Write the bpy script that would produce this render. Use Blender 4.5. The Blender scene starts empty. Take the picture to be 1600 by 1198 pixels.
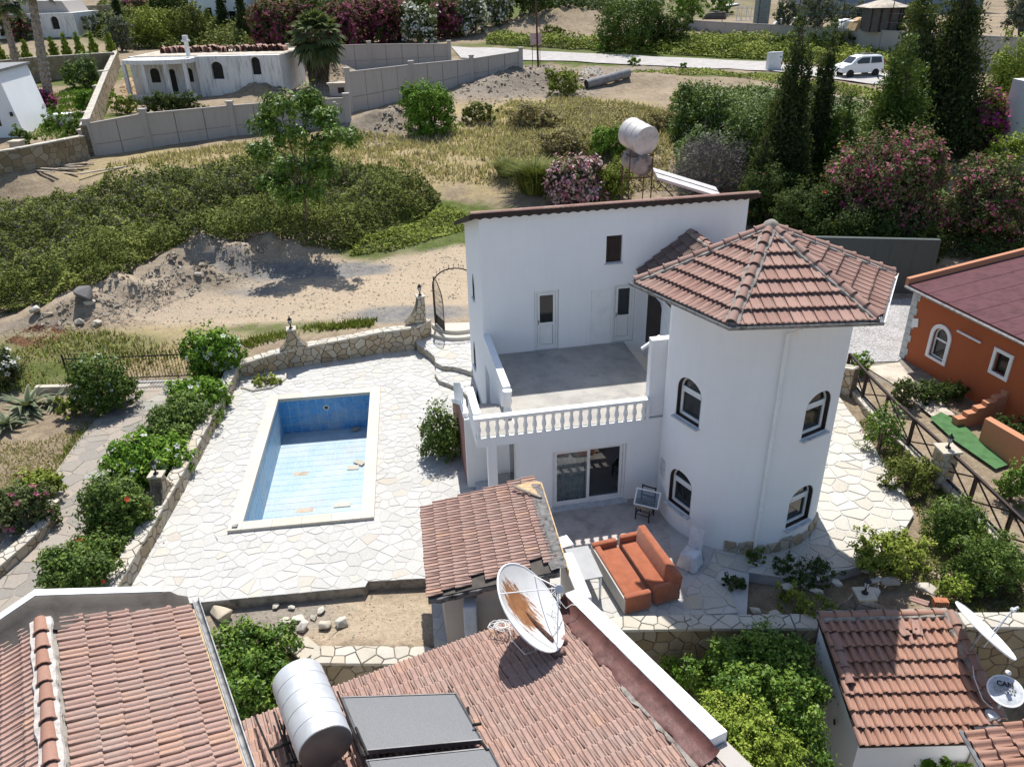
import bpy,bmesh,math,random
import numpy as np
from mathutils import Vector,Matrix,noise
SC = bpy.context.scene
COL = SC.collection
rad = math.radians
CAMH = 14.25
FOC,CX,CY = 1218.0,800.0,599.0
PITCH,ROLL = rad(27.9),rad(-1.45)
FW = Vector((0,math.cos(PITCH),-math.sin(PITCH)))
U0 = Vector((0,math.sin(PITCH),math.cos(PITCH)))
R0 = Vector((1,0,0))
RT = R0*math.cos(ROLL) + U0*math.sin(ROLL)
UP = -R0*math.sin(ROLL) + U0*math.cos(ROLL)
cam = bpy.data.cameras.new('camera')
cam.sensor_width = 36
cam.lens = 36*FOC/1600
cam.clip_start = 0.5
cam.clip_end = 2000
camo = bpy.data.objects.new('camera',cam)
COL.objects.link(camo)
mw = Matrix(((RT.x,UP.x,-FW.x,0),(RT.y,UP.y,-FW.y,0),(RT.z,UP.z,-FW.z,CAMH),(0,0,0,1)))
camo.matrix_world = mw
SC.camera = camo
SUN_EL,SUN_AZ = 60.5,1.0          # sun almost straight ahead of the camera
wd = bpy.data.worlds.new('World')
SC.world = wd
wd.use_nodes = True
nt = wd.node_tree
nt.nodes.clear()
sky = nt.nodes.new('ShaderNodeTexSky')
sky.sky_type = 'NISHITA'
sky.sun_disc = False
sky.sun_elevation = rad(SUN_EL)
sky.sun_rotation = rad(SUN_AZ)
sky.air_density = 1.0
sky.dust_density = 1.0
bg = nt.nodes.new('ShaderNodeBackground')
bg.inputs[1].default_value = 0.12
wo = nt.nodes.new('ShaderNodeOutputWorld')
nt.links.new(sky.outputs[0],bg.inputs[0])
nt.links.new(bg.outputs[0],wo.inputs[0])
sl = bpy.data.lights.new('sun','SUN')
sl.energy = 5.0
sl.angle = rad(0.55)
sl.color = (1.0,0.965,0.915)
so = bpy.data.objects.new('sun',sl)
COL.objects.link(so)
sd = Vector((math.sin(rad(SUN_AZ))*math.cos(rad(SUN_EL)),math.cos(rad(SUN_AZ))*math.cos(rad(SUN_EL)),math.sin(rad(SUN_EL))))
so.rotation_euler = sd.to_track_quat('Z','Y').to_euler()
so.location = (0,0,60)
SC.view_settings.view_transform = 'Standard'
SC.view_settings.look = 'None'
SC.view_settings.exposure = 0.39
SC.view_settings.gamma = 1.0
SC.view_settings.use_curve_mapping = False
SC.cycles.max_bounces = 6
SC.cycles.transparent_max_bounces = 8
def ray(px,py):
    return (FW*FOC + RT*(px-CX) - UP*(py-CY)).normalized()
def P(px,py,z=0.0):
    """point of the place at height z seen at a photo pixel"""
    r = ray(px,py)
    t = (z-CAMH)/r.z
    return Vector((r.x*t,r.y*t,z))
def PY(px,py,Y):
    r = ray(px,py)
    t = Y/r.y
    return Vector((r.x*t,Y,CAMH+r.z*t))
def depth(p):
    return (Vector(p)-Vector((0,0,CAMH))).dot(FW)
def mpp(p):
    return depth(p)/FOC
def setp(o,label=None,cat=None,group=None,kind=None):
    if label: o['label'] = label
    if cat: o['category'] = cat
    if group: o['group'] = group
    if kind: o['kind'] = kind
    return o
def attach(o,parent):
    o.parent = parent
    o.matrix_parent_inverse = parent['_inv'] if False else INV.get(parent.name,Matrix.Identity(4))
INV = {}
WM = {}
def reg(o,m):
    WM[o.name] = m
    INV[o.name] = m.inverted()
def thing(name,label,cat,loc=(0,0,0),rz=0.0,group=None):
    o = bpy.data.objects.new(name,None)
    COL.objects.link(o)
    o.empty_display_size = 0.2
    m = Matrix.Translation(Vector(loc)) @ Matrix.Rotation(rz,4,'Z')
    o.matrix_world = m
    reg(o,m)
    setp(o,label,cat,group)
    return o
def link(name,me,parent=None,mat=None,M=None):
    """M is the wanted world matrix"""
    o = bpy.data.objects.new(name,me)
    COL.objects.link(o)
    M = M if M is not None else Matrix.Identity(4)
    if parent is not None:
        o.parent = parent
        o.matrix_parent_inverse = INV[parent.name]
    o.matrix_basis = M
    reg(o,M)
    if mat is not None and len(me.materials) == 0:
        me.materials.append(mat)
    return o
def mesh(name,v,f,mat=None,smooth=False):
    me = bpy.data.meshes.new(name)
    me.from_pydata(v,[],f)
    if mat is not None: me.materials.append(mat)
    if smooth: me.shade_smooth()
    return me
class MB:
    def __init__(s,M=None):
        s.v = []; s.f = []; s.M = M
    def add(s,pts):
        i = len(s.v)
        for p in pts:
            p = Vector(p)
            if s.M is not None: p = s.M @ p
            s.v.append(p)
        return i
    def poly(s,pts):
        i = s.add(pts); s.f.append(tuple(range(i,i+len(pts)))); return s
    def box(s,x0,x1,y0,y1,z0,z1):
        i = s.add([(x0,y0,z0),(x1,y0,z0),(x1,y1,z0),(x0,y1,z0),(x0,y0,z1),(x1,y0,z1),(x1,y1,z1),(x0,y1,z1)])
        for q in ((0,3,2,1),(4,5,6,7),(0,1,5,4),(1,2,6,5),(2,3,7,6),(3,0,4,7)):
            s.f.append(tuple(i+k for k in q))
        return s
    def prism(s,pts,d):
        """polygon pts (3D) pushed along vector d"""
        d = Vector(d); n = len(pts)
        i = s.add(pts); s.add([Vector(p)+d for p in pts])
        s.f.append(tuple(i+n-1-k for k in range(n))); s.f.append(tuple(i+n+k for k in range(n)))
        for k in range(n):
            a,b = k,(k+1) % n
            s.f.append((i+a,i+b,i+n+b,i+n+a))
        return s
    def tube(s,pts,r,n=6,caps=True):
        pts = [Vector(p) for p in pts]
        rs = r if isinstance(r,(list,tuple)) else [r]*len(pts)
        rings = []
        ref = None
        for k,p in enumerate(pts):
            a = pts[max(k-1,0)]; b = pts[min(k+1,len(pts)-1)]
            t = (b-a).normalized()
            if ref is None:
                ref = t.orthogonal().normalized()
            else:
                ref = (ref - t*ref.dot(t))
                ref = ref.normalized() if ref.length > 1e-5 else t.orthogonal().normalized()
            w = t.cross(ref)
            rings.append(s.add([p + (ref*math.cos(2*math.pi*j/n) + w*math.sin(2*math.pi*j/n))*rs[k] for j in range(n)]))
        for a,b in zip(rings,rings[1:]):
            for j in range(n):
                s.f.append((a+j,a+(j+1) % n,b+(j+1) % n,b+j))
        if caps:
            s.f.append(tuple(rings[0]+n-1-j for j in range(n)))
            s.f.append(tuple(rings[-1]+j for j in range(n)))
        return s
    def lathe(s,prof,c=(0,0,0),n=10,caps=True):
        c = Vector(c); rings = []
        for r,z in prof:
            rings.append(s.add([c+Vector((r*math.cos(2*math.pi*j/n),r*math.sin(2*math.pi*j/n),z)) for j in range(n)]))
        for a,b in zip(rings,rings[1:]):
            for j in range(n):
                s.f.append((a+j,a+(j+1) % n,b+(j+1) % n,b+j))
        if caps:
            s.f.append(tuple(rings[0]+n-1-j for j in range(n)))
            s.f.append(tuple(rings[-1]+j for j in range(n)))
        return s
    def me(s,name,mat=None,smooth=False):
        return mesh(name,[tuple(p) for p in s.v],s.f,mat,smooth)
    def build(s,name,mat,parent=None,smooth=False,kind=None,bevel=0.0,label=None,cat=None,group=None):
        me = s.me(name,mat,False)
        if bevel > 0:
            bm = bmesh.new(); bm.from_mesh(me)
            bmesh.ops.remove_doubles(bm,verts=bm.verts,dist=1e-4)
            bmesh.ops.bevel(bm,geom=bm.edges[:],offset=bevel,segments=2,affect='EDGES',profile=0.6,clamp_overlap=True)
            bm.to_mesh(me); bm.free()
        if smooth:
            sm(me)
        o = link(name,me,parent)
        setp(o,label,cat,group,kind)
        return o
def sm(me,ang=40):
    me.shade_smooth()
    try:
        me.set_sharp_from_angle(angle=rad(ang))
    except Exception:
        pass
def cut(o,cutter):
    """boolean difference by data, no operators"""
    cm = cutter.me('cutter')
    bm = bmesh.new(); bm.from_mesh(cm); bmesh.ops.recalc_face_normals(bm,faces=bm.faces); bm.to_mesh(cm); bm.free()
    bm = bmesh.new(); bm.from_mesh(o.data); bmesh.ops.recalc_face_normals(bm,faces=bm.faces); bm.to_mesh(o.data); bm.free()
    co = bpy.data.objects.new('cutter',cm); COL.objects.link(co)
    m = o.modifiers.new('b','BOOLEAN'); m.operation = 'DIFFERENCE'; m.object = co; m.solver = 'EXACT'
    bpy.context.view_layer.update()
    dg = bpy.context.evaluated_depsgraph_get()
    nm = bpy.data.meshes.new_from_object(o.evaluated_get(dg))
    o.modifiers.clear()
    o.data = nm
    bpy.data.objects.remove(co,do_unlink=True)
    return o
def rgb(r,g,b):
    f = lambda c: (c/255)/12.92 if c/255 <= 0.04045 else ((c/255+0.055)/1.055)**2.4
    return (f(r),f(g),f(b),1)
class NT:
    def __init__(s,name):
        s.m = bpy.data.materials.new(name); s.m.use_nodes = True
        s.t = s.m.node_tree; s.t.nodes.clear()
        s.out = s.n('ShaderNodeOutputMaterial')
    def n(s,ty,**k):
        x = s.t.nodes.new(ty)
        for a,b in k.items():
            setattr(x,a,b)
        return x
    def l(s,a,b): s.t.links.new(a,b)
    def inp(s,node,i,v):
        if hasattr(v,'is_linked') or isinstance(v,bpy.types.NodeSocket): s.l(v,node.inputs[i])
        else: node.inputs[i].default_value = v
    def coord(s,kind='Object'):
        if kind == 'World':
            return s.n('ShaderNodeNewGeometry').outputs['Position']
        return s.n('ShaderNodeTexCoord').outputs[kind]
    def noise(s,vec,scale,detail=4,rough=0.55,dist=0.0):
        x = s.n('ShaderNodeTexNoise'); s.l(vec,x.inputs['Vector'])
        x.inputs['Scale'].default_value = scale; x.inputs['Detail'].default_value = detail
        x.inputs['Roughness'].default_value = rough; x.inputs['Distortion'].default_value = dist
        return x.outputs['Fac']
    def ramp(s,fac,stops):
        x = s.n('ShaderNodeValToRGB'); s.l(fac,x.inputs[0])
        cr = x.color_ramp
        while len(cr.elements) < len(stops): cr.elements.new(0.5)
        for e,(p,c) in zip(cr.elements,stops):
            e.position = p; e.color = c if not isinstance(c,(int,float)) else (c,c,c,1)
        return x.outputs[0]
    def mix(s,fac,a,b,mode='MIX'):
        x = s.n('ShaderNodeMix',data_type='RGBA',blend_type=mode)
        s.inp(x,0,fac); s.inp(x,6,a); s.inp(x,7,b)
        return x.outputs[2]
    def math(s,op,a,b=0.0,clamp=False):
        x = s.n('ShaderNodeMath',operation=op,use_clamp=clamp)
        s.inp(x,0,a); s.inp(x,1,b)
        return x.outputs[0]
    def rnd(s):
        """per piece random: object random plus the stored piece number"""
        a = s.n('ShaderNodeObjectInfo').outputs['Random']
        b = s.n('ShaderNodeAttribute',attribute_name='rnd').outputs['Fac']
        return s.math('FRACT',s.math('ADD',a,b))
    def attr(s,name,o='Fac'):
        return s.n('ShaderNodeAttribute',attribute_name=name).outputs[o]
    def bump(s,h,strength=0.3,dist=0.02):
        x = s.n('ShaderNodeBump'); x.inputs['Strength'].default_value = strength
        x.inputs['Distance'].default_value = dist; s.l(h,x.inputs['Height'])
        return x.outputs[0]
    def bsdf(s,color,rough=0.8,metal=0.0,spec=0.3,normal=None,**k):
        x = s.n('ShaderNodeBsdfPrincipled')
        s.inp(x,'Base Color',color); s.inp(x,'Roughness',rough)
        x.inputs['Metallic'].default_value = metal; x.inputs['Specular IOR Level'].default_value = spec
        if normal is not None: s.l(normal,x.inputs['Normal'])
        for a,b in k.items(): s.inp(x,a.replace('_',' '),b)
        s.sh = x.outputs[0]
        s.l(s.sh,s.out.inputs[0])
        return s.m
def simple(name,c,rough=0.7,metal=0.0,spec=0.3,var=0.12,scale=3.0,bump=0.0,bscale=40.0):
    t = NT(name)
    co = t.coord('World')
    nz = t.noise(co,scale,5,0.6)
    dark = tuple(x*(1-2*var) for x in c[:3])+(1,)
    lite = tuple(min(1,x*(1+var)) for x in c[:3])+(1,)
    col = t.ramp(nz,[(0.3,dark),(0.5,c),(0.72,lite)])
    nrm = None
    if bump > 0: nrm = t.bump(t.noise(co,bscale,4,0.6),bump,0.02)
    return t.bsdf(col,rough,metal,spec,nrm)
def pieces_mat(name,stops,rough=0.85,dirt=(0.25,0.22,0.18,1),dirtamt=0.35,nscale=6.0,bump=0.25,spec=0.25):
    """stone, tile: colour by piece, grain and dirt by noise"""
    t = NT(name)
    co = t.coord('World')
    r = t.rnd()
    base = t.ramp(r,stops)
    g = t.noise(co,nscale,6,0.65)
    base = t.mix(t.ramp(g,[(0.35,0.0),(0.75,1.0)]),base,t.mix(0.5,base,(0.5,0.5,0.5,1),'SOFT_LIGHT'))
    d = t.noise(co,nscale*0.33,6,0.7)
    dm = t.math('MULTIPLY',t.ramp(d,[(0.48,0.0),(0.75,1.0)]),dirtamt)
    base = t.mix(dm,base,dirt)
    fine = t.noise(co,nscale*9,3,0.6)
    base = t.mix(0.35,base,t.ramp(fine,[(0.3,0.35),(0.7,0.65)]),'OVERLAY')
    return t.bsdf(base,rough,0,spec,t.bump(t.noise(co,nscale*5,5,0.65),bump,0.015))
MAT = {}
def plaster(name,c,stain=(0.35,0.33,0.3,1),amt=0.25):
    t = NT(name)
    co = t.coord('World')
    n1 = t.noise(co,0.9,6,0.65)
    mp = t.n('ShaderNodeMapping'); t.l(co,mp.inputs[0]); mp.inputs['Scale'].default_value = (3.0,3.0,0.35)
    n2 = t.noise(mp.outputs[0],1.6,6,0.65)
    k = t.math('MULTIPLY',t.ramp(n2,[(0.5,0.0),(0.8,1.0)]),amt)
    col = t.mix(k,t.ramp(n1,[(0.3,tuple(x*0.96 for x in c[:3])+(1,)),(0.7,c)]),stain)
    return t.bsdf(col,0.85,0,0.2,t.bump(t.noise(co,30,5,0.6),0.15,0.01))
MAT['white'] = plaster('white_plaster',(0.84,0.84,0.84,1),amt=0.07)
MAT['whitepaint'] = simple('white_paint',(0.80,0.80,0.79,1),0.55,var=0.04)
MAT['upvc'] = simple('window_plastic',(0.78,0.78,0.76,1),0.4,var=0.04)
MAT['marble'] = simple('sill_marble',(0.50,0.52,0.54,1),0.4,var=0.15,scale=8)
MAT['oldwhite'] = plaster('weathered_white_plaster',(0.72,0.71,0.68,1),(0.10,0.09,0.08,1),0.85)
MAT['pink'] = plaster('pink_brown_plaster',rgb(158,116,108),(0.2,0.1,0.09,1),0.4)
MAT['orange'] = plaster('orange_plaster',rgb(168,94,60),(0.45,0.14,0.05,1),0.35)
MAT['peach'] = plaster('peach_plaster',rgb(180,128,98),(0.4,0.2,0.12,1),0.35)
MAT['concrete'] = plaster('concrete',(0.40,0.37,0.34,1),(0.2,0.18,0.16,1),0.5)
MAT['panelwall'] = plaster('precast_concrete',(0.42,0.385,0.355,1),(0.25,0.23,0.2,1),0.4)
MAT['mortar'] = simple('mortar',(0.26,0.235,0.205,1),0.95,var=0.3,scale=5,bump=0.6,bscale=25)
MAT['joint'] = simple('wall_joint',(0.17,0.14,0.105,1),0.95,var=0.3,scale=5,bump=0.6,bscale=25)
MAT['grout'] = simple('paving_grout',(0.46,0.45,0.425,1),0.95,var=0.12,scale=1.2,bump=0.3)
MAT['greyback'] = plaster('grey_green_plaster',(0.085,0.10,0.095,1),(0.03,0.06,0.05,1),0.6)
MAT['flag'] = pieces_mat('cream_flagstone',[(0.0,(0.41,0.40,0.37,1)),(0.3,(0.47,0.46,0.43,1)),(0.55,(0.44,0.43,0.405,1)),(0.8,(0.49,0.48,0.455,1)),(0.95,(0.46,0.44,0.38,1)),(1.0,(0.43,0.385,0.325,1))],dirt=(0.41,0.40,0.38,1),dirtamt=0.6,nscale=3.0)
MAT['flagwarm'] = pieces_mat('warm_flagstone',[(0.0,(0.44,0.41,0.345,1)),(0.4,(0.50,0.475,0.415,1)),(0.75,(0.52,0.50,0.455,1)),(1.0,(0.47,0.41,0.32,1))],dirt=(0.36,0.335,0.295,1),dirtamt=0.4,nscale=3.0)
MAT['drive'] = pieces_mat('grey_brown_flagstone',[(0.0,(0.21,0.20,0.18,1)),(0.4,(0.28,0.25,0.215,1)),(0.7,(0.33,0.28,0.23,1)),(0.9,(0.26,0.27,0.25,1)),(1.0,(0.44,0.40,0.33,1))],dirt=(0.30,0.26,0.20,1),dirtamt=0.6,nscale=2.0)
MAT['drivegrout'] = simple('driveway_concrete',(0.30,0.265,0.22,1),0.95,var=0.25,scale=1.5,bump=0.4)
MAT['stone'] = pieces_mat('rubble_stone',[(0.0,(0.31,0.24,0.15,1)),(0.35,(0.42,0.345,0.24,1)),(0.65,(0.47,0.42,0.33,1)),(0.85,(0.36,0.32,0.26,1)),(1.0,(0.43,0.31,0.18,1))],dirt=(0.2,0.18,0.14,1),dirtamt=0.5,nscale=5.0,bump=0.5)
MAT['stone_dark'] = pieces_mat('ochre_wall_stone',[(0.0,(0.20,0.15,0.085,1)),(0.4,(0.28,0.22,0.135,1)),(0.75,(0.33,0.28,0.20,1)),(1.0,(0.24,0.20,0.15,1))],dirt=(0.12,0.10,0.07,1),dirtamt=0.5,nscale=5.0,bump=0.5)
MAT['darkrock'] = pieces_mat('grey_rock',[(0.0,(0.15,0.145,0.14,1)),(1.0,(0.22,0.21,0.20,1))],dirtamt=.3)
MAT['capstone'] = pieces_mat('cap_flagstone',[(0.0,(0.43,0.39,0.315,1)),(0.5,(0.49,0.46,0.40,1)),(1.0,(0.45,0.40,0.315,1))],dirt=(0.3,0.28,0.25,1),dirtamt=0.45,nscale=4.0)
MAT['tile_a'] = pieces_mat('dusty_pink_roof_tile',[(0.0,(0.325,0.205,0.165,1)),(0.3,(0.365,0.24,0.195,1)),(0.6,(0.34,0.225,0.185,1)),(0.9,(0.38,0.255,0.21,1)),(1.0,(0.41,0.26,0.19,1))],dirt=(0.33,0.27,0.23,1),dirtamt=0.6,nscale=3.5)
MAT['tile_b'] = pieces_mat('red_roof_tile',[(0.0,(0.26,0.15,0.12,1)),(0.4,(0.30,0.18,0.145,1)),(0.8,(0.335,0.21,0.17,1)),(1.0,(0.285,0.175,0.145,1))],dirt=(0.23,0.185,0.155,1),dirtamt=0.55,nscale=4.0)
MAT['tile_c'] = pieces_mat('orange_roman_tile',[(0.0,(0.29,0.155,0.11,1)),(0.5,(0.34,0.19,0.135,1)),(1.0,(0.31,0.18,0.14,1))],dirt=(0.23,0.16,0.125,1),dirtamt=0.45,nscale=4.0)
MAT['tile_grey'] = pieces_mat('grey_brown_old_tile',[(0.0,(0.15,0.105,0.09,1)),(0.5,(0.20,0.14,0.12,1)),(1.0,(0.24,0.165,0.14,1))],nscale=4.0)
MAT['darkbrown'] = simple('dark_brown_paint',(0.035,0.022,0.018,1),0.6,var=0.2)
MAT['iron'] = simple('dark_iron',(0.025,0.022,0.02,1),0.5,metal=0.3,var=0.3,scale=12)
MAT['rustiron'] = simple('rusty_iron',(0.10,0.05,0.035,1),0.8,var=0.4,scale=10)
MAT['gutter'] = simple('grey_gutter_metal',(0.25,0.25,0.25,1),0.5,metal=0.4,var=0.3,scale=6)
MAT['wood'] = simple('bare_timber',(0.50,0.35,0.19,1),0.8,var=0.2,scale=9)
MAT['greywood'] = simple('grey_timber',(0.33,0.28,0.22,1),0.9,var=0.3,scale=9)
MAT['felt'] = simple('grey_brown_felt',(0.085,0.074,0.064,1),0.9,var=0.2,scale=2,bump=0.7,bscale=5)
MAT['redfelt'] = simple('dark_red_roof_felt',(0.105,0.045,0.05,1),0.95,var=0.15,scale=3,bump=0.6,bscale=4)
MAT['membrane'] = simple('brown_red_membrane',(0.115,0.05,0.042,1),0.5,var=0.2,scale=4,bump=0.8,bscale=7)
MAT['darkroom'] = simple('dark_interior',(0.03,0.028,0.026,1),0.95,var=0.2)
MAT['soil'] = simple('dry_soil',(0.36,0.30,0.225,1),0.97,var=0.25,scale=2.5,bump=0.8,bscale=12)
t = NT('window_glass'); MAT['glass'] = t.bsdf((0.015,0.017,0.018,1),0.06,0,0.55)
t = NT('clear_glass')
g1 = t.n('ShaderNodeBsdfTransparent'); g1.inputs[0].default_value = (0.75,0.78,0.78,1)
g2 = t.n('ShaderNodeBsdfGlossy'); g2.inputs['Roughness'].default_value = 0.02; g2.inputs[0].default_value = (0.9,0.9,0.9,1)
fr = t.n('ShaderNodeFresnel'); fr.inputs[0].default_value = 1.5
gm = t.n('ShaderNodeMixShader')
t.l(t.math('ADD',fr.outputs[0],0.03,True),gm.inputs[0]); t.l(g1.outputs[0],gm.inputs[1]); t.l(g2.outputs[0],gm.inputs[2]); t.l(gm.outputs[0],t.out.inputs[0])
MAT['clear'] = t.m
def clip_half(poly,n,d):
    """keep points with n.p <= d"""
    out = []
    for i in range(len(poly)):
        a = poly[i]; b = poly[(i+1) % len(poly)]
        da = n[0]*a[0]+n[1]*a[1]-d; db = n[0]*b[0]+n[1]*b[1]-d
        if da <= 0: out.append(a)
        if (da < 0 < db) or (db < 0 < da):
            t_ = da/(da-db)
            out.append((a[0]+(b[0]-a[0])*t_,a[1]+(b[1]-a[1])*t_))
    return out
def inside(p,poly):
    x,y = p; c = False
    j = len(poly)-1
    for i in range(len(poly)):
        xi,yi = poly[i]; xj,yj = poly[j]
        if (yi > y) != (yj > y) and x < (xj-xi)*(y-yi)/(yj-yi)+xi: c = not c
        j = i
    return c
def area2(poly):
    return 0.5*sum(poly[i][0]*poly[(i+1) % len(poly)][1]-poly[(i+1) % len(poly)][0]*poly[i][1] for i in range(len(poly)))
def cells(poly,sx,sy,seed,gap=0.02,jit=0.42):
    """irregular flat pieces filling polygon poly"""
    rg = random.Random(seed)
    x0 = min(p[0] for p in poly)-sx; x1 = max(p[0] for p in poly)+sx
    y0 = min(p[1] for p in poly)-sy; y1 = max(p[1] for p in poly)+sy
    nx = int((x1-x0)/sx)+2; ny = int((y1-y0)/sy)+2
    pt = {}
    for j in range(ny):
        for i in range(nx):
            if rg.random() < 0.13: continue
            pt[i,j] = (x0+(i+0.5*(j % 2)+rg.uniform(-jit,jit))*sx,y0+(j+rg.uniform(-jit,jit))*sy)
    res = []
    for (i,j),p in pt.items():
        w = 1.6
        sq = [(p[0]-sx*w,p[1]-sy*w),(p[0]+sx*w,p[1]-sy*w),(p[0]+sx*w,p[1]+sy*w),(p[0]-sx*w,p[1]+sy*w)]
        ins = all(inside(q,poly) for q in sq) and inside(p,poly)
        c = sq if ins else list(poly)
        if not ins:
            for n_,d_ in (((1,0),p[0]+sx*w),((-1,0),-p[0]+sx*w),((0,1),p[1]+sy*w),((0,-1),-p[1]+sy*w)):
                c = clip_half(c,n_,d_)
                if len(c) < 3: break
            if len(c) < 3: continue
        for dj in range(-3,4):
            for di in range(-3,4):
                q = pt.get((i+di,j+dj))
                if q is None or (di == 0 and dj == 0): continue
                n_ = (q[0]-p[0],q[1]-p[1]); L = math.hypot(*n_)
                if L < 1e-6: continue
                n_ = (n_[0]/L,n_[1]/L)
                d_ = n_[0]*(p[0]+q[0])/2+n_[1]*(p[1]+q[1])/2 - gap/2
                c = clip_half(c,n_,d_)
                if len(c) < 3: break
            if len(c) < 3: break
        if len(c) < 3: continue
        cc = []
        for k in range(len(c)):
            a = c[k]; b = c[k-1]
            if math.hypot(a[0]-b[0],a[1]-b[1]) > 0.03*min(sx,sy)+0.004: cc.append(a)
        if len(cc) < 3 or abs(area2(cc)) < 0.06*sx*sy: continue
        if area2(cc) < 0: cc.reverse()
        res.append(cc)
    return res
def piece_mesh(poly,M,h,rg,taper=0.012,tilt=0.006):
    """a slab piece: poly in local xy, M maps to world, h proud"""
    n = len(poly)
    cx = sum(p[0] for p in poly)/n; cy = sum(p[1] for p in poly)/n
    tx,ty = rg.uniform(-tilt,tilt),rg.uniform(-tilt,tilt)
    L = max(1e-3,sum(math.hypot(p[0]-cx,p[1]-cy) for p in poly)/n)
    k = max(0.7,1-taper/L)
    v = [(p[0],p[1],-0.03) for p in poly]
    v += [(p[0],p[1],h-taper+tx*(p[0]-cx)/L+ty*(p[1]-cy)/L) for p in poly]
    v += [(cx+(p[0]-cx)*k,cy+(p[1]-cy)*k,h+tx*(p[0]-cx)/L+ty*(p[1]-cy)/L) for p in poly]
    f = [tuple(2*n+i for i in range(n))]
    for i in range(n):
        j = (i+1) % n
        f.append((i,j,n+j,n+i)); f.append((n+i,n+j,2*n+j,2*n+i))
    return [M @ Vector(p) for p in v],f
CAMV = Vector((0,0,CAMH))
def emit(parent,items,name,mat,maxn=300,restname=None):
    """items: list of (verts, faces) in world space; the maxn that show largest become objects, the rest one part"""
    sc = []
    for v,f in items:
        c = sum(v,Vector())/len(v)
        ext = max((p-c).length for p in v)
        d = (c-CAMV)
        r = ray_px(c)
        vis = 1.0 if r else 0.05
        sc.append(vis*ext/d.length)
    order = sorted(range(len(items)),key=lambda i: -sc[i])
    for i in order[:maxn]:
        v,f = items[i]
        c = sum(v,Vector())/len(v)
        me = mesh(name,[tuple(p-c) for p in v],f,mat)
        link(name,me,parent,None,Matrix.Translation(c))
    rest = order[maxn:]
    if rest:
        V = []; Fc = []; R = []
        rg = random.Random(5)
        for i in rest:
            v,f = items[i]; o = len(V)
            V += [tuple(p) for p in v]; Fc += [tuple(o+k for k in q) for q in f]
            R += [rg.random()]*len(v)
        me = mesh(restname or name,V,Fc,mat)
        a = me.attributes.new('rnd','FLOAT','POINT'); a.data.foreach_set('value',R)
        o = link(restname or name,me,parent)
        o['kind'] = 'stuff'
def ray_px(p):
    d = Vector(p)-CAMV
    z = d.dot(FW)
    if z < 0.5: return False
    x = CX+FOC*d.dot(RT)/z; y = CY-FOC*d.dot(UP)/z
    return -20 < x < 1620 and -20 < y < 1218
def frame(o,ex,ey,ez=None):
    ex = Vector(ex).normalized(); ey = Vector(ey)
    ez = ex.cross(ey).normalized() if ez is None else Vector(ez).normalized()
    ey = ez.cross(ex)
    return Matrix(((ex.x,ey.x,ez.x,o[0]),(ex.y,ey.y,ez.y,o[1]),(ex.z,ey.z,ez.z,o[2]),(0,0,0,1)))
def paving(name,poly,z,sx,seed,mat,base,h=0.018,gap=0.035,maxn=300,rot=0.0,zf=None,thick=0.3):
    """structure sheet with its flagstones"""
    b = MB()
    pts = [(p[0],p[1],z) for p in poly]
    if area2([(p[0],p[1]) for p in poly]) < 0: pts.reverse(); poly = poly[::-1]
    b.prism([(p[0],p[1],z-thick) for p in pts],(0,0,thick))
    o = b.build(name,base); o['kind'] = 'structure'
    reg(o,Matrix.Identity(4))
    rg = random.Random(seed)
    R = Matrix.Rotation(rot,4,'Z'); Ri = R.inverted()
    lp = [tuple((Ri @ Vector((p[0],p[1],0)))[:2]) for p in poly]
    M = Matrix.Translation((0,0,z)) @ R
    items = [piece_mesh(c,M,h+rg.uniform(-0.006,0.006),rg) for c in cells(lp,sx,sx*0.85,seed,gap)]
    emit(o,items,'flagstone',mat,maxn,'distant_flagstones')
    return o
def stone_face(items,p0,p1,z0,z1,outward,seed,sx=0.32,sz=0.22,h=0.03,gap=0.025,z1b=None):
    """stones on an upright wall face between ground points p0, p1"""
    p0 = Vector((p0[0],p0[1],0)); p1 = Vector((p1[0],p1[1],0))
    L = (p1-p0).length
    ex = (p1-p0)/L
    n = Vector((outward[0],outward[1],0)).normalized()
    ez = n
    M = Matrix(((ex.x,0,n.x,p0.x),(ex.y,0,n.y,p0.y),(0,1,0,0),(0,0,0,1)))
    z1b = z1 if z1b is None else z1b
    poly = [(0,z0),(L,z0),(L,z1b),(0,z1)]
    rg = random.Random(seed)
    flip = ex.cross(Vector((0,0,1))).dot(n) < 0
    for c in cells(poly,sx,sz,seed,gap,0.4):
        v,f = piece_mesh(c,M,h+rg.uniform(-0.012,0.012),rg,0.018)
        if flip: f = [tuple(reversed(q)) for q in f]
        items.append((v,f))
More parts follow.
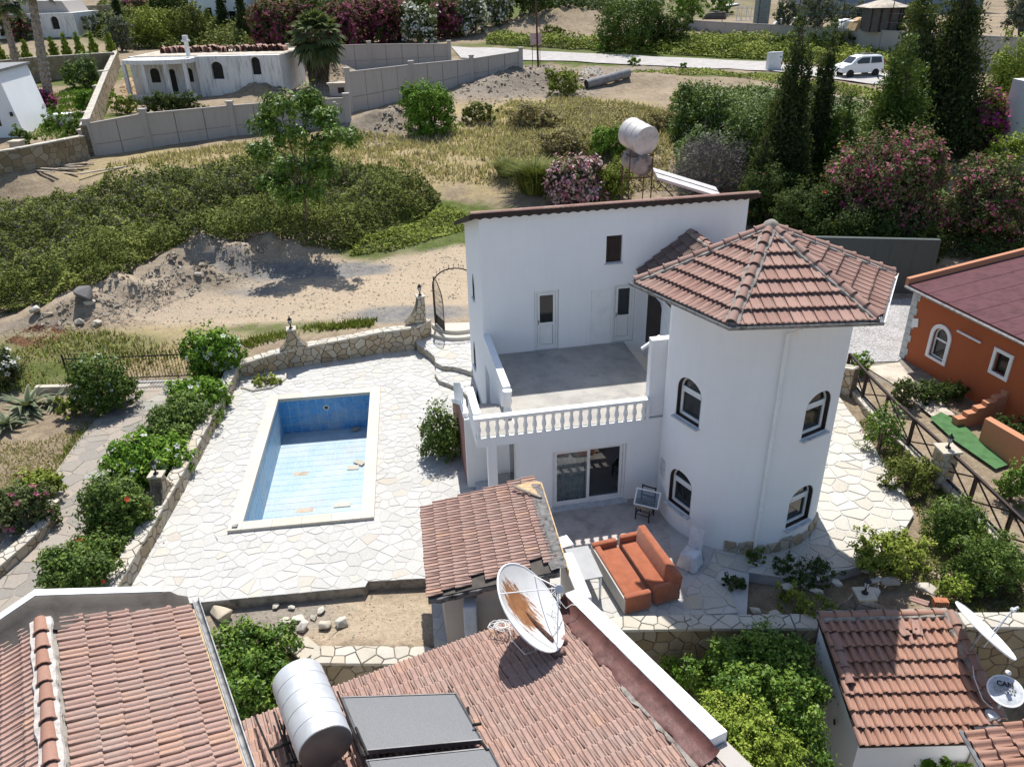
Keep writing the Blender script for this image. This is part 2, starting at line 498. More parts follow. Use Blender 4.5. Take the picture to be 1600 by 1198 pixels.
def stone_wall(name,label,path,th,z0,z1,seed,side=(1,1),cap=True,sx=0.32,sz=0.22,capn=0.4,maxn=300,mat='stone',z1s=None,cath='wall',group=None):
    """wall along path of ground points; side: faces (left, right) that get stones"""
    t = thing(name,label,cath,(path[0][0],path[0][1],z0),0,group)
    core = MB(); items = []; caps = []
    z1s = z1s or [z1]*len(path)
    pts = [Vector((p[0],p[1],0)) for p in path]
    nn = []
    for k in range(len(pts)):
        d = (pts[min(k+1,len(pts)-1)]-pts[max(k-1,0)]).normalized()
        nn.append(Vector((-d.y,d.x,0)))
    for k in range(len(pts)-1):
        a,b = pts[k],pts[k+1]; na,nb = nn[k]*th/2,nn[k+1]*th/2
        za,zb = z1s[k],z1s[k+1]
        lo = [a-na,b-nb,b+nb,a+na]
        hi = [Vector((a.x-na.x,a.y-na.y,za)),Vector((b.x-nb.x,b.y-nb.y,zb)),Vector((b.x+nb.x,b.y+nb.y,zb)),Vector((a.x+na.x,a.y+na.y,za))]
        i = core.add([Vector((p.x,p.y,z0)) for p in lo]+hi)
        core.f += [tuple(i+q for q in fq) for fq in ((0,3,2,1),(4,5,6,7),(0,1,5,4),(1,2,6,5),(2,3,7,6),(3,0,4,7))]
        if side[0]: stone_face(items,a+na,b+nb,z0,za-0.01,nn[k],seed*7+k,sx,sz,z1b=zb-0.01)
        if side[1]: stone_face(items,a-na,b-nb,z0,za-0.01,-nn[k],seed*7+50+k,sx,sz,z1b=zb-0.01)
        if cap:
            L = (b-a).length
            ex = Vector((b.x-a.x,b.y-a.y,zb-za)).normalized()
            M = frame((a.x,a.y,za),ex,nn[k])
            rg = random.Random(seed+k)
            w = th/2+0.05
            for c in cells([(0,-w),(L,-w),(L,w),(0,w)],capn,max(0.2,th*0.8),seed*3+k,0.02,0.3):
                caps.append(piece_mesh(c,M,0.045+rg.uniform(-0.008,0.008),rg))
    core.build('core',MAT['joint'],t)
    if items: emit(t,items,'stone',MAT[mat],maxn,'distant_stones')
    if caps: emit(t,caps,'cap_stone',MAT['capstone'],150,'distant_cap_stones')
    return t
def tile_profile(kind,w,n=None):
    pts = []
    if kind == 'flat':       # interlocking tile: two low ribs with flat pans
        for x,z in ((0,.012),(.06,.034),(.16,.036),(.24,.006),(.46,.004),(.54,.030),(.66,.034),(.74,.006),(.955,.004)):
            pts.append((x*w,z))
    else:                    # roman tile: one round roll and a pan
        for x,z in ((0,.0),(.08,.045),(.22,.072),(.36,.075),(.5,.05),(.58,.012),(.75,.0),(.98,.006)):
            pts.append((x*w,z))
    return pts
def tile_geo(kind,w,L,th=0.026,lift=0.045):
    """local: x across, y up the slope, z out of the roof; lower edge at y=0 raised by lift"""
    pr = tile_profile(kind,w)
    v = []; f = []
    n = len(pr)
    for y,dz in ((0,lift+.002),(.045,lift+.006),(.06,lift-.006),(L,0)):
        for x,z in pr: v.append((x,y,z+dz))
    for x,z in pr: v.append((x,0,z+lift-th))
    for i in range(n-1):
        for k in range(3): f.append((k*n+i,k*n+i+1,k*n+n+i+1,k*n+n+i))
        f.append((4*n+i,4*n+i+1,i+1,i))
    f.append((4*n,0,n,3*n)); f.append((n-1,5*n-1,4*n-1))
    return v,f
def tile_plane(parent,o,ex,ey,W,L,kind,mat,tw,tl,seed,name='roof_tile',clipf=None,maxn=300,mess=0.004,skip=None,lift=0.045):
    """cover a rectangle (origin o at the lower left, ex across, ey up the slope)"""
    rg = random.Random(seed)
    F = frame(o,ex,ey)
    v,f = tile_geo(kind,tw,tl*1.12,0.03,lift)
    shared = mesh(name,v,f,mat)
    sm(shared,50)
    nr = max(1,round(L/tl)); nc = max(1,round(W/tw))
    full = []; clipped = []
    for r in range(nr):
        off = 0 if clipf else rg.uniform(-.04,.04)
        for c in range(nc):
            x = c*tw+off; y = r*tl
            if skip and skip(x+tw/2,y+tl/2): continue
            M = F @ Matrix.Translation((x+rg.uniform(-mess,mess),y+rg.uniform(-mess,mess)*2,0.012+rg.uniform(0,mess))) @ Matrix.Rotation(rg.uniform(-mess,mess)*1.5,4,'Z') @ Matrix.Rotation(rg.uniform(-mess,mess),4,'Y')
            if clipf:
                st = clipf(x,y,tw,tl)
                if st is False: continue
                if st is not True:
                    bm = bmesh.new(); bm.from_mesh(shared)
                    Mi = F.inverted() @ M
                    for co,no in st:
                        bmesh.ops.bisect_plane(bm,geom=bm.verts[:]+bm.edges[:]+bm.faces[:],plane_co=Mi.inverted() @ Vector(co),plane_no=(Mi.inverted().to_3x3() @ Vector(no)),clear_outer=True)
                    if len(bm.faces) > 0:
                        me = bpy.data.meshes.new(name); bm.to_mesh(me); me.materials.append(mat) if len(me.materials) == 0 else None
                        clipped.append((me,M))
                    bm.free()
                    continue
            full.append((shared,M))
    allp = full+clipped
    def key(e):
        c = e[1].translation
        return (c-CAMV).length + (0 if ray_px(c) else 1000)
    allp.sort(key=key)
    for me,M in allp[:maxn]:
        link(name,me,parent,None,M)
    rest = allp[maxn:]
    if rest:
        V = []; Fc = []; R = []
        for me,M in rest:
            o_ = len(V); q = rg.random()
            for p in me.vertices: V.append(tuple(M @ p.co)); R.append(q)
            for p in me.polygons: Fc.append(tuple(o_+k for k in p.vertices))
        me = mesh('distant_roof_tiles',V,Fc,mat); sm(me,50)
        a = me.attributes.new('rnd','FLOAT','POINT'); a.data.foreach_set('value',R)
        link('distant_roof_tiles',me,parent)['kind'] = 'stuff'
def ridge_caps(parent,p0,p1,r,cl,mat,up=(0,0,1),name='ridge_tile',bed=None,seed=1):
    """half round caps from p0 (low) up to p1"""
    rg = random.Random(seed)
    p0 = Vector(p0); p1 = Vector(p1)
    d = p1-p0; Ltot = d.length; ey = d/Ltot
    ex = ey.cross(Vector(up)).normalized()
    n = max(1,round(Ltot/cl)); cl = Ltot/n
    v = []; f = []; k = 7
    for y,rr,dz in ((0,r*1.16,0.02),(0.07*cl,r*1.16,0.02),(0.09*cl,r*1.02,0.012),(cl*1.06,r*0.88,0)):
        for j in range(k):
            a = math.pi*j/(k-1)
            v.append((-math.cos(a)*rr,y,math.sin(a)*rr+dz))
    for s_ in range(3):
        for j in range(k-1):
            f.append((s_*k+j,s_*k+j+1,(s_+1)*k+j+1,(s_+1)*k+j))
    b0 = len(v)
    for j in range(k):
        a = math.pi*j/(k-1)
        v.append((-math.cos(a)*r*0.96,0,math.sin(a)*r*0.96+0.02))
    for j in range(k-1): f.append((b0+j,b0+j+1,j+1,j))
    me = mesh(name,v,[tuple(reversed(q)) for q in f],mat); sm(me,45)
    for i in range(n):
        M = frame(p0+ey*(i*cl),ex,ey) @ Matrix.Rotation(rg.uniform(-.02,.02),4,'Z') @ Matrix.Translation((rg.uniform(-.006,.006),0,rg.uniform(-.006,.006)))
        link(name,me,parent,None,M)
    if bed:
        b = MB(frame(p0,ex,ey))
        rgn = random.Random(seed+9)
        m = max(4,int(Ltot/0.15)); prev = None
        for i in range(m+1):
            y = Ltot*i/m
            w = r*1.55*(1+rgn.uniform(-.14,.14)); w2 = r*1.55*(1+rgn.uniform(-.14,.14))
            q = b.add([(-w,y,-0.02),(-w*0.9,y,0.035),(-r*0.8,y,0.05),(r*0.8,y,0.05),(w2*0.9,y,0.035),(w2,y,-0.02)])
            if prev is not None:
                for j in range(5): b.f.append((prev+j,prev+j+1,q+j+1,q+j))
            prev = q
        b.build('mortar_bed',bed,parent)
# ================================================================== terrain
def lerp_prof(y,prof):
    if y <= prof[0][0]: return prof[0][1]
    for (a,za),(b,zb) in zip(prof,prof[1:]):
        if y <= b:
            t_ = (y-a)/(b-a); t_ = t_*t_*(3-2*t_)
            return za+(zb-za)*t_
    return prof[-1][1]
PROF = [(13.4,-2.05),(13.75,-0.32),(26.5,-0.30),(30.6,0.46),(36,0.62),(43,1.15),(56,3.25),(70,3.75),(88,4.3),(112,6.0),(150,9.5),(230,26),(400,60)]
PROFL = [(5,-0.08),(27,-0.06),(31.5,0.46),(36,0.62),(43,1.15),(56,3.25),(70,3.75),(88,4.3),(112,6.0),(150,9.5),(230,26),(400,60)]
MOUNDS = []     # (x, y, rx, ry, h, rough, angle)
PLAT = []       # raised platforms: polygon, height
def sstep(a,b,x):
    t_ = min(1,max(0,(x-a)/(b-a))); return t_*t_*(3-2*t_)
_a,_b = P(1070,33,7.4),P(1445,53,7.4)
def YWF(x): return _a.y+(_b.y-_a.y)*(x-_a.x)/(_b.x-_a.x)
PA = rad(6.5)
PO = Vector((-8.36,18.05,0))
MP = Matrix.Translation(PO) @ Matrix.Rotation(PA,4,'Z')
MPI = MP.inverted()
PW,PL,PD = 4.22,8.25,1.42
def zt(x,y):
    if -11 < x < -2.5 and 16.5 < y < 28.5:
        q = MPI @ Vector((x,y,0))
        if -0.2 < q.x < PW+0.2 and -0.2 < q.y < PL+0.2: return -2.1
    wl = sstep(-10.2,-11.4,x)
    wr = sstep(8.5,13.2,x)*sstep(13.75,14.2,y)*sstep(31,24,y)
    z = lerp_prof(y,PROF)*(1-wl)+lerp_prof(y,PROFL)*wl
    z = z*(1-wr)+wr*(-0.06)
    if 24 < y < 38 and x > 10:       # level yard of the orange house
        k = sstep(10,13,x)*sstep(38,36.5,y)
        z = z*(1-k)+k*0.02
    if -11.4 < x < -1.3 and 25 < y < 32.5:
        yw = 28.15+(x+11)*.36
        k = sstep(yw-.1,yw+.5,y); z = -.3*(1-k)+z*k
    for (mx,my,rx,ry,h,rough,an) in MOUNDS:
        dx,dy = x-mx,y-my
        c,s = math.cos(an),math.sin(an)
        ax,ay = (dx*c+dy*s)/rx,(-dx*s+dy*c)/ry
        d = ax*ax+ay*ay
        if d < 4:
            g = math.exp(-d*1.6)
            z += h*g*(1+rough*noise.noise(Vector((x*1.1,y*1.1,3))))
    if y > 29:
        z += 0.10*noise.noise(Vector((x*0.35,y*0.35,0)))+0.05*noise.noise(Vector((x*1.3,y*1.3,5)))
    if y > 78:
        yw = YWF(x)
        k = sstep(yw+0.7,yw+1.7,y)*sstep(14.0,16.0,x)
        z = z*(1-k)+k*max(z,7.3)
    return z
def T(px,py):
    """ground point seen at a photo pixel"""
    r = ray(px,py); t0 = 8.0; prev = t0
    t_ = t0
    while t_ < 420:
        p = CAMV+r*t_
        if p.z < zt(p.x,p.y):
            a,b = prev,t_
            for _ in range(14):
                m = (a+b)/2; q = CAMV+r*m
                if q.z < zt(q.x,q.y): b = m
                else: a = m
            q = CAMV+r*b
            return Vector((q.x,q.y,zt(q.x,q.y)))
        prev = t_; t_ += 0.35 if t_ < 90 else 1.2
    return CAMV+r*400
def mound(px,py,rx,ry,h,rough=0.5,an=0.0):
    p = T(px,py); MOUNDS.append((p.x,p.y,rx,ry,h,rough,an))
_m = []
for a in ((330,420,7.5,1.7,1.5,0.7,rad(28)),(210,470,5.0,1.5,0.9,0.7,rad(30)),(110,500,3.0,1.5,0.5,0.7,rad(20)),
          (600,200,4.5,2.5,1.3,0.6,rad(20)),(820,135,8.0,3.5,1.7,0.4,rad(25)),(500,120,5.0,2.2,1.6,0.7,0.0),
          (410,150,3.0,2.0,1.3,0.7,0.0),(1000,130,7,2.5,0.9,0.6,0.0),(880,40,14,7,2.4,0.4,rad(25)),(20,290,3,2,0.9,0.4,0)):
    p = T(a[0],a[1]); _m.append((p.x,p.y)+a[2:])
MOUNDS.extend(_m)
COVER = []
def patch(px,py,rx,ry,ch,w=1.0,an=0.0):
    p = T(px,py); COVER.append((p.x,p.y,rx,ry,ch,w,an))
for a in ((650,235,9,5,0,1),(760,250,8,5,0,1),(850,170,9,5,0,1),(900,215,9,6,0,1),(330,240,9,2.5,0,0.8),(250,260,6,2.5,0,0.7),(560,230,5,3,0,0.7),(420,230,6,2.5,0,0.6),
          (1050,90,20,4,1,1),(900,80,15,3,1,0.7),(1100,75,16,3.5,1,1),(800,70,10,2.5,1,0.7),(1250,75,14,3,1,1),(1150,118,14,1.5,1,0.7),
          (80,190,6,4,1,0.9),(110,120,8,6,1,0.8),(200,220,3,1.5,1,0.8),(640,370,5,1.5,1,1),(700,340,4,2,1,1),(580,390,3,1.0,1,0.8),
          (200,530,6,1.3,0,0.7),(80,560,5,1.8,0,0.8),(100,545,4,1.4,1,0.6),(40,590,3,1.2,1,0.8),(430,515,3.4,0.5,1,0.7),(240,560,3,1,0,0.8),
          (620,440,10,3.6,2,1),(690,400,6,3,2,1),(450,480,8,2.6,2,1),(300,480,7,2.2,2,.8),(680,480,6,2.5,2,0.6),(560,410,5,1.6,2,0.7),(330,520,5,1.2,2,0.6),
          (500,425,3.5,0.9,3,1.0),(640,492,3.2,0.9,3,0.9),(420,430,4,0.8,3,0.7),(650,385,1.2,0.4,3,0.9),(400,455,2,.5,3,.7),(300,430,6,1.5,3,0.2),(230,480,6,1.2,3,0.15),
          (800,130,9,4,3,0.35),(600,195,5,3,3,0.25),(60,520,4,1,3,0.3),(960,110,8,2,3,0.3),(1385,520,3.5,6,3,0.5),(600,15,40,18,1,.9),(250,30,30,15,1,.9),(60,40,20,10,1,.7),(1000,15,20,8,1,.5),(450,60,14,5,1,.8),(560,965,2.6,.9,2,0.9),(430,960,1.5,.7,3,0.5),(1440,900,1.5,1,2,.7)):
    patch(*a)
def axis(segs):
    out = []
    for a,b,s in segs:
        n = max(1,int(round((b-a)/s)))
        out += [a+(b-a)*i/n for i in range(n)]
    out.append(segs[-1][1]); return out
GX = axis([(-260,-60,10),(-60,-34,2),(-34,-12,0.6),(-12,-9.5,0.4),(-9.5,30,0.6),(30,60,2),(60,260,10)])
GY = axis([(-20,13,3),(13,14.4,0.2),(14.4,26,0.4),(26,34,0.45),(34,64,0.4),(64,98,0.6),(98,130,2),(130,400,9)])
gv = []; gf = []; gc = []; gl = []
for y in GY:
    for x in GX:
        gv.append((x,y,zt(x,y)))
        w = [0,0,0,0]
        nz = 0.55*noise.noise(Vector((x*0.45,y*0.45,9)))+0.35*noise.noise(Vector((x*1.4,y*1.4,2)))
        for (mx,my,rx,ry,ch,ww,an) in COVER:
            dx,dy = x-mx,y-my
            if abs(dx) > 3*max(rx,ry) or abs(dy) > 3*max(rx,ry): continue
            d = (dx/rx)**2+(dy/ry)**2
            if d < 5: w[ch] = max(w[ch],ww*min(1,max(0,1.5-d+nz*1.6)))
        gc += [w[0],w[1],w[2],1.0]; gl.append(w[3])
nx = len(GX)
for j in range(len(GY)-1):
    for i in range(nx-1):
        gf.append((j*nx+i,j*nx+i+1,(j+1)*nx+i+1,(j+1)*nx+i))
t = NT('ground_earth')
co = t.coord('World')
n1 = t.noise(co,0.35,8,0.68); n2 = t.noise(co,2.6,7,0.7); n3 = t.noise(co,11,5,0.7)
earth = t.ramp(n1,[(0.28,(0.185,0.145,0.10,1)),(0.5,(0.27,0.21,0.145,1)),(0.72,(0.34,0.27,0.195,1))])
earth = t.mix(0.55,earth,t.ramp(n2,[(0.3,0.25),(0.7,0.72)]),'OVERLAY')
cv = t.n('ShaderNodeAttribute',attribute_name='cover')
sp = t.n('ShaderNodeSeparateColor'); t.l(cv.outputs['Color'],sp.inputs[0])
def edge(ch,nn,k=0.7):
    return t.math('MULTIPLY',t.math('ADD',ch,t.math('MULTIPLY',t.math('SUBTRACT',nn,0.5),k)),1.25,True)
straw = t.ramp(n2,[(0.3,(0.25,0.19,0.10,1)),(0.6,(0.37,0.295,0.165,1)),(0.8,(0.28,0.25,0.12,1))])
green = t.ramp(n2,[(0.3,(0.055,0.07,0.02,1)),(0.65,(0.12,0.15,0.04,1)),(0.85,(0.22,0.21,0.08,1))])
pale = t.ramp(n2,[(0.25,(0.34,0.265,0.185,1)),(0.55,(0.44,0.35,0.25,1)),(0.8,(0.47,0.395,0.305,1))])
grey = t.ramp(n2,[(0.3,(0.135,0.13,0.125,1)),(0.7,(0.28,0.265,0.25,1))])
c_ = t.mix(edge(sp.outputs[2],n2),earth,pale)
c_ = t.mix(edge(t.attr('ash'),n2),c_,grey)
c_ = t.mix(edge(sp.outputs[0],n2),c_,straw)
c_ = t.mix(edge(sp.outputs[1],n2),c_,green)
c_ = t.mix(0.5,c_,t.ramp(n3,[(0.3,0.3),(0.7,0.7)]),'OVERLAY')
MAT['ground'] = t.bsdf(c_,0.97,0,0.1,t.bump(t.math('ADD',n2,t.math('MULTIPLY',n3,0.5)),0.8,0.12))
me = mesh('ground',gv,gf,MAT['ground'],True)
a = me.color_attributes.new('cover','FLOAT_COLOR','POINT'); a.data.foreach_set('color',gc)
a = me.attributes.new('ash','FLOAT','POINT'); a.data.foreach_set('value',gl)
setp(link('ground',me),kind='structure')
def ribbon(name,rows,mat,lift=0.03,kind='structure',drape=True):
    """strip of ground between left and right edge points (lists of Vector)"""
    v = []; f = []
    for L,R in rows:
        for k in range(5):
            q = L.lerp(R,k/4)
            v.append((q.x,q.y,(zt(q.x,q.y) if drape else q.z)+lift))
    for i in range(len(rows)-1):
        for k in range(4):
            f.append((i*5+k,i*5+k+1,(i+1)*5+k+1,(i+1)*5+k))
    me = mesh(name,v,f,mat,True)
    return setp(link(name,me),kind=kind)
def refine(pts,n):
    out = []
    for i in range(len(pts)-1):
        for k in range(n): out.append(pts[i].lerp(pts[i+1],k/n))
    out.append(pts[-1]); return out
rf = [T(*q) for q in ((705,74),(770,76),(900,84),(1050,91),(1200,98),(1290,108),(1400,118),(1500,130))]
rn = [T(*q) for q in ((720,92),(790,95),(900,97),(1050,105),(1200,112),(1290,124),(1400,137),(1500,152))]
t = NT('asphalt_pale'); co = t.coord('World')
MAT['road'] = t.bsdf(t.ramp(t.noise(co,1.2,7,0.7),[(0.3,(0.33,0.31,0.29,1)),(0.7,(0.47,0.445,0.42,1))]),0.95,0,0.2,t.bump(t.noise(co,30,4),0.3,0.02))
rA,rB = refine(rf,5),refine(rn,5)
ribbon('road',list(zip(rA,rB)),MAT['road'],0.10)
# ================================================================== pool deck
PA = rad(6.5)
PO = Vector((-8.36,18.05,0))
MP = Matrix.Translation(PO) @ Matrix.Rotation(PA,4,'Z')
PW,PL,PD = 4.22,8.25,1.42
def pl(a,b): q = MP @ Vector((a,b,0)); return (q.x,q.y)
w_in = [pl(0.12,0.12),pl(PW-0.12,0.12),pl(PW-0.12,PL-0.12),pl(0.12,PL-0.12)]
WN,WF = Vector((-10.18,15.3)),Vector((-10.9,28.1))           # left garden wall foot (inner side)
back = [P(378,583),P(440,566),P(520,553),P(590,546),P(650,541)]
dk = [(-8.6,15.22),(-5.67,15.52),(-4.0,15.68),(-3.95,15.9),(-2.3,15.95),(-2.0,13.4),(1.6,13.6),(1.9,14.0),(4.45,13.95),(4.45,15.8),(5.2,16.75),(5.2,24),(-1.6,24.0),(-1.9,27.4),(-3.1,30.4)]
outer = [(WN.x-0.35,15.1)]+dk+[(p.x,p.y+0.35) for p in reversed(back)]+[(-11.25,28.35)]
key_i = 0
deck_poly = outer[:1]+[w_in[0],w_in[3],w_in[2],w_in[1],w_in[0]]+outer[:1]+outer[1:]
b = MB()
def sheet(poly,z,zb,name,mat):
    from mathutils.geometry import tessellate_polygon
    loops = [[Vector((p[0],p[1],0)) for p in q] for q in poly]
    vs = [(p[0],p[1],z) for q in poly for p in q]
    fs = []
    for tr in tessellate_polygon(loops):
        a_,b_,c_2 = (Vector(vs[i]) for i in tr)
        fs.append(tuple(tr) if (b_-a_).cross(c_2-a_).z > 0 else tuple(reversed(tr)))
    return mesh(name,vs,fs,mat)
deck = setp(link('pool_deck',sheet([outer,w_in],0.0,-0.3,'pool_deck',MAT['grout'])),kind='structure')
rg = random.Random(11)
R6 = Matrix.Rotation(PA,4,'Z'); R6i = R6.inverted()
lp = [tuple((R6i @ Vector((p[0],p[1],0)))[:2]) for p in deck_poly]
its = []
for c in cells(lp,0.36,0.31,11,0.018):
    v,f = piece_mesh(c,R6,0.011+rg.uniform(-.004,.004),rg,.008,.003)
    cc = sum(v,Vector())/len(v)
    if -0.8 < cc.x < 5 and cc.y > 19.4: continue
    if cc.x > 0.3 and cc.y > 16.2: continue          # bare screed by the sliding door
    its.append((v,f))
emit(deck,its,'flagstone',MAT['flag'],300,'further_flagstones')
b = MB()
ed = [(-10.5,15.1),(-8.6,15.22),(-5.67,15.52),(-4.0,15.68),(-3.95,15.9),(-2.3,15.95),(-2.0,13.4)]
for (x0,y0),(x1,y1) in zip(ed,ed[1:]):
    b.poly([(x0,y0,-0.45),(x1,y1,-0.45),(x1,y1,-0.003),(x0,y0,-0.003)])
b.build('deck_edge',MAT['mortar'],deck)
scr = MB(); scr.poly([(1.9,16.1,0.006),(4.2,16.1,0.006),(4.6,19.6,0.006),(0.2,18.9,0.006),(0.2,16.1,0.006)])
MAT['screed'] = simple('patio_screed',(0.42,0.385,0.36,1),0.9,var=0.22,scale=1.6)
setp(scr.build('patio_screed',MAT['screed']),kind='structure')
pool = thing('swimming_pool','empty rectangular blue tiled swimming pool with cream stone coping','swimming pool',PO,PA)
MAT['coping'] = pieces_mat('coping_limestone',[(0,(0.50,0.465,0.385,1)),(0.5,(0.54,0.505,0.43,1)),(1,(0.52,0.49,0.42,1))],dirt=(0.4,0.37,0.32,1),dirtamt=0.35,nscale=2.5)
def pooltile(name,dark,mid,lite):
    t = NT(name); co = t.coord('World')
    vo = t.n('ShaderNodeTexVoronoi'); t.l(co,vo.inputs['Vector']); vo.inputs['Scale'].default_value = 22
    mosaic = t.mix(.45,t.ramp(vo.outputs['Color'],[(0.2,dark),(0.5,mid),(0.85,lite)]),mid)
    n_ = t.noise(co,0.8,7,0.7)
    col = t.mix(t.math('MULTIPLY',t.ramp(n_,[(0.46,0.0),(0.70,1.0)]),0.55),mosaic,(0.52,0.55,0.55,1))
    n6 = t.noise(co,0.55,5,0.65)
    col = t.mix(t.math('MULTIPLY',t.ramp(n6,[(0.5,0.0),(0.68,1.0)]),0.55),col,(0.40,0.37,0.31,1))
    n5 = t.noise(co,3.2,6,0.7)
    col = t.mix(t.math('MULTIPLY',t.ramp(n5,[(0.45,0.0),(0.75,1.0)]),0.4),col,lite)
    return t.bsdf(col,0.45,0,0.4)
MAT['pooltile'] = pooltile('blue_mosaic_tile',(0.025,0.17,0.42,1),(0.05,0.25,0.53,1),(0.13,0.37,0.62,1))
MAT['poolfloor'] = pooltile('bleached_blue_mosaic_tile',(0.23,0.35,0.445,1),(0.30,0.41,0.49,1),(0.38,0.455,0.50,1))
MAT['poolside'] = pooltile('sunlit_blue_mosaic_tile',(0.13,0.29,0.46,1),(0.21,0.385,0.55,1),(0.33,0.48,0.59,1))  # same blue tile, lightened: grazing sun and floor bounce put into the colour
MAT['poolgrout'] = simple('pool_grout',(0.36,0.49,0.58,1),0.8,var=0.15)
CW = 0.36
b = MB(MP)          # shell
x0,x1,y0,y1 = CW,PW-CW,CW,PL-CW
b.poly([(x0,y0,-PD),(x1,y0,-PD),(x1,y1,-PD),(x0,y1,-PD)])
b.poly([(x0,y1,-PD),(x1,y1,-PD),(x1,y1,0.02),(x0,y1,0.02)])
b.poly([(x0,y0,-PD),(x0,y1,-PD),(x0,y1,0.02),(x0,y0,0.02)])
b.poly([(x1,y1,-PD),(x1,y0,-PD),(x1,y0,0.02),(x1,y1,0.02)])
b.poly([(x1,y0,-PD),(x0,y0,-PD),(x0,y0,0.02),(x1,y0,0.02)])
b.build('basin',MAT['poolgrout'],pool)
items = []
def quad_tile(o,ex,ey,w,h,n,th=0.006):
    o = Vector(o); ex = Vector(ex); ey = Vector(ey); n = Vector(n)
    g = 0.009
    a = [o+ex*g+ey*g,o+ex*(w-g)+ey*g,o+ex*(w-g)+ey*(h-g),o+ex*g+ey*(h-g)]
    v = [MP @ (p) for p in a]+[MP @ (p+n*th) for p in a]
    f = [(4,5,6,7),(0,1,5,4),(1,2,6,5),(2,3,7,6),(3,0,4,7)]
    return v,f
walls = []
ts = 0.35
nxp,nyp,nzp = 10,21,4
tx,ty,tz = (x1-x0)/nxp,(y1-y0)/nyp,(PD+0.02)/nzp
for i in range(nxp):
    for k in range(nzp): walls.append(quad_tile((x0+i*tx,y1,-PD+k*tz),(1,0,0),(0,0,1),tx,tz,(0,-1,0)))
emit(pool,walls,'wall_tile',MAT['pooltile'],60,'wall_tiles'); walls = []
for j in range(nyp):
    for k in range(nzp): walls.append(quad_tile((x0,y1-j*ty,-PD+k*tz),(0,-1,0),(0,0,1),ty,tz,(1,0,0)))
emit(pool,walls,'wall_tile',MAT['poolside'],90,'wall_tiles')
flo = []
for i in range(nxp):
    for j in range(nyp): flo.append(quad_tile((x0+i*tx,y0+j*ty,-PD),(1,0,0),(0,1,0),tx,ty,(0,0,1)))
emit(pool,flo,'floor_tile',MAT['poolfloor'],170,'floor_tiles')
cop = []
def slab(a0,a1,b0,b1,z0=-0.02,z1=0.11):
    b_ = MB(MP); b_.box(a0+0.003,a1-0.003,b0+0.003,b1-0.003,z0,z1)
    cop.append((b_.v,[tuple(q) for q in b_.f]))
n = 9
for i in range(n):
    s = PL/n
    slab(0,CW+0.03,i*s,(i+1)*s); slab(PW-CW-0.03,PW,i*s,(i+1)*s)
for i in range(4):
    s = (PW-2*CW-0.06)/4
    slab(CW+0.03+i*s,CW+0.03+(i+1)*s,0,CW+0.02); slab(CW+0.03+i*s,CW+0.03+(i+1)*s,PL-CW-0.02,PL)
emit(pool,cop,'coping_slab',MAT['coping'])
b = MB(MP @ Matrix.Translation((x0+(x1-x0)*0.50,y1,-0.42)) @ Matrix.Rotation(rad(90),4,'X'))
b.lathe([(0.10,0.0),(0.115,0.012),(0.10,0.03),(0.08,0.03),(0.075,0.012)],n=16,caps=False)
b.build('light_rim',MAT['whitepaint'],pool,True)
b = MB(MP @ Matrix.Translation((x0+(x1-x0)*0.50,y1,-0.42)) @ Matrix.Rotation(rad(90),4,'X'))
b.lathe([(0.0,0.014),(0.078,0.014),(0.078,0.008)],n=16,caps=False)
b.build('light_recess',MAT['rustiron'],pool)
b = MB(MP @ Matrix.Translation((0.18,0.10,0.11))); b.box(-.06,.10,0,.09,0,.05); b.box(.0,.10,.10,.16,0,.03)
b.build('ladder_socket',MAT['gutter'],pool)
for (px,py,w,h,an,mt) in ((470,740,0.52,0.22,6,'tan'),(476,797,0.55,0.22,6,'tan')):
    MAT.setdefault('tan',simple('tan_adhesive',(0.44,0.36,0.28,1),0.9))
    q = P(px,py,-PD); b = MB(Matrix.Translation((q.x,q.y,-PD+0.008)) @ Matrix.Rotation(rad(an),4,'Z')); b.box(-w/2,w/2,-h/2,h/2,0,0.004)
    b.build('bare_patch',MAT[mt],pool)
for (px,py,w,h,an,tilt,lab) in ((535,789,0.55,0.24,6,1,'pale speckled slab lying flat on pool floor near the near edge'),(552,731,0.40,0.26,4,2,'pale loose slab lying flat on pool floor, half under another'),(562,724,0.42,0.22,-34,9,'grey loose slab propped aslant on another in the pool'),
                            (556,672,0.34,0.2,20,8,'dark brown board lying in the shaded far corner of pool')):
    q = P(px,py,-PD)
    b = MB(Matrix.Translation((q.x,q.y,-PD+0.012+(0.04 if tilt > 5 else 0))) @ Matrix.Rotation(rad(an),4,'Z') @ Matrix.Rotation(rad(tilt),4,'X'))
    b.box(-w/2,w/2,-h/2,h/2,0,0.025)
    dk_ = 'dark' in lab
    b.build('loose_slab' if not dk_ else 'loose_board',MAT['greywood'] if dk_ else MAT['capstone'],None,bevel=0.004,label=lab,cat='board' if dk_ else 'slab')
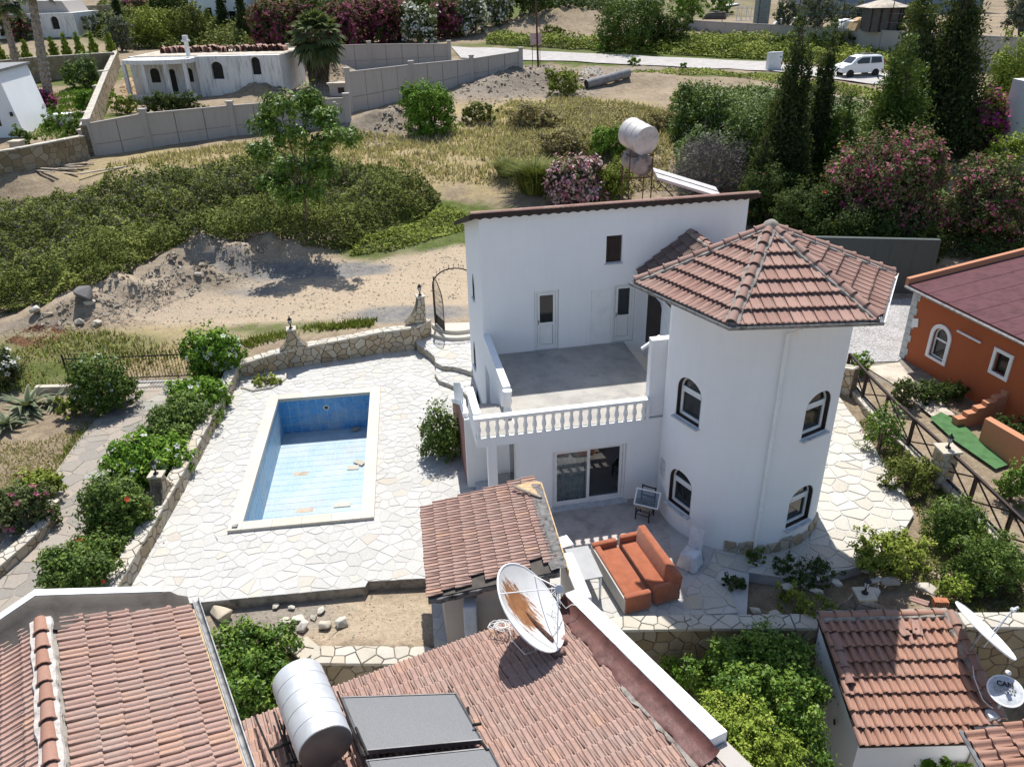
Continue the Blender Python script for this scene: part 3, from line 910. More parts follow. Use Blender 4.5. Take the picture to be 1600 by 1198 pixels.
# ================================================================== garden walls round the deck
stone_wall('garden_wall','low rubble stone wall with cream cap between driveway hedge and pool deck',[(-10.42,14.6),(-10.6,20.2),(-10.85,24.4),(-11.12,28.2)],0.34,-0.3,0.52,3,side=(1,1),sx=0.38,sz=0.27)
bk = [(-11.12,28.2)]+[(p.x,p.y+0.18) for p in back[1:]]+[(-3.45,30.75)]
stone_wall('garden_wall','curved rubble stone wall with pale cap behind the pool, ending at iron gate',[(-11.0,28.15)]+[(q.x,q.y+.16) for q in (P(412,583),P(450,575),P(500,567),P(548,560),P(600,551))]+[(-4.2,30.35),(-3.55,31.0)],0.36,-0.2,0.9,4,side=(1,1),sx=0.36,sz=0.26,z1s=[0.55,0.68,0.78,0.84,0.9,0.95,1.0,1.05])
def lantern(loc,label,group='black post lanterns on garden pillars',s=1.0):
    t_ = thing('lantern',label,'lantern',loc,0,group)
    M = Matrix.Translation(Vector(loc)) @ Matrix.Scale(s,4)
    b = MB(M); b.lathe([(0.08,0),(0.085,0.02),(0.03,0.06),(0.022,0.16),(0.05,0.19)],n=8); b.build('stem',MAT['iron'],t_)
    b = MB(M); b.lathe([(0.05,0.19),(0.075,0.36)],n=6); b.build('glass',MAT['glass'] if False else MAT['marble'],t_)
    b = MB(M)
    for k in range(6):
        a_ = k*math.pi/3; b.tube([(0.052*math.cos(a_),0.052*math.sin(a_),0.19),(0.078*math.cos(a_),0.078*math.sin(a_),0.365)],0.008,4)
    b.build('cage',MAT['iron'],t_)
    b = MB(M); b.lathe([(0.10,0.36),(0.06,0.41),(0.03,0.45),(0.012,0.50),(0.0,0.52)],n=8,caps=False); b.build('cap',MAT['iron'],t_)
    return t_
def flared_pillar(base,ang,label,z0=0.9,h=0.75,w=0.95,tw=0.28,th=0.34,one=False,side=(1,1)):
    """stone pillar with concave flared sides standing on a wall"""
    t_ = thing('stone_pillar',label,'pillar',(base[0],base[1],z0),ang,'flared stone lamp pillars')
    M = Matrix.Translation((base[0],base[1],z0)) @ Matrix.Rotation(ang,4,'Z')
    prof = []
    n_ = 8
    for i in range(n_+1):
        s_ = i/n_
        prof.append((tw/2+(w/2-tw/2)*(1-s_)**2.2,h*s_))
    L_ = [(-x,z) for x,z in prof]; R_ = [((x if not one else tw/2),z) for x,z in reversed(prof)]
    poly = L_+R_
    b = MB(M); b.prism([(x,-th/2,z) for x,z in poly],(0,th,0)); b.build('core',MAT['joint'],t_)
    items = []
    rg_ = random.Random(int(base[0]*100))
    for sgn in (-1,1):
        Mf = M @ Matrix(((1,0,0,0),(0,0,-sgn if False else sgn,sgn*th/2),(0,1,0,0),(0,0,0,1)))
        for c in cells([(x,z) for x,z in poly][::-1],0.26,0.24,int(abs(base[0])*31)+sgn,0.03):
            v,f = piece_mesh(c,Mf,0.02+rg_.uniform(-.006,.006),rg_)
            items.append((v,f))
    emit(t_,items,'stone',MAT['stone'])
    b = MB(M); b.box(-tw/2-0.05,tw/2+0.05,-th/2-0.05,th/2+0.05,h,h+0.06); b.build('cap_slab',MAT['capstone'],t_,bevel=0.01)
    return Vector((base[0],base[1],z0+h+0.06))
_q = P(463,574); lp_ = flared_pillar((_q.x,_q.y+.16),rad(14),'flared stone lamp pillar on the curved wall behind the pool',0.84,0.80,1.15)
lantern(lp_,'black lantern on pillar of the curved wall behind pool')
lp_ = flared_pillar((-3.78,30.8),rad(20),'half flared stone pillar beside the arched iron gate',1.1,1.1,1.5,one=True)
lantern(lp_,'black lantern on pillar beside the arched iron gate')
lp_ = flared_pillar((-10.62,19.3),rad(92),'flared stone pillar between hibiscus hedges on the poolside wall',0.53,0.72,1.2)
lantern(lp_,'black lantern on pillar amid the poolside hedge')
def arc(c,r,a0,a1,n=10):
    return [(c[0]+r*math.cos(a0+(a1-a0)*i/n),c[1]+r*math.sin(a0+(a1-a0)*i/n)) for i in range(n+1)]
GT = thing('entrance_steps','curved stone entrance landing and steps below the arched gate','steps',(-3,29,0))
land = [(-4.15,30.55),(-3.95,29.95),(-3.45,29.3),(-3.15,28.75),(-3.05,28.2),(-2.75,27.85),(-2.3,27.75),(-1.9,27.5),(-1.5,27.2),(-1.35,31.4),(-3.6,31.4)]
b = MB(); b.prism([(p[0],p[1],-0.2) for p in land],(0,0,0.56)); b.build('landing',MAT['grout'],GT)
items = []; rg = random.Random(4)
for c in cells(land,0.42,0.36,21,0.03): items.append(piece_mesh(c,Matrix.Translation((0,0,0.36)),0.016,rg))
emit(GT,items,'flagstone',MAT['flag'])
low = [(-3.05,28.35),(-3.05,27.6),(-2.85,27.0),(-2.35,26.6),(-1.9,26.1),(-1.55,25.4),(-1.35,25.0),(-1.35,27.6)]
b = MB(); b.prism([(p[0],p[1],-0.2) for p in low],(0,0,0.36)); b.build('lower_landing',MAT['grout'],GT)
items = []
for c in cells(low,0.42,0.36,23,0.03): items.append(piece_mesh(c,Matrix.Translation((0,0,0.16)),0.016,rg))
emit(GT,items,'flagstone',MAT['flag'])
its = []
for pl_,z0_,z1_ in ((land[:9],0.0,0.35),(low[:7],0.0,0.15)):
    for k in range(len(pl_)-1):
        a_ = Vector((pl_[k][0],pl_[k][1],0)); c_2 = Vector((pl_[k+1][0],pl_[k+1][1],0)); d_ = (c_2-a_).normalized()
        stone_face(its,a_,c_2,z0_,z1_,(d_.y if False else -abs(d_.y)-0.3,-abs(d_.x)-0.2),61+k,0.3,0.12,0.012)
emit(GT,its,'riser_stone',MAT['stone'])
for i,(r_,z_) in enumerate(((1.55,0.52),(1.2,0.68))):
    pts = arc((-2.3,31.75),r_,rad(195),rad(345),12)
    b = MB(); b.prism([(p[0],p[1],0.3) for p in pts],(0,0,z_-0.3)); b.build('step',MAT['capstone'],GT)
gate = thing('iron_gate','open arched wrought iron gate with dark lower panel by house corner','gate',(-3.2,31.3,0.7))
g0,g1 = Vector((-3.28,31.35,0)),Vector((-1.42,31.6,0))
def gp(s,z): q = g0.lerp(g1,s); return Vector((q.x,q.y,z))
b = MB()
pts = [gp(0,0.6),gp(0,2.45)]+[gp(0.5-0.5*math.cos(math.pi*i/14),2.45+0.72*math.sin(math.pi*i/14)) for i in range(15)]+[gp(1,0.6)]
b.tube(pts,0.028,6)
b.build('arch_frame',MAT['iron'],gate)
for i in range(3,13):
    s = 0.5-0.5*math.cos(math.pi*i/14); z = 2.45+0.72*math.sin(math.pi*i/14)
    b = MB(); b.tube([gp(s,z),gp(s,z+0.13),gp(s,z+0.15),gp(s,z+0.2)],[0.009,0.009,0.026,0.0],5); b.build('spike',MAT['iron'],gate)
lf0 = g0+Vector((0.05,0,0)); ld = Vector((0.78,-1.65,0)).normalized(); LW = 0.98
def lp2(s,z): q = lf0+ld*(s*LW); return Vector((q.x,q.y,z))
def topz(s): return 2.25+0.78*math.sqrt(max(0,1-s*s)) if False else 2.15+0.72*math.cos(s*math.pi/2)**0.8
b = MB()
pts = [lp2(0,0.74),lp2(0,topz(0))]+[lp2(i/10,topz(i/10)) for i in range(1,10)]+[lp2(1,2.0),lp2(1,0.74),lp2(0,0.74)]
b.tube(pts,0.022,5); b.build('leaf_frame',MAT['iron'],gate)
b = MB(); nrm = Vector((-ld.y,ld.x,0))*0.008
b.prism([lp2(0,0.76)-nrm,lp2(1,0.76)-nrm,lp2(1,1.18)-nrm,lp2(0,1.18)-nrm],nrm*2); b.build('kick_panel',MAT['iron'],gate)
for i in range(1,7):
    b = MB(); s = i/7; b.tube([lp2(s,1.18),lp2(s,topz(s))],0.009,4); b.build('bar',MAT['iron'],gate)
for z in (1.45,1.72,1.98,2.25):
    b = MB(); b.tube([lp2(0,z),lp2(0.97,z)],0.008,4); b.build('cross_bar',MAT['iron'],gate)
# ================================================================== white villa
HA = rad(10.0)
HO = Vector((-0.9,23.72,0))
MH = Matrix.Translation(HO) @ Matrix.Rotation(HA,4,'Z')
TZ = 2.76
villa = thing('white_villa','white two storey villa with round tower, roof terrace and tiled tower roof','house',HO,HA)
W = MAT['white']
b = MB(MH)
b.prism([(0,0,-0.3),(0,0,7.62),(0,3.9,6.36),(0,3.9,-0.3)],(8.95,0,0))
mb_ = b.build('main_wall',W,villa)
c = MB(MH)
c.box(1.735,2.555,-0.2,0.115,TZ+0.02,4.92)
c.box(4.455,5.225,-0.2,0.15,TZ+0.02,4.90)
c.box(3.68,4.40,-0.2,0.035,TZ+0.02,4.76)
c.box(4.14,4.68,-0.2,0.16,5.68,6.60)
def lancet(b0,w,z0,z1,n=5):
    q = [(0,b0-w/2,z0),(0,b0+w/2,z0)]
    zs = z1-w*0.9
    for i in range(n+1):
        s = i/n; q.append((0,b0+w/2*(1-s),zs+(z1-zs)*math.sin(s*math.pi/2)))
    for i in range(1,n+1):
        s = i/n; q.append((0,b0-w/2*s,zs+(z1-zs)*math.cos(s*math.pi/2)))
    return q
for b0,w,z0,z1 in ((2.15,0.5,4.0,4.95),(2.75,0.55,1.0,2.1)):
    c.prism([(p[0]-0.3,p[1],p[2]) for p in lancet(b0,w,z0,z1)],(0.5,0,0))
cut(mb_,c)
for b0,w,z0,z1 in ((2.15,0.5,4.0,4.95),(2.75,0.55,1.0,2.1)):
    wn = MB(MH); wn.prism([(0.03,p[1],p[2]) for p in lancet(b0,w-0.01,z0+0.005,z1-0.005)],(0.02,0,0)); wo_ = wn.build('lancet_window',MAT['darkbrown'],villa)
    fr_ = MB(MH); q = lancet(b0,w-0.04,z0+0.02,z1-0.02); fr_.tube([(0.02,p[1],p[2]) for p in q]+[(0.02,q[0][1],q[0][2])],0.02,4); fr_.build('frame',MAT['darkbrown'],wo_)
    s_ = MB(MH); s_.box(-0.06,0.12,b0-w/2-0.04,b0+w/2+0.04,z0-0.05,z0-0.002); s_.build('sill',MAT['whitepaint'],wo_)
s_ = MB(MH); s_.box(4.15,4.67,0.10,0.14,5.69,6.59); sh = s_.build('shutter',MAT['darkbrown'],villa)
for k in range(5):
    s_ = MB(MH); s_.box(4.16+k*0.102,4.16+k*0.102+0.09,0.08,0.10,5.71,6.57); s_.build('board',MAT['darkbrown'],sh,bevel=0.006)
s_ = MB(MH); s_.box(4.10,4.72,-0.05,0.10,5.63,5.678); s_.build('shutter_sill',MAT['marble'],villa)
def panel_door(a0,a1,y,z0,z1,handle_left=True):
    d = MB(MH); f_ = 0.075
    d.box(a0,a0+f_,y,y+0.06,z0,z1); d.box(a1-f_,a1,y,y+0.06,z0,z1)
    d.box(a0+f_,a1-f_,y,y+0.06,z1-f_,z1); d.box(a0+f_,a1-f_,y,y+0.06,z0,z0+0.07)
    o = d.build('door',MAT['upvc'],villa)
    k_ = MB(MH); k_.box(a0-.012,a1+.012,y+.03,y+.075,z0-.015,z1+.012); k_.build('gasket',MAT['darkbrown'],o)
    i0,i1 = a0+f_+0.012,a1-f_-0.012
    y2 = y-0.012
    m = MB(MH); w = 0.08; zm = z0+(z1-z0)*0.42
    for q in ((i0,i0+w,z0+0.076,z1-f_-0.006),(i1-w,i1,z0+0.076,z1-f_-0.006)): m.box(q[0],q[1],y2,y2+0.05,q[2],q[3])
    for z_ in (z0+0.08,zm,z1-f_-0.09): m.box(i0+w,i1-w,y2,y2+0.05,z_,z_+0.085)
    m.build('stile',MAT['upvc'],o)
    g = MB(MH); g.box(i0+w,i1-w,y+0.012,y+0.02,zm+0.085,z1-f_-0.09); g.build('pane',MAT['glass'],o)
    p_ = MB(MH); p_.box(i0+w+0.014,i1-w-0.014,y+0.008,y+0.03,z0+0.18,zm-0.014); p_.build('lower_panel',MAT['upvc'],o)
    ha = i0+0.035 if handle_left else i1-0.035
    h_ = MB(MH); h_.box(ha-0.014,ha+0.014,y2-0.008,y2,zm+0.02,zm+0.2); h_.tube([(ha,y2-0.008,zm+0.14),(ha,y2-0.05,zm+0.14),(ha+0.10,y2-0.05,zm+0.14)],0.010,5); h_.build('handle',MAT['gutter'],o)
    g = MB(MH); g.box(a0,a1,y-0.06,y+0.02,z0-0.02,z0-0.003); g.build('threshold',MAT['marble'],o)
panel_door(1.75,2.54,0.035,TZ+0.03,4.91)
panel_door(4.47,5.21,0.07,TZ+0.03,4.89)
s_ = MB(MH); s_.box(3.69,4.39,0.012,0.034,TZ+0.03,4.75); s_.build('blind_panel',MAT['whitepaint'],villa)
sl_ = math.atan2(7.62-6.36,3.9)
b = MB(MH)
pr = []
n_ = 120
L0,L1 = -0.30,9.22
def rz(bb): return 7.70-(bb+0.28)*math.tan(sl_)
top = []
roof = None
V = []; Fq = []
for i in range(n_+1):
    a_ = L0+(L1-L0)*i/n_
    ph = (a_/0.155) % 1.0
    w = 0.035*abs(math.sin(ph*math.pi))
    V += [(a_,-0.26,rz(-0.26)+w),(a_,4.3,rz(4.3)+w)]
for i in range(n_): Fq.append((2*i,2*i+2,2*i+3,2*i+1))
me = mesh('roof',[tuple(MH @ Vector(p)) for p in V],Fq,MAT['tile_b'])
roof = link('roof',me,villa)
b = MB(MH)
b.prism([(L0+0.02,-0.24,rz(-0.24)-0.012),(L0+0.02,4.2,rz(4.2)-0.012),(L0+0.02,4.2,rz(4.2)-0.10),(L0+0.02,-0.24,rz(-0.24)-0.10)],(L1-L0-0.04,0,0))
b.build('roof_deck',MAT['darkbrown'],roof)
b = MB(MH); pts = [(L0,-0.255,7.69)]; pts2 = []
nn_ = 190
for i in range(nn_+1):
    a_ = L0+(L1-L0)*i/nn_
    pts2.append((a_,7.515+0.045*abs(math.sin(a_/0.31*math.pi))))
for i in range(nn_):
    (a0,z0),(a1,z1) = pts2[i],pts2[i+1]
    for yy,rv in ((-0.262,False),(-0.235,True)):
        q = [(a0,yy,z0),(a1,yy,z1),(a1,yy,7.70),(a0,yy,7.70)]
        b.poly(q if not rv else q[::-1])
    b.poly([(a0,-0.235,z0),(a1,-0.235,z1),(a1,-0.262,z1),(a0,-0.262,z0)])
b.build('fascia',MAT['darkbrown'],roof)
b = MB(MH)
b.prism([(L0-0.02,-0.26,7.70),(L0-0.02,4.3,rz(4.3)),(L0-0.02,4.3,rz(4.3)-0.16),(L0-0.02,-0.26,7.53)],(0.025,0,0)); b.build('verge_board',MAT['darkbrown'],roof)
q = MB(); hc = mesh('ridge_tile',*(lambda: ([(x,y,z) for y in (0,.32) for x,z in [(-0.10*math.cos(math.pi*j/5),0.05*math.sin(math.pi*j/5)) for j in range(6)]],[(j,j+1,7+j,6+j) for j in range(5)]))(),MAT['tile_b'],True)
for i in range(29):
    a_ = L0+0.02+i*0.325
    link('ridge_tile',hc,roof,None,MH @ Matrix.Translation((a_,-0.19,7.722)) @ Matrix.Rotation(rad(-90),4,'Z'))
b = MB(MH); b.box(0.12,4.9,-5.18,-0.002,-0.3,TZ); gr = b.build('ground_floor_wall',W,villa)
c = MB(MH); c.box(1.12,3.36,-5.5,-2.4,0.03,2.02); cut(gr,c)
b = MB(MH); b.box(0.16,4.88,-5.12,-0.02,TZ+0.003,TZ+0.02)
t = NT('terrace_screed'); co = t.coord('World')
tc = t.ramp(t.noise(co,0.7,7,0.7),[(0.3,(0.28,0.265,0.245,1)),(0.52,(0.38,0.36,0.325,1)),(0.75,(0.46,0.44,0.40,1))])
tc = t.mix(t.ramp(t.noise(co,2.1,6,0.7),[(0.52,0.0),(0.75,0.6)]),tc,(0.17,0.165,0.16,1))
MAT['terrace'] = t.bsdf(tc,0.85)
b.build('terrace_floor',MAT['terrace'],villa)
b = MB(MH); b.box(-1.04,0.118,-5.18,-3.55,2.47,TZ); b.build('balcony_slab',W,villa)
b = MB(MH); b.box(-0.90,0.13,-5.10,-3.57,TZ+0.003,TZ+0.018); b.build('balcony_floor',MAT['terrace'],villa)
b = MB(MH); b.box(-0.74,-0.48,-5.17,-4.93,-0.2,2.468); b.build('porch_column',W,villa)
b = MB(MH); b.box(-1.18,0.118,-3.55,-3.40,-0.2,2.468); b.build('porch_back_wall',W,villa)
b = MB(MH); b.box(-0.95,0.116,-4.2,-3.56,-0.1,0.20); b.build('porch_step',MAT['marble'],villa)
b = MB(MH); b.box(-0.5,0.116,-4.85,-3.57,0.201,0.40); b.build('porch_step',MAT['concrete'],villa)
b = MB(MH); b.box(0.085,0.117,-4.75,-3.95,0.41,2.35); dd = b.build('side_door',MAT['upvc'],villa)
b = MB(MH); b.box(0.07,0.084,-4.68,-4.02,0.5,2.28); b.build('pane',MAT['glass'],dd)
b = MB(MH); b.prism([(-1.06,-3.40,-0.2),(-1.06,-3.40,2.3),(-1.06,0.3,0.5),(-1.06,0.3,-0.2)],(1.16,0,0)); st = b.build('stair_flight',MAT['concrete'],villa)
for k in range(11):
    b = MB(MH); y_ = -3.4+k*0.335; z_ = TZ-0.02-(k+1)*0.178
    b.box(-1.05,0.118,y_,y_+0.334,z_-0.3,z_); b.build('stair_tread',MAT['concrete'],st)
b = MB(MH); b.prism([(-1.18,-3.40,-0.2),(-1.18,-3.40,2.45),(-1.18,-2.6,2.45),(-1.18,0.2,1.0),(-1.18,0.2,-0.2)],(0.118,0,0)); b.build('stair_side_wall',MAT['pink'],villa)
b = MB(MH); b.prism([(-1.20,-3.42,2.452),(-1.20,-2.6,2.452),(-1.20,0.22,1.0),(-1.20,0.22,1.16),(-1.20,-2.6,2.61),(-1.20,-3.42,2.61)],(0.16,0,0)); b.build('stair_wall_cap',W,villa)
for k in range(14):
    y_ = -2.9+k*0.21; zb = 2.6-max(0,(y_+2.6))*0.515
    b = MB(MH); b.tube([(-1.12,y_,zb),(-1.12,y_,zb+0.62)],0.016,5); b.build('stair_picket',MAT['whitepaint'],villa)
b = MB(MH); b.tube([(-1.12,-3.0,3.23),(-1.12,-2.6,3.23),(-1.12,-0.05,1.92)],0.025,5); b.build('stair_handrail',MAT['whitepaint'],villa)
b = MB(MH); b.box(0.0,0.16,-3.72,-0.004,TZ-0.3,3.48); b.build('stair_parapet',W,villa)
b = MB(MH); b.box(-0.03,0.20,-3.78,-0.005,3.482,3.56); b.build('parapet_cap',MAT['whitepaint'],villa,bevel=0.01)
b = MB(MH); b.lathe([(0.13,0),(0.13,0.1),(0.09,0.16),(0.14,0.34),(0.11,0.5),(0.14,0.62),(0.14,0.72)],(0.08,-3.9,TZ+0.02),12); b.build('newel',MAT['whitepaint'],villa,True)
b = MB(MH); b.box(-1.04,-0.90,-5.02,-3.45,TZ,3.40); b.build('balcony_side_parapet',W,villa)
b = MB(MH); b.box(-1.08,-0.86,-5.02,-3.42,3.402,3.48); b.build('side_parapet_cap',MAT['whitepaint'],villa,bevel=0.01)
bal = MB(MH); bal.box(-1.10,3.93,-5.27,-5.06,3.37,3.45); bal.box(-1.07,3.93,-5.24,-5.09,3.335,3.369)
ba = bal.build('balustrade',MAT['whitepaint'],villa,bevel=0.008)
bm_ = MB(); bm_.lathe([(0.062,0),(0.062,0.045),(0.038,0.075),(0.05,0.10),(0.036,0.13),(0.07,0.23),(0.066,0.30),(0.036,0.44),(0.05,0.475),(0.042,0.50),(0.06,0.525),(0.06,0.572)],n=10)
bme = bm_.me('baluster',MAT['whitepaint']); sm(bme,50)
nb = 19
for i in range(nb):
    a_ = -0.97+i*(3.80+0.97)/(nb-1)
    link('baluster',bme,ba,None,MH @ Matrix.Translation((a_,-5.16,TZ+0.002)))
b = MB(MH); b.box(3.86,3.95,-5.25,-5.02,TZ,3.334); b.build('end_post',MAT['whitepaint'],ba)
sd_ = thing
d = MB(MH)
a0,a1,z0,z1,yy = 1.13,3.35,0.04,2.015,-5.10
d.box(a0,a0+0.06,yy,yy+0.10,z0,z1); d.box(a1-0.06,a1,yy,yy+0.10,z0,z1); d.box(a0+0.06,a1-0.06,yy,yy+0.10,z1-0.06,z1); d.box(a0+0.06,a1-0.06,yy,yy+0.10,z0,z0+0.05)
sl_d = d.build('sliding_door',MAT['upvc'],villa)
for (p0,p1,y_) in ((a0+0.07,2.28,yy+0.02),(2.16,a1-0.07,yy+0.06)):
    d = MB(MH); f_ = 0.085
    d.box(p0,p0+f_,y_,y_+0.035,z0+0.055,z1-0.065); d.box(p1-f_,p1,y_,y_+0.035,z0+0.055,z1-0.065)
    d.box(p0+f_,p1-f_,y_,y_+0.035,z1-0.065-f_,z1-0.065); d.box(p0+f_,p1-f_,y_,y_+0.035,z0+0.055,z0+0.055+f_)
    d.build('door_leaf',MAT['upvc'],sl_d)
    g = MB(MH); g.box(p0+f_,p1-f_,y_+0.014,y_+0.02,z0+0.055+f_,z1-0.065-f_); g.build('pane',MAT['clear'],sl_d)
b = MB(MH); b.box(1.05,3.43,-5.34,-5.05,-0.02,0.032); b.build('door_sill',MAT['marble'],sl_d)
b = MB(MH); b.box(1.13,3.35,-2.45,-2.42,0.03,2.0); b.box(1.122,1.14,-4.9,-2.46,0.03,2.0); b.box(3.335,3.355,-4.9,-2.46,0.03,2.0); b.box(1.14,3.33,-4.9,-2.46,0.032,0.036); b.box(1.14,3.33,-4.9,-2.46,2.0,2.01)
b.build('room_interior',MAT['darkroom'],villa)
V = []; Fq = []
for i in range(41):
    a_ = 1.24+i*0.024; y_ = -4.93+0.03*math.sin(i*1.3)+0.01*math.sin(i*0.5)
    for z_ in (0.12+0.02*math.sin(i*0.9),1.95): V.append(tuple(MH @ Vector((a_,y_,z_))))
for i in range(40): Fq.append((2*i,2*i+2,2*i+3,2*i+1))
MAT['curtain'] = simple('blue_grey_curtain',(0.62,0.70,0.74,1),0.9,var=0.2,scale=5)
link('curtain',mesh('curtain',V,Fq,MAT['curtain'],True),villa)
b = MB(MH); b.box(3.62,3.70,-5.20,-5.178,1.55,1.63); b.build('wall_socket',MAT['whitepaint'],villa,bevel=0.005)
b = MB(MH); b.box(3.95,4.75,-5.1,-4.85,-0.2,5.2); b.build('infill_wall',W,villa)
b = MB(MH); b.prism([(5.66,-4.4,2.2),(8.3,-4.4,2.2),(8.3,-4.4,5.5),(6.98,-4.4,6.35),(5.66,-4.4,5.42)],(0,4.39,0)); b.build('link_wall',W,villa)
b = MB(MH); b.box(5.62,5.658,-1.35,-0.15,TZ+0.02,4.62); b.build('brown_door',MAT['darkbrown'],villa)
b = MB(MH); b.tube([(5.64,-1.2,4.75),(5.3,-3.2,3.9),(4.95,-4.55,3.55)],[0.015]*3,5); b.build('loose_cable',MAT['whitepaint'],villa)
b = MB(MH); b.tube([(4.3,-4.75,5.15),(3.75,-4.85,4.86)],0.05,8); b.build('drain_spout',MAT['whitepaint'],villa)
lr = MB(MH)
lr.prism([(5.25,-0.01,5.32),(6.98,-0.01,6.52),(8.5,-0.01,5.5),(8.5,-0.01,5.42),(6.98,-0.01,6.42),(5.25,-0.01,5.23)],(0,-4.0,0))
lro = lr.build('link_roof',MAT['darkbrown'],villa)
e1 = (MH.to_3x3() @ Vector((0,-1,0))); up1 = MH.to_3x3() @ Vector((1.73,0,1.2)).normalized()
tile_plane(lro,MH @ Vector((5.22,-0.02,5.325)),e1,up1,3.6,2.05,'flat',MAT['tile_grey'],0.26,0.34,6)
e2 = -e1; up2 = MH.to_3x3() @ Vector((-1.52,0,1.02)).normalized()
tile_plane(lro,MH @ Vector((8.5,-3.6,5.51)),e2,up2,3.55,1.80,'flat',MAT['tile_b'],0.26,0.34,7)
ridge_caps(lro,MH @ Vector((6.98,-3.4,6.55)),MH @ Vector((6.98,-0.03,6.55)),0.10,0.4,MAT['tile_b'],bed=MAT['mortar'])
TC = Vector((6.56,18.9,0)); TR = 2.29; TE = 7.10
NTW = 96
V = []; Fq = []
b = MB()
ring = lambda r,z: [(TC.x+r*math.cos(2*math.pi*i/NTW),TC.y+r*math.sin(2*math.pi*i/NTW),z) for i in range(NTW)]
b.prism(ring(TR,-0.4),(0,0,7.42))
tw = b.build('tower_wall',W,villa)
def tframe(ang,z):
    n = Vector((math.cos(ang),math.sin(ang),0))
    ex = Vector((-n.y,n.x,0))
    o = TC+n*TR
    return Matrix(((ex.x,-n.x,0,o.x),(ex.y,-n.y,0,o.y),(0,0,1,z),(0,0,0,1)))     # x right, y inward, z up
def arch_pts(w,h,rise,n=12):
    q = [(-w/2,0),(w/2,0)]
    zs = h-rise
    for i in range(n+1):
        a_ = math.pi*i/n
        q.append((w/2*math.cos(a_),zs+rise*math.sin(a_)))
    return q
WINS = [(rad(-150),0.72),(rad(-150),3.58),(rad(-60),0.72),(rad(-60),3.58)]
ww,wh,wr_ = 0.90,1.27,0.42
c = MB()
for an,z in WINS:
    M = tframe(an,z)
    c.M = M
    c.prism([(x,-0.3,zz) for x,zz in arch_pts(ww,wh,wr_)],(0,0.62,0))
cut(tw,c); sm(tw.data,25)
for an,z in WINS:
    M = tframe(an,z)
    def ringpr(b_,w0,h0,r0,w1,h1,r1,y0_,y1_,zoff0=0.0,zoff1=0.0):
        A = arch_pts(w0,h0,r0); B = arch_pts(w1,h1,r1)
        A = [(x,zz+zoff0) for x,zz in A]; B = [(x,zz+zoff1) for x,zz in B]
        n = len(A)
        i = b_.add([(x,y0_,zz) for x,zz in A]+[(x,y0_,zz) for x,zz in B]+[(x,y1_,zz) for x,zz in A]+[(x,y1_,zz) for x,zz in B])
        for k in range(n):
            j = (k+1) % n
            b_.f += [(i+k,i+j,i+n+j,i+n+k),(i+n+k,i+n+j,i+3*n+j,i+3*n+k),(i+k,i+2*n+k,i+2*n+j,i+j)]
    b = MB(M); ringpr(b,ww-0.004,wh-0.004,wr_,ww-0.13,wh-0.13,wr_-0.05,0.17,0.24,0.002,0.065)
    b.box(-ww/2+0.06,ww/2-0.06,0.165,0.235,wh-wr_-0.06,wh-wr_+0.03)
    wo_ = b.build('window',MAT['upvc'],villa)
    b = MB(M); ringpr(b,ww-0.002,wh-0.002,wr_,ww-0.05,wh-0.05,wr_-0.02,0.06,0.165,0.001,0.02); b.build('reveal_lining',MAT['darkbrown'],wo_)
    b = MB(M); b.prism([(x,0.2,zz+0.06) for x,zz in arch_pts(ww-0.12,wh-0.12,wr_-0.05)],(0,0.008,0)); b.build('pane',MAT['glass'],wo_)
    b = MB(M); b.box(-ww/2+0.07,ww/2-0.07,0.15,0.19,0.07,0.12); b.box(-ww/2+0.07,-ww/2+0.12,0.15,0.19,0.121,wh-wr_-0.062); b.box(ww/2-0.12,ww/2-0.07,0.15,0.19,0.121,wh-wr_-0.062); b.box(-ww/2+0.121,ww/2-0.121,0.15,0.19,wh-wr_-0.11,wh-wr_-0.062)
    b.build('sash',MAT['upvc'],wo_)
    b = MB(M); b.box(-ww/2-0.04,ww/2+0.04,-0.09,0.165,-0.055,-0.004); b.build('sill',MAT['marble'],wo_,bevel=0.006)
its = []
rg = random.Random(8)
for k in range(0,9):
    a0_ = rad(-112)+k*rad(9.5); a1_ = a0_+rad(9.5)
    p0 = TC+Vector((math.cos(a0_),math.sin(a0_),0))*(TR+0.012); p1 = TC+Vector((math.cos(a1_),math.sin(a1_),0))*(TR+0.012)
    zt_ = 0.36+0.07*math.sin(k*1.9)
    stone_face(its,p0,p1,-0.2,zt_,(math.cos((a0_+a1_)/2),math.sin((a0_+a1_)/2)),300+k,0.3,0.26,0.05)
emit(villa,its,'plinth_stone',MAT['stone'])
HR = 3.33; HC = Vector((6.55,18.92,0)); APEX = Vector((6.55,18.92,8.44)); PH = rad(1.2)
hexp = [Vector((HC.x+HR*math.cos(PH+rad(60*k)),HC.y+HR*math.sin(PH+rad(60*k)),TE)) for k in range(6)]
b = MB()
ins = [TC+Vector((math.cos(PH+rad(60*k)),math.sin(PH+rad(60*k)),0))*1.2 for k in range(6)]
lowp = [Vector((p.x,p.y,TE-0.03)) for p in hexp]
HT = Vector((HC.x,HC.y,TE))
for k in range(6):
    j = (k+1) % 6
    if k in (1,2): continue
    b.poly([hexp[k],hexp[j],APEX])
    b.poly([lowp[j],lowp[k],Vector((ins[k].x,ins[k].y,TE-0.03)),Vector((ins[j].x,ins[j].y,TE-0.03))])
    b.poly([lowp[k],lowp[j],hexp[j],hexp[k]])
b.poly([hexp[3],HT,APEX]); b.poly([HT,hexp[1],APEX])
troof = b.build('tower_roof',MAT['whitepaint'],villa)
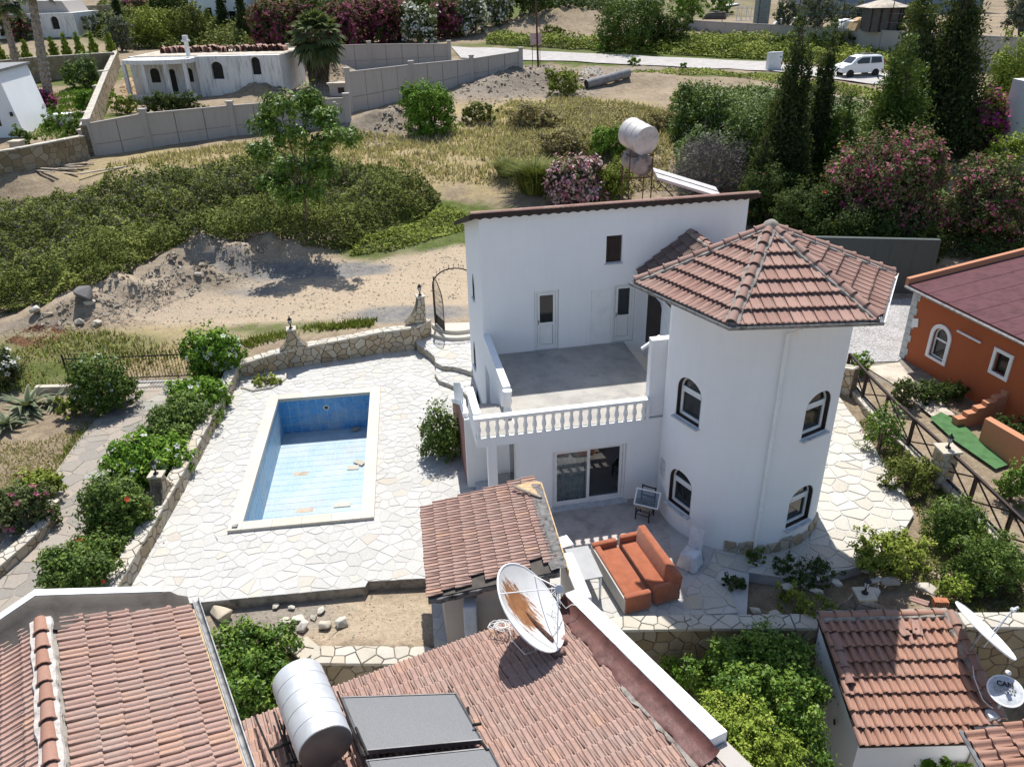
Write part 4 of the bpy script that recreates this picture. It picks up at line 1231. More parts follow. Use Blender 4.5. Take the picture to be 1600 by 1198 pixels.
for k in range(6):
    A_,B_ = hexp[k],hexp[(k+1) % 6]
    ex = (B_-A_).normalized(); mid = (A_+B_)/2; ey = (APEX-mid); Ls = ey.length; ey.normalize()
    Wd = (B_-A_).length
    nrm = ex.cross(ey)
    if nrm.z < 0: ex = -ex; A_,B_ = B_,A_
    vis = k in (3,4,5)
    def clipf(x,y,tw_,tl_,Wd=Wd,Ls=Ls):
        sl1 = (Wd/2)/Ls
        lx = lambda yy: yy*sl1
        if x+tw_ < lx(y) or x > Wd-lx(y): return False
        if x > lx(y+tl_*1.15) and x+tw_ < Wd-lx(y+tl_*1.15): return True
        n1 = Vector((-1,sl1,0)).normalized(); n2 = Vector((1,sl1,0)).normalized()
        return [((0,0,0),n1),((Wd,0,0),n2)]
    if k in (3,4,5,0):
        tile_plane(troof,A_+ey*(-0.05)+Vector((0,0,0.0)),ex,ey,Wd,Ls,'flat',MAT['tile_b'],0.2775,0.45,40+k,clipf=clipf,lift=0.075)
    if k != 2: ridge_caps(troof,hexp[k]+Vector((0,0,0.05)),APEX+Vector((0,0,0.05)),0.115,0.42,MAT['tile_b'],bed=MAT['mortar'],seed=k)
    if k in (3,4,5):
        o1 = (hexp[k]-HC); o2 = (hexp[(k+1) % 6]-HC); o1.z = o2.z = 0; o1.normalize(); o2.normalize()
        g0_ = hexp[k]+o1*0.10; g1_ = hexp[(k+1) % 6]+o2*0.10
        dm = ((o1+o2)/2).normalized()
        b = MB(); pr_ = [(-0.07,0.02),(-0.06,-0.06),(0.0,-0.085),(0.06,-0.06),(0.07,0.02),(0.055,0.02),(0.045,-0.045),(0,-0.065),(-0.045,-0.045),(-0.055,0.02)]
        q0 = [g0_+o1*x+Vector((0,0,z)) for x,z in pr_]; q1 = [g1_+o2*x+Vector((0,0,z)) for x,z in pr_]
        i0 = b.add(q0); i1 = b.add(q1); m = len(pr_)
        for j in range(m): b.f.append((i0+j,i0+(j+1) % m,i1+(j+1) % m,i1+j))
        b.build('gutter',MAT['gutter'] if k != 5 else MAT['whitepaint'],troof)
b = MB(); b.lathe([(0.26,-0.12),(0.22,0.0),(0.16,0.10),(0.07,0.16),(0.0,0.17)],APEX+Vector((0,0,0.04)),10,caps=False); b.build('apex_mortar',MAT['mortar'],troof,True)
an = rad(-92)
n = Vector((math.cos(an),math.sin(an),0))
mid = (hexp[4]+hexp[5])/2+(hexp[5]-hexp[4])*(-0.03)
pts = [mid+Vector((0,-0.1,-0.06)),mid+Vector((0,0.05,-0.22)),TC+n*(TR+0.07)+Vector((0,0,6.6)),TC+n*(TR+0.07)+Vector((0,0,0.1)),TC+n*(TR+0.2)+Vector((0,0,0.04))]
b = MB(); b.tube(pts,0.05,8); dp = b.build('downpipe',MAT['whitepaint'],villa,True)
for z in (5.2,3.4,1.5):
    b = MB(); b.lathe([(0.062,0),(0.062,0.06)],TC+n*(TR+0.07)+Vector((0,0,z)),8); b.build('pipe_collar',MAT['whitepaint'],dp)
M = tframe(rad(-173),1.25)
b = MB(M); b.box(-0.15,0.15,-0.06,0.12,0,0.55); mbx = b.build('meter_box',MAT['marble'],villa,bevel=0.008)
MAT['yellow'] = simple('warning_yellow',(0.6,0.45,0.05,1),0.6)
b = MB(M); b.poly([(-0.05,-0.064,0.24),(0.05,-0.064,0.24),(0.0,-0.064,0.33)]); b.build('warning_sign',MAT['yellow'],mbx)
def tank(parent,c0,c1,r,mat,name='tank',bands=3):
    b_ = MB(); c0 = Vector(c0); c1 = Vector(c1); d_ = c1-c0; L_ = d_.length
    pts = []; rs = []
    for s_,k_ in ((0,0.0),(0,0.90),(0.012,0.985),(0.03,1.0)): pts.append(s_); rs.append(k_)
    for i_ in range(1,bands+1):
        s_ = i_/(bands+1); pts += [s_-0.012,s_-0.004,s_+0.004,s_+0.012]; rs += [1.0,1.018,1.018,1.0]
    pts += [0.97,0.988,1,1]; rs += [1.0,0.985,0.90,0.0]
    M_ = frame(c0,d_.orthogonal().normalized(),d_.normalized().cross(d_.orthogonal().normalized()))
    b_.M = M_
    b_.lathe([(max(0.001,k_*r),s_*L_) for s_,k_ in zip(pts,rs)],n=28,caps=False)
    o_ = b_.build(name,mat,parent); sm(o_.data,30); return o_
t = NT('galvanised_sheet'); co = t.coord('World')
MAT['galv'] = t.bsdf(t.ramp(t.noise(co,3,6,0.6),[(0.3,(0.52,0.54,0.56,1)),(0.7,(0.62,0.64,0.66,1))]),t.ramp(t.noise(co,6,4),[(0.3,0.42),(0.7,0.55)]),0.35)
MAT['oldtank'] = simple('dull_tank_sheet',(0.50,0.48,0.46,1),0.6,metal=0.15,var=0.15,scale=3)
MAT['oldtank2'] = simple('worn_tank_sheet',(0.27,0.24,0.22,1),0.6,metal=0.2,var=0.4,scale=3)
sh_ = thing('rooftop_solar_heater','old solar water heater with two tanks stacked on rusty rack','solar heater',MH @ Vector((5.2,2.2,7.0)))
Yk = 27.0
c1 = PY(1011,221,Yk); c0 = PY(984,206,Yk+0.9)
tank(sh_,c0,c1,0.50,MAT['oldtank'],'upper_tank',2)
c1b = PY(1007,260,Yk); c0b = PY(984,246,Yk+0.8)
tank(sh_,c0b,c1b,0.37,MAT['oldtank2'],'lower_tank',2)
for (px,yy_) in ((974,27.9),(1021,27.1),(985,27.0),(1008,27.9)):
    tp = PY(px,236,yy_); bm2 = PY(px-2,306,yy_); b = MB(); b.tube([(tp.x,tp.y,tp.z),(tp.x,tp.y,6.2)],0.025,4); b.build('rack_leg',MAT['rustiron'],sh_)
for z_ in (c1.z-0.5,c1b.z-0.4):
    for (qa,qb) in (((974,27.9),(1008,27.9)),((985,27.0),(1021,27.1)),((974,27.9),(985,27.0)),((1021,27.1),(1008,27.9))):
        A_ = PY(qa[0],236,qa[1]); B_ = PY(qb[0],236,qb[1]); b = MB(); b.tube([(A_.x,A_.y,z_),(B_.x,B_.y,z_)],0.025,4); b.build('rack_bar',MAT['rustiron'],sh_)
A_ = PY(1020,262,28.6); B_ = PY(1118,292,28.6); C_ = PY(1033,274,27.6); D_ = PY(1118,295,27.6)
ex = (B_-A_); dn = Vector((0,-1.0,-0.12))
b = MB(); q = [A_,B_,B_+dn,A_+dn]; b.prism([p-Vector((0,0,0.09)) for p in q],(0,0,0.09)); MAT['collback'] = simple('collector_back',(0.55,0.52,0.50,1),0.5); cl_ = b.build('collector',MAT['collback'],sh_)
b = MB(); m1 = A_+dn*0.5+Vector((0,0,0.004)); m2 = B_+dn*0.5+Vector((0,0,0.004)); b.tube([m1,m2],0.02,4); b.build('collector_joint',MAT['iron'],cl_)
b = MB(); b.tube([A_+dn-Vector((0,0,.1)),A_.lerp(B_,.5)+dn-Vector((0,0,0.9))],0.02,4); b.tube([A_.lerp(B_,.6)+dn-Vector((0,0,.1)),A_.lerp(B_,.2)+dn-Vector((0,0,1.0))],0.02,4); b.build('collector_frame',MAT['iron'],sh_)
# ================================================================== front garden walls
stone_wall('retaining_wall','rubble retaining wall with cream cap in front of the orange sofas',[(1.95,13.92),(4.2,13.9),(6.6,13.83)],0.36,-2.1,0.22,21,side=(0,1),sx=0.42,sz=0.30,capn=0.42,mat='stone_dark')
stone_wall('retaining_wall','rubble retaining wall with cream cap behind the right hand shed',[(6.62,13.82),(9.5,13.75),(13.6,13.65)],0.38,-2.1,0.24,22,side=(0,1),sx=0.42,sz=0.30,capn=0.42,mat='stone_dark')
stone_wall('retaining_wall','short cream capped wall along the bare soil strip by citrus tree',[(-5.45,13.95),(-4.95,13.5),(-2.0,13.38)],0.44,-2.1,-0.12,23,side=(0,1),sx=0.42,sz=0.3,capn=0.42,mat='stone_dark')
flp = flared_pillar((8.3,14.02),0.0,'flared stone pillar in the wall behind the right hand shed',0.25,0.62,1.5,0.34,0.34)
lantern(flp,'black lantern on pillar behind the right hand shed')
lantern((-5.5,14.05,-0.06),'black lantern at the end of the short soil strip wall')
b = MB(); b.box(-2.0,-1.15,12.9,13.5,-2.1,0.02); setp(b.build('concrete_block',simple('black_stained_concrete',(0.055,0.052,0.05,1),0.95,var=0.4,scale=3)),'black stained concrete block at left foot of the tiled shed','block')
b = MB(); b.box(1.86,1.875,13.7,13.73,0.2,0.21)
rg = random.Random(77)
def rock(name,label,p,r,flat=0.6,mat='capstone',seed=0,cat='stone',group=None,n=14):
    rr = random.Random(seed)
    bm = bmesh.new()
    for _ in range(n):
        d = Vector((rr.gauss(0,1),rr.gauss(0,1),rr.gauss(0,1))).normalized()
        bm.verts.new((d.x*r*rr.uniform(.8,1.15),d.y*r*rr.uniform(.6,1.0),d.z*r*flat))
    h = bmesh.ops.convex_hull(bm,input=bm.verts)
    for e in h['geom_interior']+h['geom_unused']:
        if isinstance(e,bmesh.types.BMVert) and e.is_valid: bm.verts.remove(e)
    bmesh.ops.bevel(bm,geom=bm.edges[:],offset=r*0.06,segments=1,affect='EDGES')
    me = bpy.data.meshes.new(name); bm.to_mesh(me); bm.free(); me.materials.append(MAT[mat])
    o = link(name,me,None,None,Matrix.Translation(Vector(p)+Vector((0,0,r*flat*0.55))) @ Matrix.Rotation(rr.uniform(0,6),4,'Z'))
    return setp(o,label,cat,group)
for i,(px,py,r,lab) in enumerate(((431,948,.13,'cream rubble stone nearest the deck edge in the soil strip'),(456,950,.11,'small grey stone beside the lantern in soil strip'),(464,966,.24,'broad cream stone right beside the wall lantern'),(490,966,.12,'smallest cream stone in the row on the soil strip'),
        (475,980,.26,'largest cream stone, below the wall lantern'),(503,955,.14,'yellowish stone lying farthest up the soil strip'),(508,977,.22,'buff stone in the middle of the soil strip row'),(535,975,.24,'cream stone at the right end of soil strip row'),(447,974,.2,'pale flat stone under the wall lantern'))):
    rock('rubble_stone',lab,P(px,py,-0.3),r,0.55,'capstone',i,group='loose stones on the soil strip')
rock('boulder','brown boulder at deck corner beside the left tiled roof',P(350,962,-0.3),0.42,0.45,'stone',91,'boulder')
for i,(px,py,r,lab) in enumerate(((1228,918,.2,'pale stone by the left end of the planting bed'),(1258,916,.16,'small white stone between fern and shed'),(1275,925,.2,'upright white stone left of the flared pillar'),(1283,905,.2,'white stone just above the flared pillar group'),(1308,912,.18,'flat pale stone touching the patio edge'),
        (1362,908,.28,'wide cream slab right of the flared pillar'),(1365,927,.24,'grey flat slab beside the pillar foot'),(1393,912,.30,'long pale slab in the sandy bed'),(1445,920,.30,'cream slab near the hollow brick'),(1352,890,.2,'white block at the edge of the patio shrub'),(1213,965,.26,'two lobed white stone on the retaining wall end'),(1180,955,.18,'grey stone lying on patio by retaining wall'),(1240,893,.16,'pale stone in tower shadow by the plinth'))):
    rock('garden_stone',lab,P(px,py,0.0),r,0.4,'capstone',i+20,group='loose slabs in the planting bed')
MAT['brick'] = simple('hollow_clay_brick',(0.36,0.14,0.07,1),0.9,var=0.2,scale=10)
hb = thing('hollow_brick','perforated red clay brick on the wall above the shed','brick',P(1468,945,0.3))
M = Matrix.Translation(P(1468,945,0.29)) @ Matrix.Rotation(rad(-6),4,'Z')
b = MB(M); b.box(-.17,.17,-.09,.09,0,.17); bo = b.build('body',MAT['brick'],hb,bevel=0.006)
for k in range(6):
    for j in range(3):
        b = MB(M); b.box(-.15+k*.052,-.115+k*.052,-.0925,-.0905,.02+j*.05,.055+j*.05); b.build('hole',MAT['darkroom'],hb)
v,f = tile_geo('flat',0.24,0.40)
me_t = mesh('loose_tile',v,f,MAT['tile_b']); sm(me_t,50)
setp(link('loose_roof_tile',me_t,None,None,Matrix.Translation(P(1448,950,0.30)) @ Matrix.Rotation(rad(50),4,'Z')),'loose red roof tile beside the hollow clay brick','roof tile')
# ================================================================== tiled shed between pool and sofas
A,B,C,D = Vector((-2.43,16.33,2.0)),Vector((0.5,16.35,2.6)),Vector((0.95,13.18,2.6)),Vector((-1.98,13.06,2.0))
shed = thing('tiled_shed','small shed with dusty pink tiled roof left of the sofas','shed',(-0.7,14.7,0))
b = MB(); b.prism([A+Vector((.22,-.2,-.12)),D+Vector((.22,.25,-.12)),C+Vector((-.12,.25,-.12)),B+Vector((-.12,-.2,-.12))],(0,0,0.06)); b.build('roof_boards',MAT['wood'],shed)
b = MB(); q = [A+Vector((.3,-.25,0)),D+Vector((.3,.42,0)),C+Vector((-.2,.42,0)),B+Vector((-.2,-.25,0))]
i = b.add([Vector((p.x,p.y,-0.2)) for p in q]+[p+Vector((0,0,-0.13)) for p in q])
b.f += [tuple(i+k for k in z) for z in ((0,1,5,4),(1,2,6,5),(2,3,7,6),(3,0,4,7))]
MAT['beige'] = plaster('beige_plaster',(0.45,0.39,0.34,1),(0.25,0.2,0.17,1),0.4)
b.build('wall',MAT['beige'],shed)
ex = (D-A); ey = (B-A)
rf_ = MB(); rf_.poly([A,D,C,B]); rfo = rf_.build('roof',MAT['felt'],shed)
tile_plane(rfo,A+Vector((-.02,.02,0.01)),ex,ey,ex.length,ey.length-0.12,'flat',MAT['tile_a'],ex.length/15,0.335,52,mess=0.007,skip=lambda x,y: (x > ex.length-0.24 and 0.95 < y < 1.5) or (x > ex.length-0.26 and y > 2.4 and y < 2.7))
b = MB(); rg = random.Random(3)
dn_ = (C-B); m = 14; prev = None
for i in range(m+1):
    p = B.lerp(C,i/m); w0 = -0.20+rg.uniform(-.03,.03); w1 = 0.16+rg.uniform(-.02,.02)
    e_ = ey.normalized()
    k = b.add([p+e_*w0+Vector((0,0,.055)),p+e_*(w0*.3)+Vector((0,0,.085+rg.uniform(-.01,.01))),p+e_*w1+Vector((0,0,.05)),p+e_*w1+Vector((0,0,-.05))])
    if prev is not None:
        for j in range(3): b.f.append((prev+j,prev+j+1,k+j+1,k+j))
    prev = k
MAT['flash'] = simple('grey_flashing',(0.13,0.125,0.12,1),0.7,var=0.5,scale=7,bump=0.8,bscale=9)
b.build('flashing',MAT['flash'],shed)
e_ = ey.normalized()
b = MB(); b.prism([B+e_*.17+Vector((0,.1,-.16)),C+e_*.17+Vector((0,-.05,-.16)),C+e_*.17+Vector((0,-.05,.03)),B+e_*.17+Vector((0,.1,.03))],(0.03,0,0)); b.build('edge_board',MAT['wood'],shed)
b = MB(); q = [B+Vector((-.45,.0,.03)),B+Vector((.24,-.62,.06)),B+Vector((.16,.10,.05)),B+Vector((.02,.18,.05))]; b.prism(q,(0,0,0.02)); b.build('plywood_sheet',MAT['wood'],shed)
b = MB(); q = [B+Vector((-.55,-.06,.09)),B+Vector((-.25,-.3,.10)),B+Vector((.16,-.62,.11))]; b.tube(q,[.03,.04,.03],6); b.build('rolled_felt',MAT['greywood'],shed)
b = MB(); q = [A+ey*.35+Vector((0,.02,.03)),A+ey*.98+Vector((0,.02,.03)),A+ey*.98+Vector((0,.13,.0)),A+ey*.35+Vector((0,.13,.0))]; b.prism(q,(0,0,.03)); b.build('felt_edge',MAT['felt'],shed)
b = MB(); rg = random.Random(6); prev = None
for i in range(22):
    p = D.lerp(C,i/21); yy_ = rg.uniform(-.03,.05)
    k = b.add([p+Vector((0,.12,.0)),p+Vector((0,-.04+yy_,-.03)),p+Vector((0,-.05+yy_,-.12-rg.uniform(0,.05)))])
    if prev is not None:
        for j in range(2): b.f.append((prev+j,prev+j+1,k+j+1,k+j))
    prev = k
b.build('torn_felt',MAT['flash'],shed)
b = MB(); b.box(-1.22,-.92,12.95,13.32,-0.3,1.8); b.build('pilaster',simple('blue_grey_render',(0.50,0.52,0.55,1),0.9,var=0.1),shed,bevel=0.04)
b = MB(); b.box(-.92,.9,13.28,13.34,-2.0,2.05); b.build('end_wall',MAT['beige'],shed)
# ================================================================== near house with solar panels (middle foreground)
MAN = rad(25.0)
En = Vector((1.03,13.17,1.6))
e_dir = Vector((math.cos(MAN),math.sin(MAN),0))
up_h = Vector((math.sin(MAN),-math.cos(MAN),0))
SLN = math.tan(rad(10.5))
ups = Vector((up_h.x,up_h.y,SLN)).normalized()
El = P(330,1151,1.6); Ln = (En-El).dot(e_dir); El = En-e_dir*Ln
near = thing('neighbour_house','foreground house with dusty tiled roof, satellite dish and solar collectors','house',(0,9,-2))
b = MB(); q0 = El+up_h*.3+e_dir*.2; q1 = En+up_h*.3-e_dir*.05; dq = up_h*7
b.prism([(q0.x,q0.y,-2.1),(q1.x,q1.y,-2.1),(q1.x+dq.x,q1.y+dq.y,-2.1),(q0.x+dq.x,q0.y+dq.y,-2.1)],(0,0,3.6)); b.build('wall',W,near)
Lr = 6.8
b = MB(); b.prism([El-Vector((0,0,.05)),En-Vector((0,0,.05)),En+ups*Lr-Vector((0,0,.05)),El+ups*Lr-Vector((0,0,.05))],(0,0,.045)); nro = b.build('roof',MAT['darkbrown'],near)
twn = 0.213
tile_plane(nro,En-ups*.04,-e_dir,ups,Ln,Lr,'flat',MAT['tile_a'],twn,0.335,71,mess=0.006)
pw = 0.36
b = MB(); s0 = En+e_dir*.04-ups*.05; s1 = En+e_dir*.04+ups*5.05
b.prism([Vector((s0.x,s0.y,-2.1)),Vector((s1.x,s1.y,-2.1)),s1+Vector((0,0,.32)),s0+Vector((0,0,.30))],e_dir*pw); b.build('rake_parapet',MAT['whitepaint'],near,bevel=0.02)
s2 = En+e_dir*.04+ups*5.07; s3 = En+e_dir*.04+ups*7
b = MB(); b.prism([Vector((s2.x,s2.y,-2.1)),Vector((s3.x,s3.y,-2.1)),s3+Vector((0,0,.08)),s2+Vector((0,0,.08))],e_dir*pw); b.build('lower_parapet',MAT['concrete'],near)
b = MB(); rg = random.Random(12); prev = None; m = 40
for i in range(m+1):
    p = En+ups*(5.35*i/m-.05)+Vector((0,0,.0)); w = .36+rg.uniform(-.05,.05)+.03*math.sin(i*.9)
    k = b.add([p+e_dir*.035+Vector((0,0,.29+rg.uniform(-.015,.015))),p-e_dir*.02+Vector((0,0,.19+rg.uniform(-.02,.02))),p-e_dir*.13+Vector((0,0,.125+rg.uniform(-.01,.015))),p-e_dir*w*.8+Vector((0,0,.118+rg.uniform(-.008,.012))),p-e_dir*w+Vector((0,0,.085))])
    if prev is not None:
        for j in range(4): b.f.append((prev+j,k+j,k+j+1,prev+j+1))
    prev = k
o_ = b.build('membrane_strip',MAT['membrane'],near); sm(o_.data,60)
b = MB(); rg = random.Random(13); prev = None
for i in range(20):
    p = En+ups*(3.0+2.9*i/19)
    k = b.add([p-e_dir*.36+Vector((0,0,.112)),p-e_dir*(.43+rg.uniform(-.04,.05))+Vector((0,0,.09))])
    if prev is not None: b.f.append((prev,k,k+1,prev+1))
    prev = k
b.build('mortar_smear',MAT['mortar'],near)
bp = P(862,1018,1.85)
dish = thing('satellite_dish','large white satellite dish with rust stain on the near tiled roof','satellite dish',bp)
dc = PY(826,950,bp.y+0.42)
tc_ = (CAMV-dc).normalized()
_r = (RT-tc_*tc_.dot(RT)).normalized(); _u = tc_.cross(_r); _u = _u if _u.z > 0 else -_u
nn_d = (tc_*0.50+(_r*.84+_u*.54)*.866).normalized()
R_d = 75*mpp(dc)
t = NT('dish_white_rust'); co = t.n('ShaderNodeTexCoord').outputs['Object']
mp = t.n('ShaderNodeMapping'); t.l(co,mp.inputs[0]); mp.inputs['Location'].default_value = (0.1,-0.16,0); mp.inputs['Scale'].default_value = (1.5,1.0,0.0)
ln = t.n('ShaderNodeVectorMath',operation='LENGTH'); t.l(mp.outputs[0],ln.inputs[0])
mp2 = t.n('ShaderNodeMapping'); t.l(co,mp2.inputs[0]); mp2.inputs['Scale'].default_value = (9,1.8,1)
str_ = t.noise(mp2.outputs[0],1.6,6,0.7)
rust = t.ramp(t.math('ADD',ln.outputs['Value'],t.math('MULTIPLY',t.math('SUBTRACT',str_,0.5),1.6)),[(0.52,1.0),(0.68,0.0)])
rc = t.ramp(t.noise(co,5,5),[(0.3,(0.22,0.09,0.035,1)),(0.7,(0.36,0.17,0.07,1))])
MAT['dish'] = t.bsdf(t.mix(rust,t.ramp(t.noise(co,2,5),[(0.3,(0.60,0.59,0.57,1)),(0.7,(0.70,0.69,0.67,1))]),rc),0.5,0,0.35)
def make_dish(parent,c,n,R,mat,updir,depth_=0.19,th=0.018,rim=True):
    """local z = facing direction; local y as close to updir as possible"""
    ez = n.normalized(); ex_ = updir.cross(ez).normalized(); ey_ = ez.cross(ex_)
    M_ = Matrix(((ex_.x,ey_.x,ez.x,c.x),(ex_.y,ey_.y,ez.y,c.y),(ex_.z,ey_.z,ez.z,c.z),(0,0,0,1)))
    V_ = []; F_ = []; nr,na = 9,40
    V_.append((0,0,0))
    for i_ in range(1,nr+1):
        r_ = R*i_/nr
        for j in range(na): V_.append((r_*math.cos(2*math.pi*j/na),r_*math.sin(2*math.pi*j/na),depth_*R*(i_/nr)**2))
    for j in range(na): F_.append((0,1+j,1+(j+1) % na))
    for i_ in range(nr-1):
        for j in range(na):
            a_ = 1+i_*na; b_ = 1+(i_+1)*na
            F_.append((a_+j,b_+j,b_+(j+1) % na,a_+(j+1) % na))
    o0 = len(V_)
    V_ += [(x,y,z-th) for x,y,z in V_]
    F_ += [tuple(reversed([k+o0 for k in q])) for q in F_]
    e0 = 1+(nr-1)*na
    for j in range(na): F_.append((e0+j,o0+e0+j,o0+e0+(j+1) % na,e0+(j+1) % na))
    me_ = mesh('reflector',V_,F_,mat); sm(me_,40)
    ro = link('reflector',me_,parent,None,M_)
    if rim:
        b_ = MB(M_); pts_ = [(R*math.cos(2*math.pi*j/na),R*math.sin(2*math.pi*j/na),depth_*R-th*.5) for j in range(na+1)]; b_.tube(pts_,0.02,6,False); rm = b_.build('rim',MAT['whitepaint'],ro,True)
    return M_
Md = make_dish(dish,dc-nn_d*.1,nn_d,R_d,MAT['dish'],Vector((-0.5,0.2,1)))
b = MB(); fp = Md @ Vector((0.0,0.0,R_d*.95))
Mi = Md.inverted()
feed = PY(862,925,dc.y+0.15)
for k,(x,y) in enumerate(((0.98,0.1),(-0.5,0.85),(-0.45,-0.88))):
    b = MB(); b.tube([Md @ Vector((x*R_d,y*R_d,.17*R_d)),fp],0.012,5); b.build('feed_strut',MAT['whitepaint'],dish)
b = MB(frame(fp,RT,UP)); b.lathe([(0.03,-.12),(0.06,-.1),(0.06,.04),(0.09,.06),(0.09,.10)],n=10); b.build('feed_horn',MAT['galv'],dish)
b = MB(); b.tube([bp-Vector((0,0,.2)),bp+Vector((0,0,.35)),dc-nn_d*.15],[.05,.05,.05],8); b.tube([bp+Vector((0,0,.1)),dc-nn_d*.12-Vector((0,0,.4))],.03,6); b.build('mast',MAT['rustiron'],dish)
for (px,py) in ((884,1000),(882,1018)):
    p0 = P(px-16,py+4,1.95); p1 = P(px,py-1,1.95)
    b = MB(frame(p0,(p1-p0).orthogonal(),(p1-p0).normalized().cross((p1-p0).orthogonal()))); L_ = (p1-p0).length; b.lathe([(.07,0),(.085,.1*L_),(.085,.8*L_),(.11,.9*L_),(.11,L_)],n=10); setp(b.build('clay_vent',MAT['tile_b'],near,True))
rg = random.Random(31)
pts = []; c0 = P(783,985,1.75)
for i in range(70):
    a_ = i*.55; r_ = .16+.05*math.sin(i*.7)+rg.uniform(-.02,.02)
    pts.append(c0+Vector((r_*math.cos(a_)*1.2+.05*math.sin(i*.13),r_*math.sin(a_),.10+.0015*i+rg.uniform(0,.02)-(r_*math.sin(a_))*0.3)))
pts += [P(800,1000,1.9),P(820,1022,2.1),P(838,1016,2.1),dc-nn_d*.2]
b = MB(); b.tube(pts,0.008,4); setp(b.build('cable_coil',MAT['whitepaint'],None),'tangled coil of white cable beside the rusty dish','cable')
pts = [feed]+[P(*q) for q in ((872,935,2.6),(884,950,2.1),(893,944,2.2),(905,946,2.1))]
b = MB(); b.tube(pts,0.008,4); rg = random.Random(5)
for k in range(7):
    c_k = P(868+rg.uniform(-8,8),935+rg.uniform(-12,12),2.5); b.tube([c_k,c_k+Vector((rg.uniform(-.1,.1),rg.uniform(-.1,.1),.12)),c_k+Vector((rg.uniform(-.2,.2),rg.uniform(-.2,.2),.0))],0.007,4)
setp(b.build('cable_tangle',MAT['whitepaint'],None),'loose white cable tangle running from dish to white parapet','cable')
ns = thing('rooftop_solar_heater','shiny horizontal water tank with dark flat collectors on near roof','solar heater',P(500,1120,2.0))
tf,tn = P(466,1062,2.75),P(506,1160,2.75)
ax_ = (tn-tf).normalized()
tank(ns,tf-ax_*.05,tn+ax_*.12,0.475,MAT['galv'],'tank',4)
Mt = frame(tn+ax_*.121,ax_.orthogonal(),ax_.cross(ax_.orthogonal()))
b = MB(Mt); b.lathe([(0.0,.012),(0.44,.008),(0.46,-.004),(0.46,-.02)],n=28,caps=False); b.build('tank_end',simple('tank_end_cap',(0.14,0.125,0.115,1),0.5,metal=0.4,var=0.1),ns,True)
b = MB(); side = Vector((-ax_.y,ax_.x,0))
for s_ in (-.42,.42):
    for q in (tf+ax_*.25,tn-ax_*.2):
        b2 = MB(); b2.tube([q+side*s_*1.2+Vector((0,0,-1.2)),q+side*s_*.9+Vector((0,0,-.28))],.022,5); b2.build('stand_leg',MAT['iron'],ns)
for z_ in (-.5,-.9):
    b2 = MB(); b2.tube([tf+ax_*.25+side*.5+Vector((0,0,z_)),tn-ax_*.2+side*.5+Vector((0,0,z_))],.018,4); b2.tube([tf+ax_*.25-side*.5+Vector((0,0,z_)),tn-ax_*.2-side*.5+Vector((0,0,z_))],.018,4); b2.build('stand_rail',MAT['iron'],ns)
def legs(x):
    pass
for (a_,b_) in (((398,1118),(432,1198)),((428,1112),(455,1198)),((440,1110),(462,1185))):
    b2 = MB(); b2.tube([P(a_[0],a_[1],1.95),P(b_[0],b_[1],2.35)],.022,5); b2.build('stand_brace',MAT['iron'],ns)
b2 = MB(); b2.tube([P(420,1172,2.3),P(456,1158,2.35)],.03,6); b2.tube([P(446,1192,2.3),P(480,1186,2.35)],.025,6); b2.build('stand_cross_bar',MAT['iron'],ns)
t = NT('collector_glass'); co = t.coord('World')
MAT['collector'] = t.bsdf(t.ramp(t.noise(co,60,3,0.8),[(0.3,(0.10,0.105,0.11,1)),(0.7,(0.21,0.21,0.21,1))]),0.5,0,0.5)
MAT['collframe'] = simple('collector_frame',(0.10,0.10,0.105,1),0.5,metal=0.5,var=0.2)
def collector(c4):
    c4 = [Vector(p) for p in c4]
    n_ = (c4[1]-c4[0]).cross(c4[3]-c4[0]).normalized()
    if n_.z < 0: n_ = -n_
    b_ = MB(); b_.prism([p-n_*.09 for p in c4],n_*.08); co_ = b_.build('collector',MAT['collframe'],ns)
    ctr = sum(c4,Vector())/4
    b_ = MB(); b_.prism([ctr+(p-ctr)*.965-n_*.008 for p in c4],n_*.006); b_.build('collector_glass',MAT['collector'],co_)
    for k in range(4):
        p,q = c4[k],c4[(k+1) % 4]
        b_ = MB(); b_.tube([p,q],.016,4); b_.build('collector_rim',MAT['collframe'],co_)
    return n_
collector([P(533,1089,2.12),P(712,1083,2.12),P(753,1155,2.5),P(568,1172,2.5)])
collector([P(572,1188,2.5),P(764,1168,2.5),P(806,1245,2.9),P(610,1262,2.9)])
for a_,b_ in (((548,1138),(570,1182)),((556,1136),(575,1180)),((752,1158),(762,1172)),((738,1132),(752,1130))):
    b2 = MB(); b2.tube([P(a_[0],a_[1],2.5),P(b_[0],b_[1],2.52)],.028,6); b2.build('pipe',MAT['iron'],ns)
b2 = MB(); b2.tube([P(527,1080,2.3),P(551,1140,2.5),P(566,1180,2.6)],.02,5); b2.tube([P(516,1075,2.4),P(535,1110,2.4)],.02,5); b2.build('pipe_run',MAT['iron'],ns)
b2 = MB(); b2.tube([P(700,1072,1.95),P(708,1084,2.1)],.016,4); b2.tube([P(731,1105,2.1),P(731,1116,2.2)],.03,6); b2.build('clamp',MAT['iron'],ns)
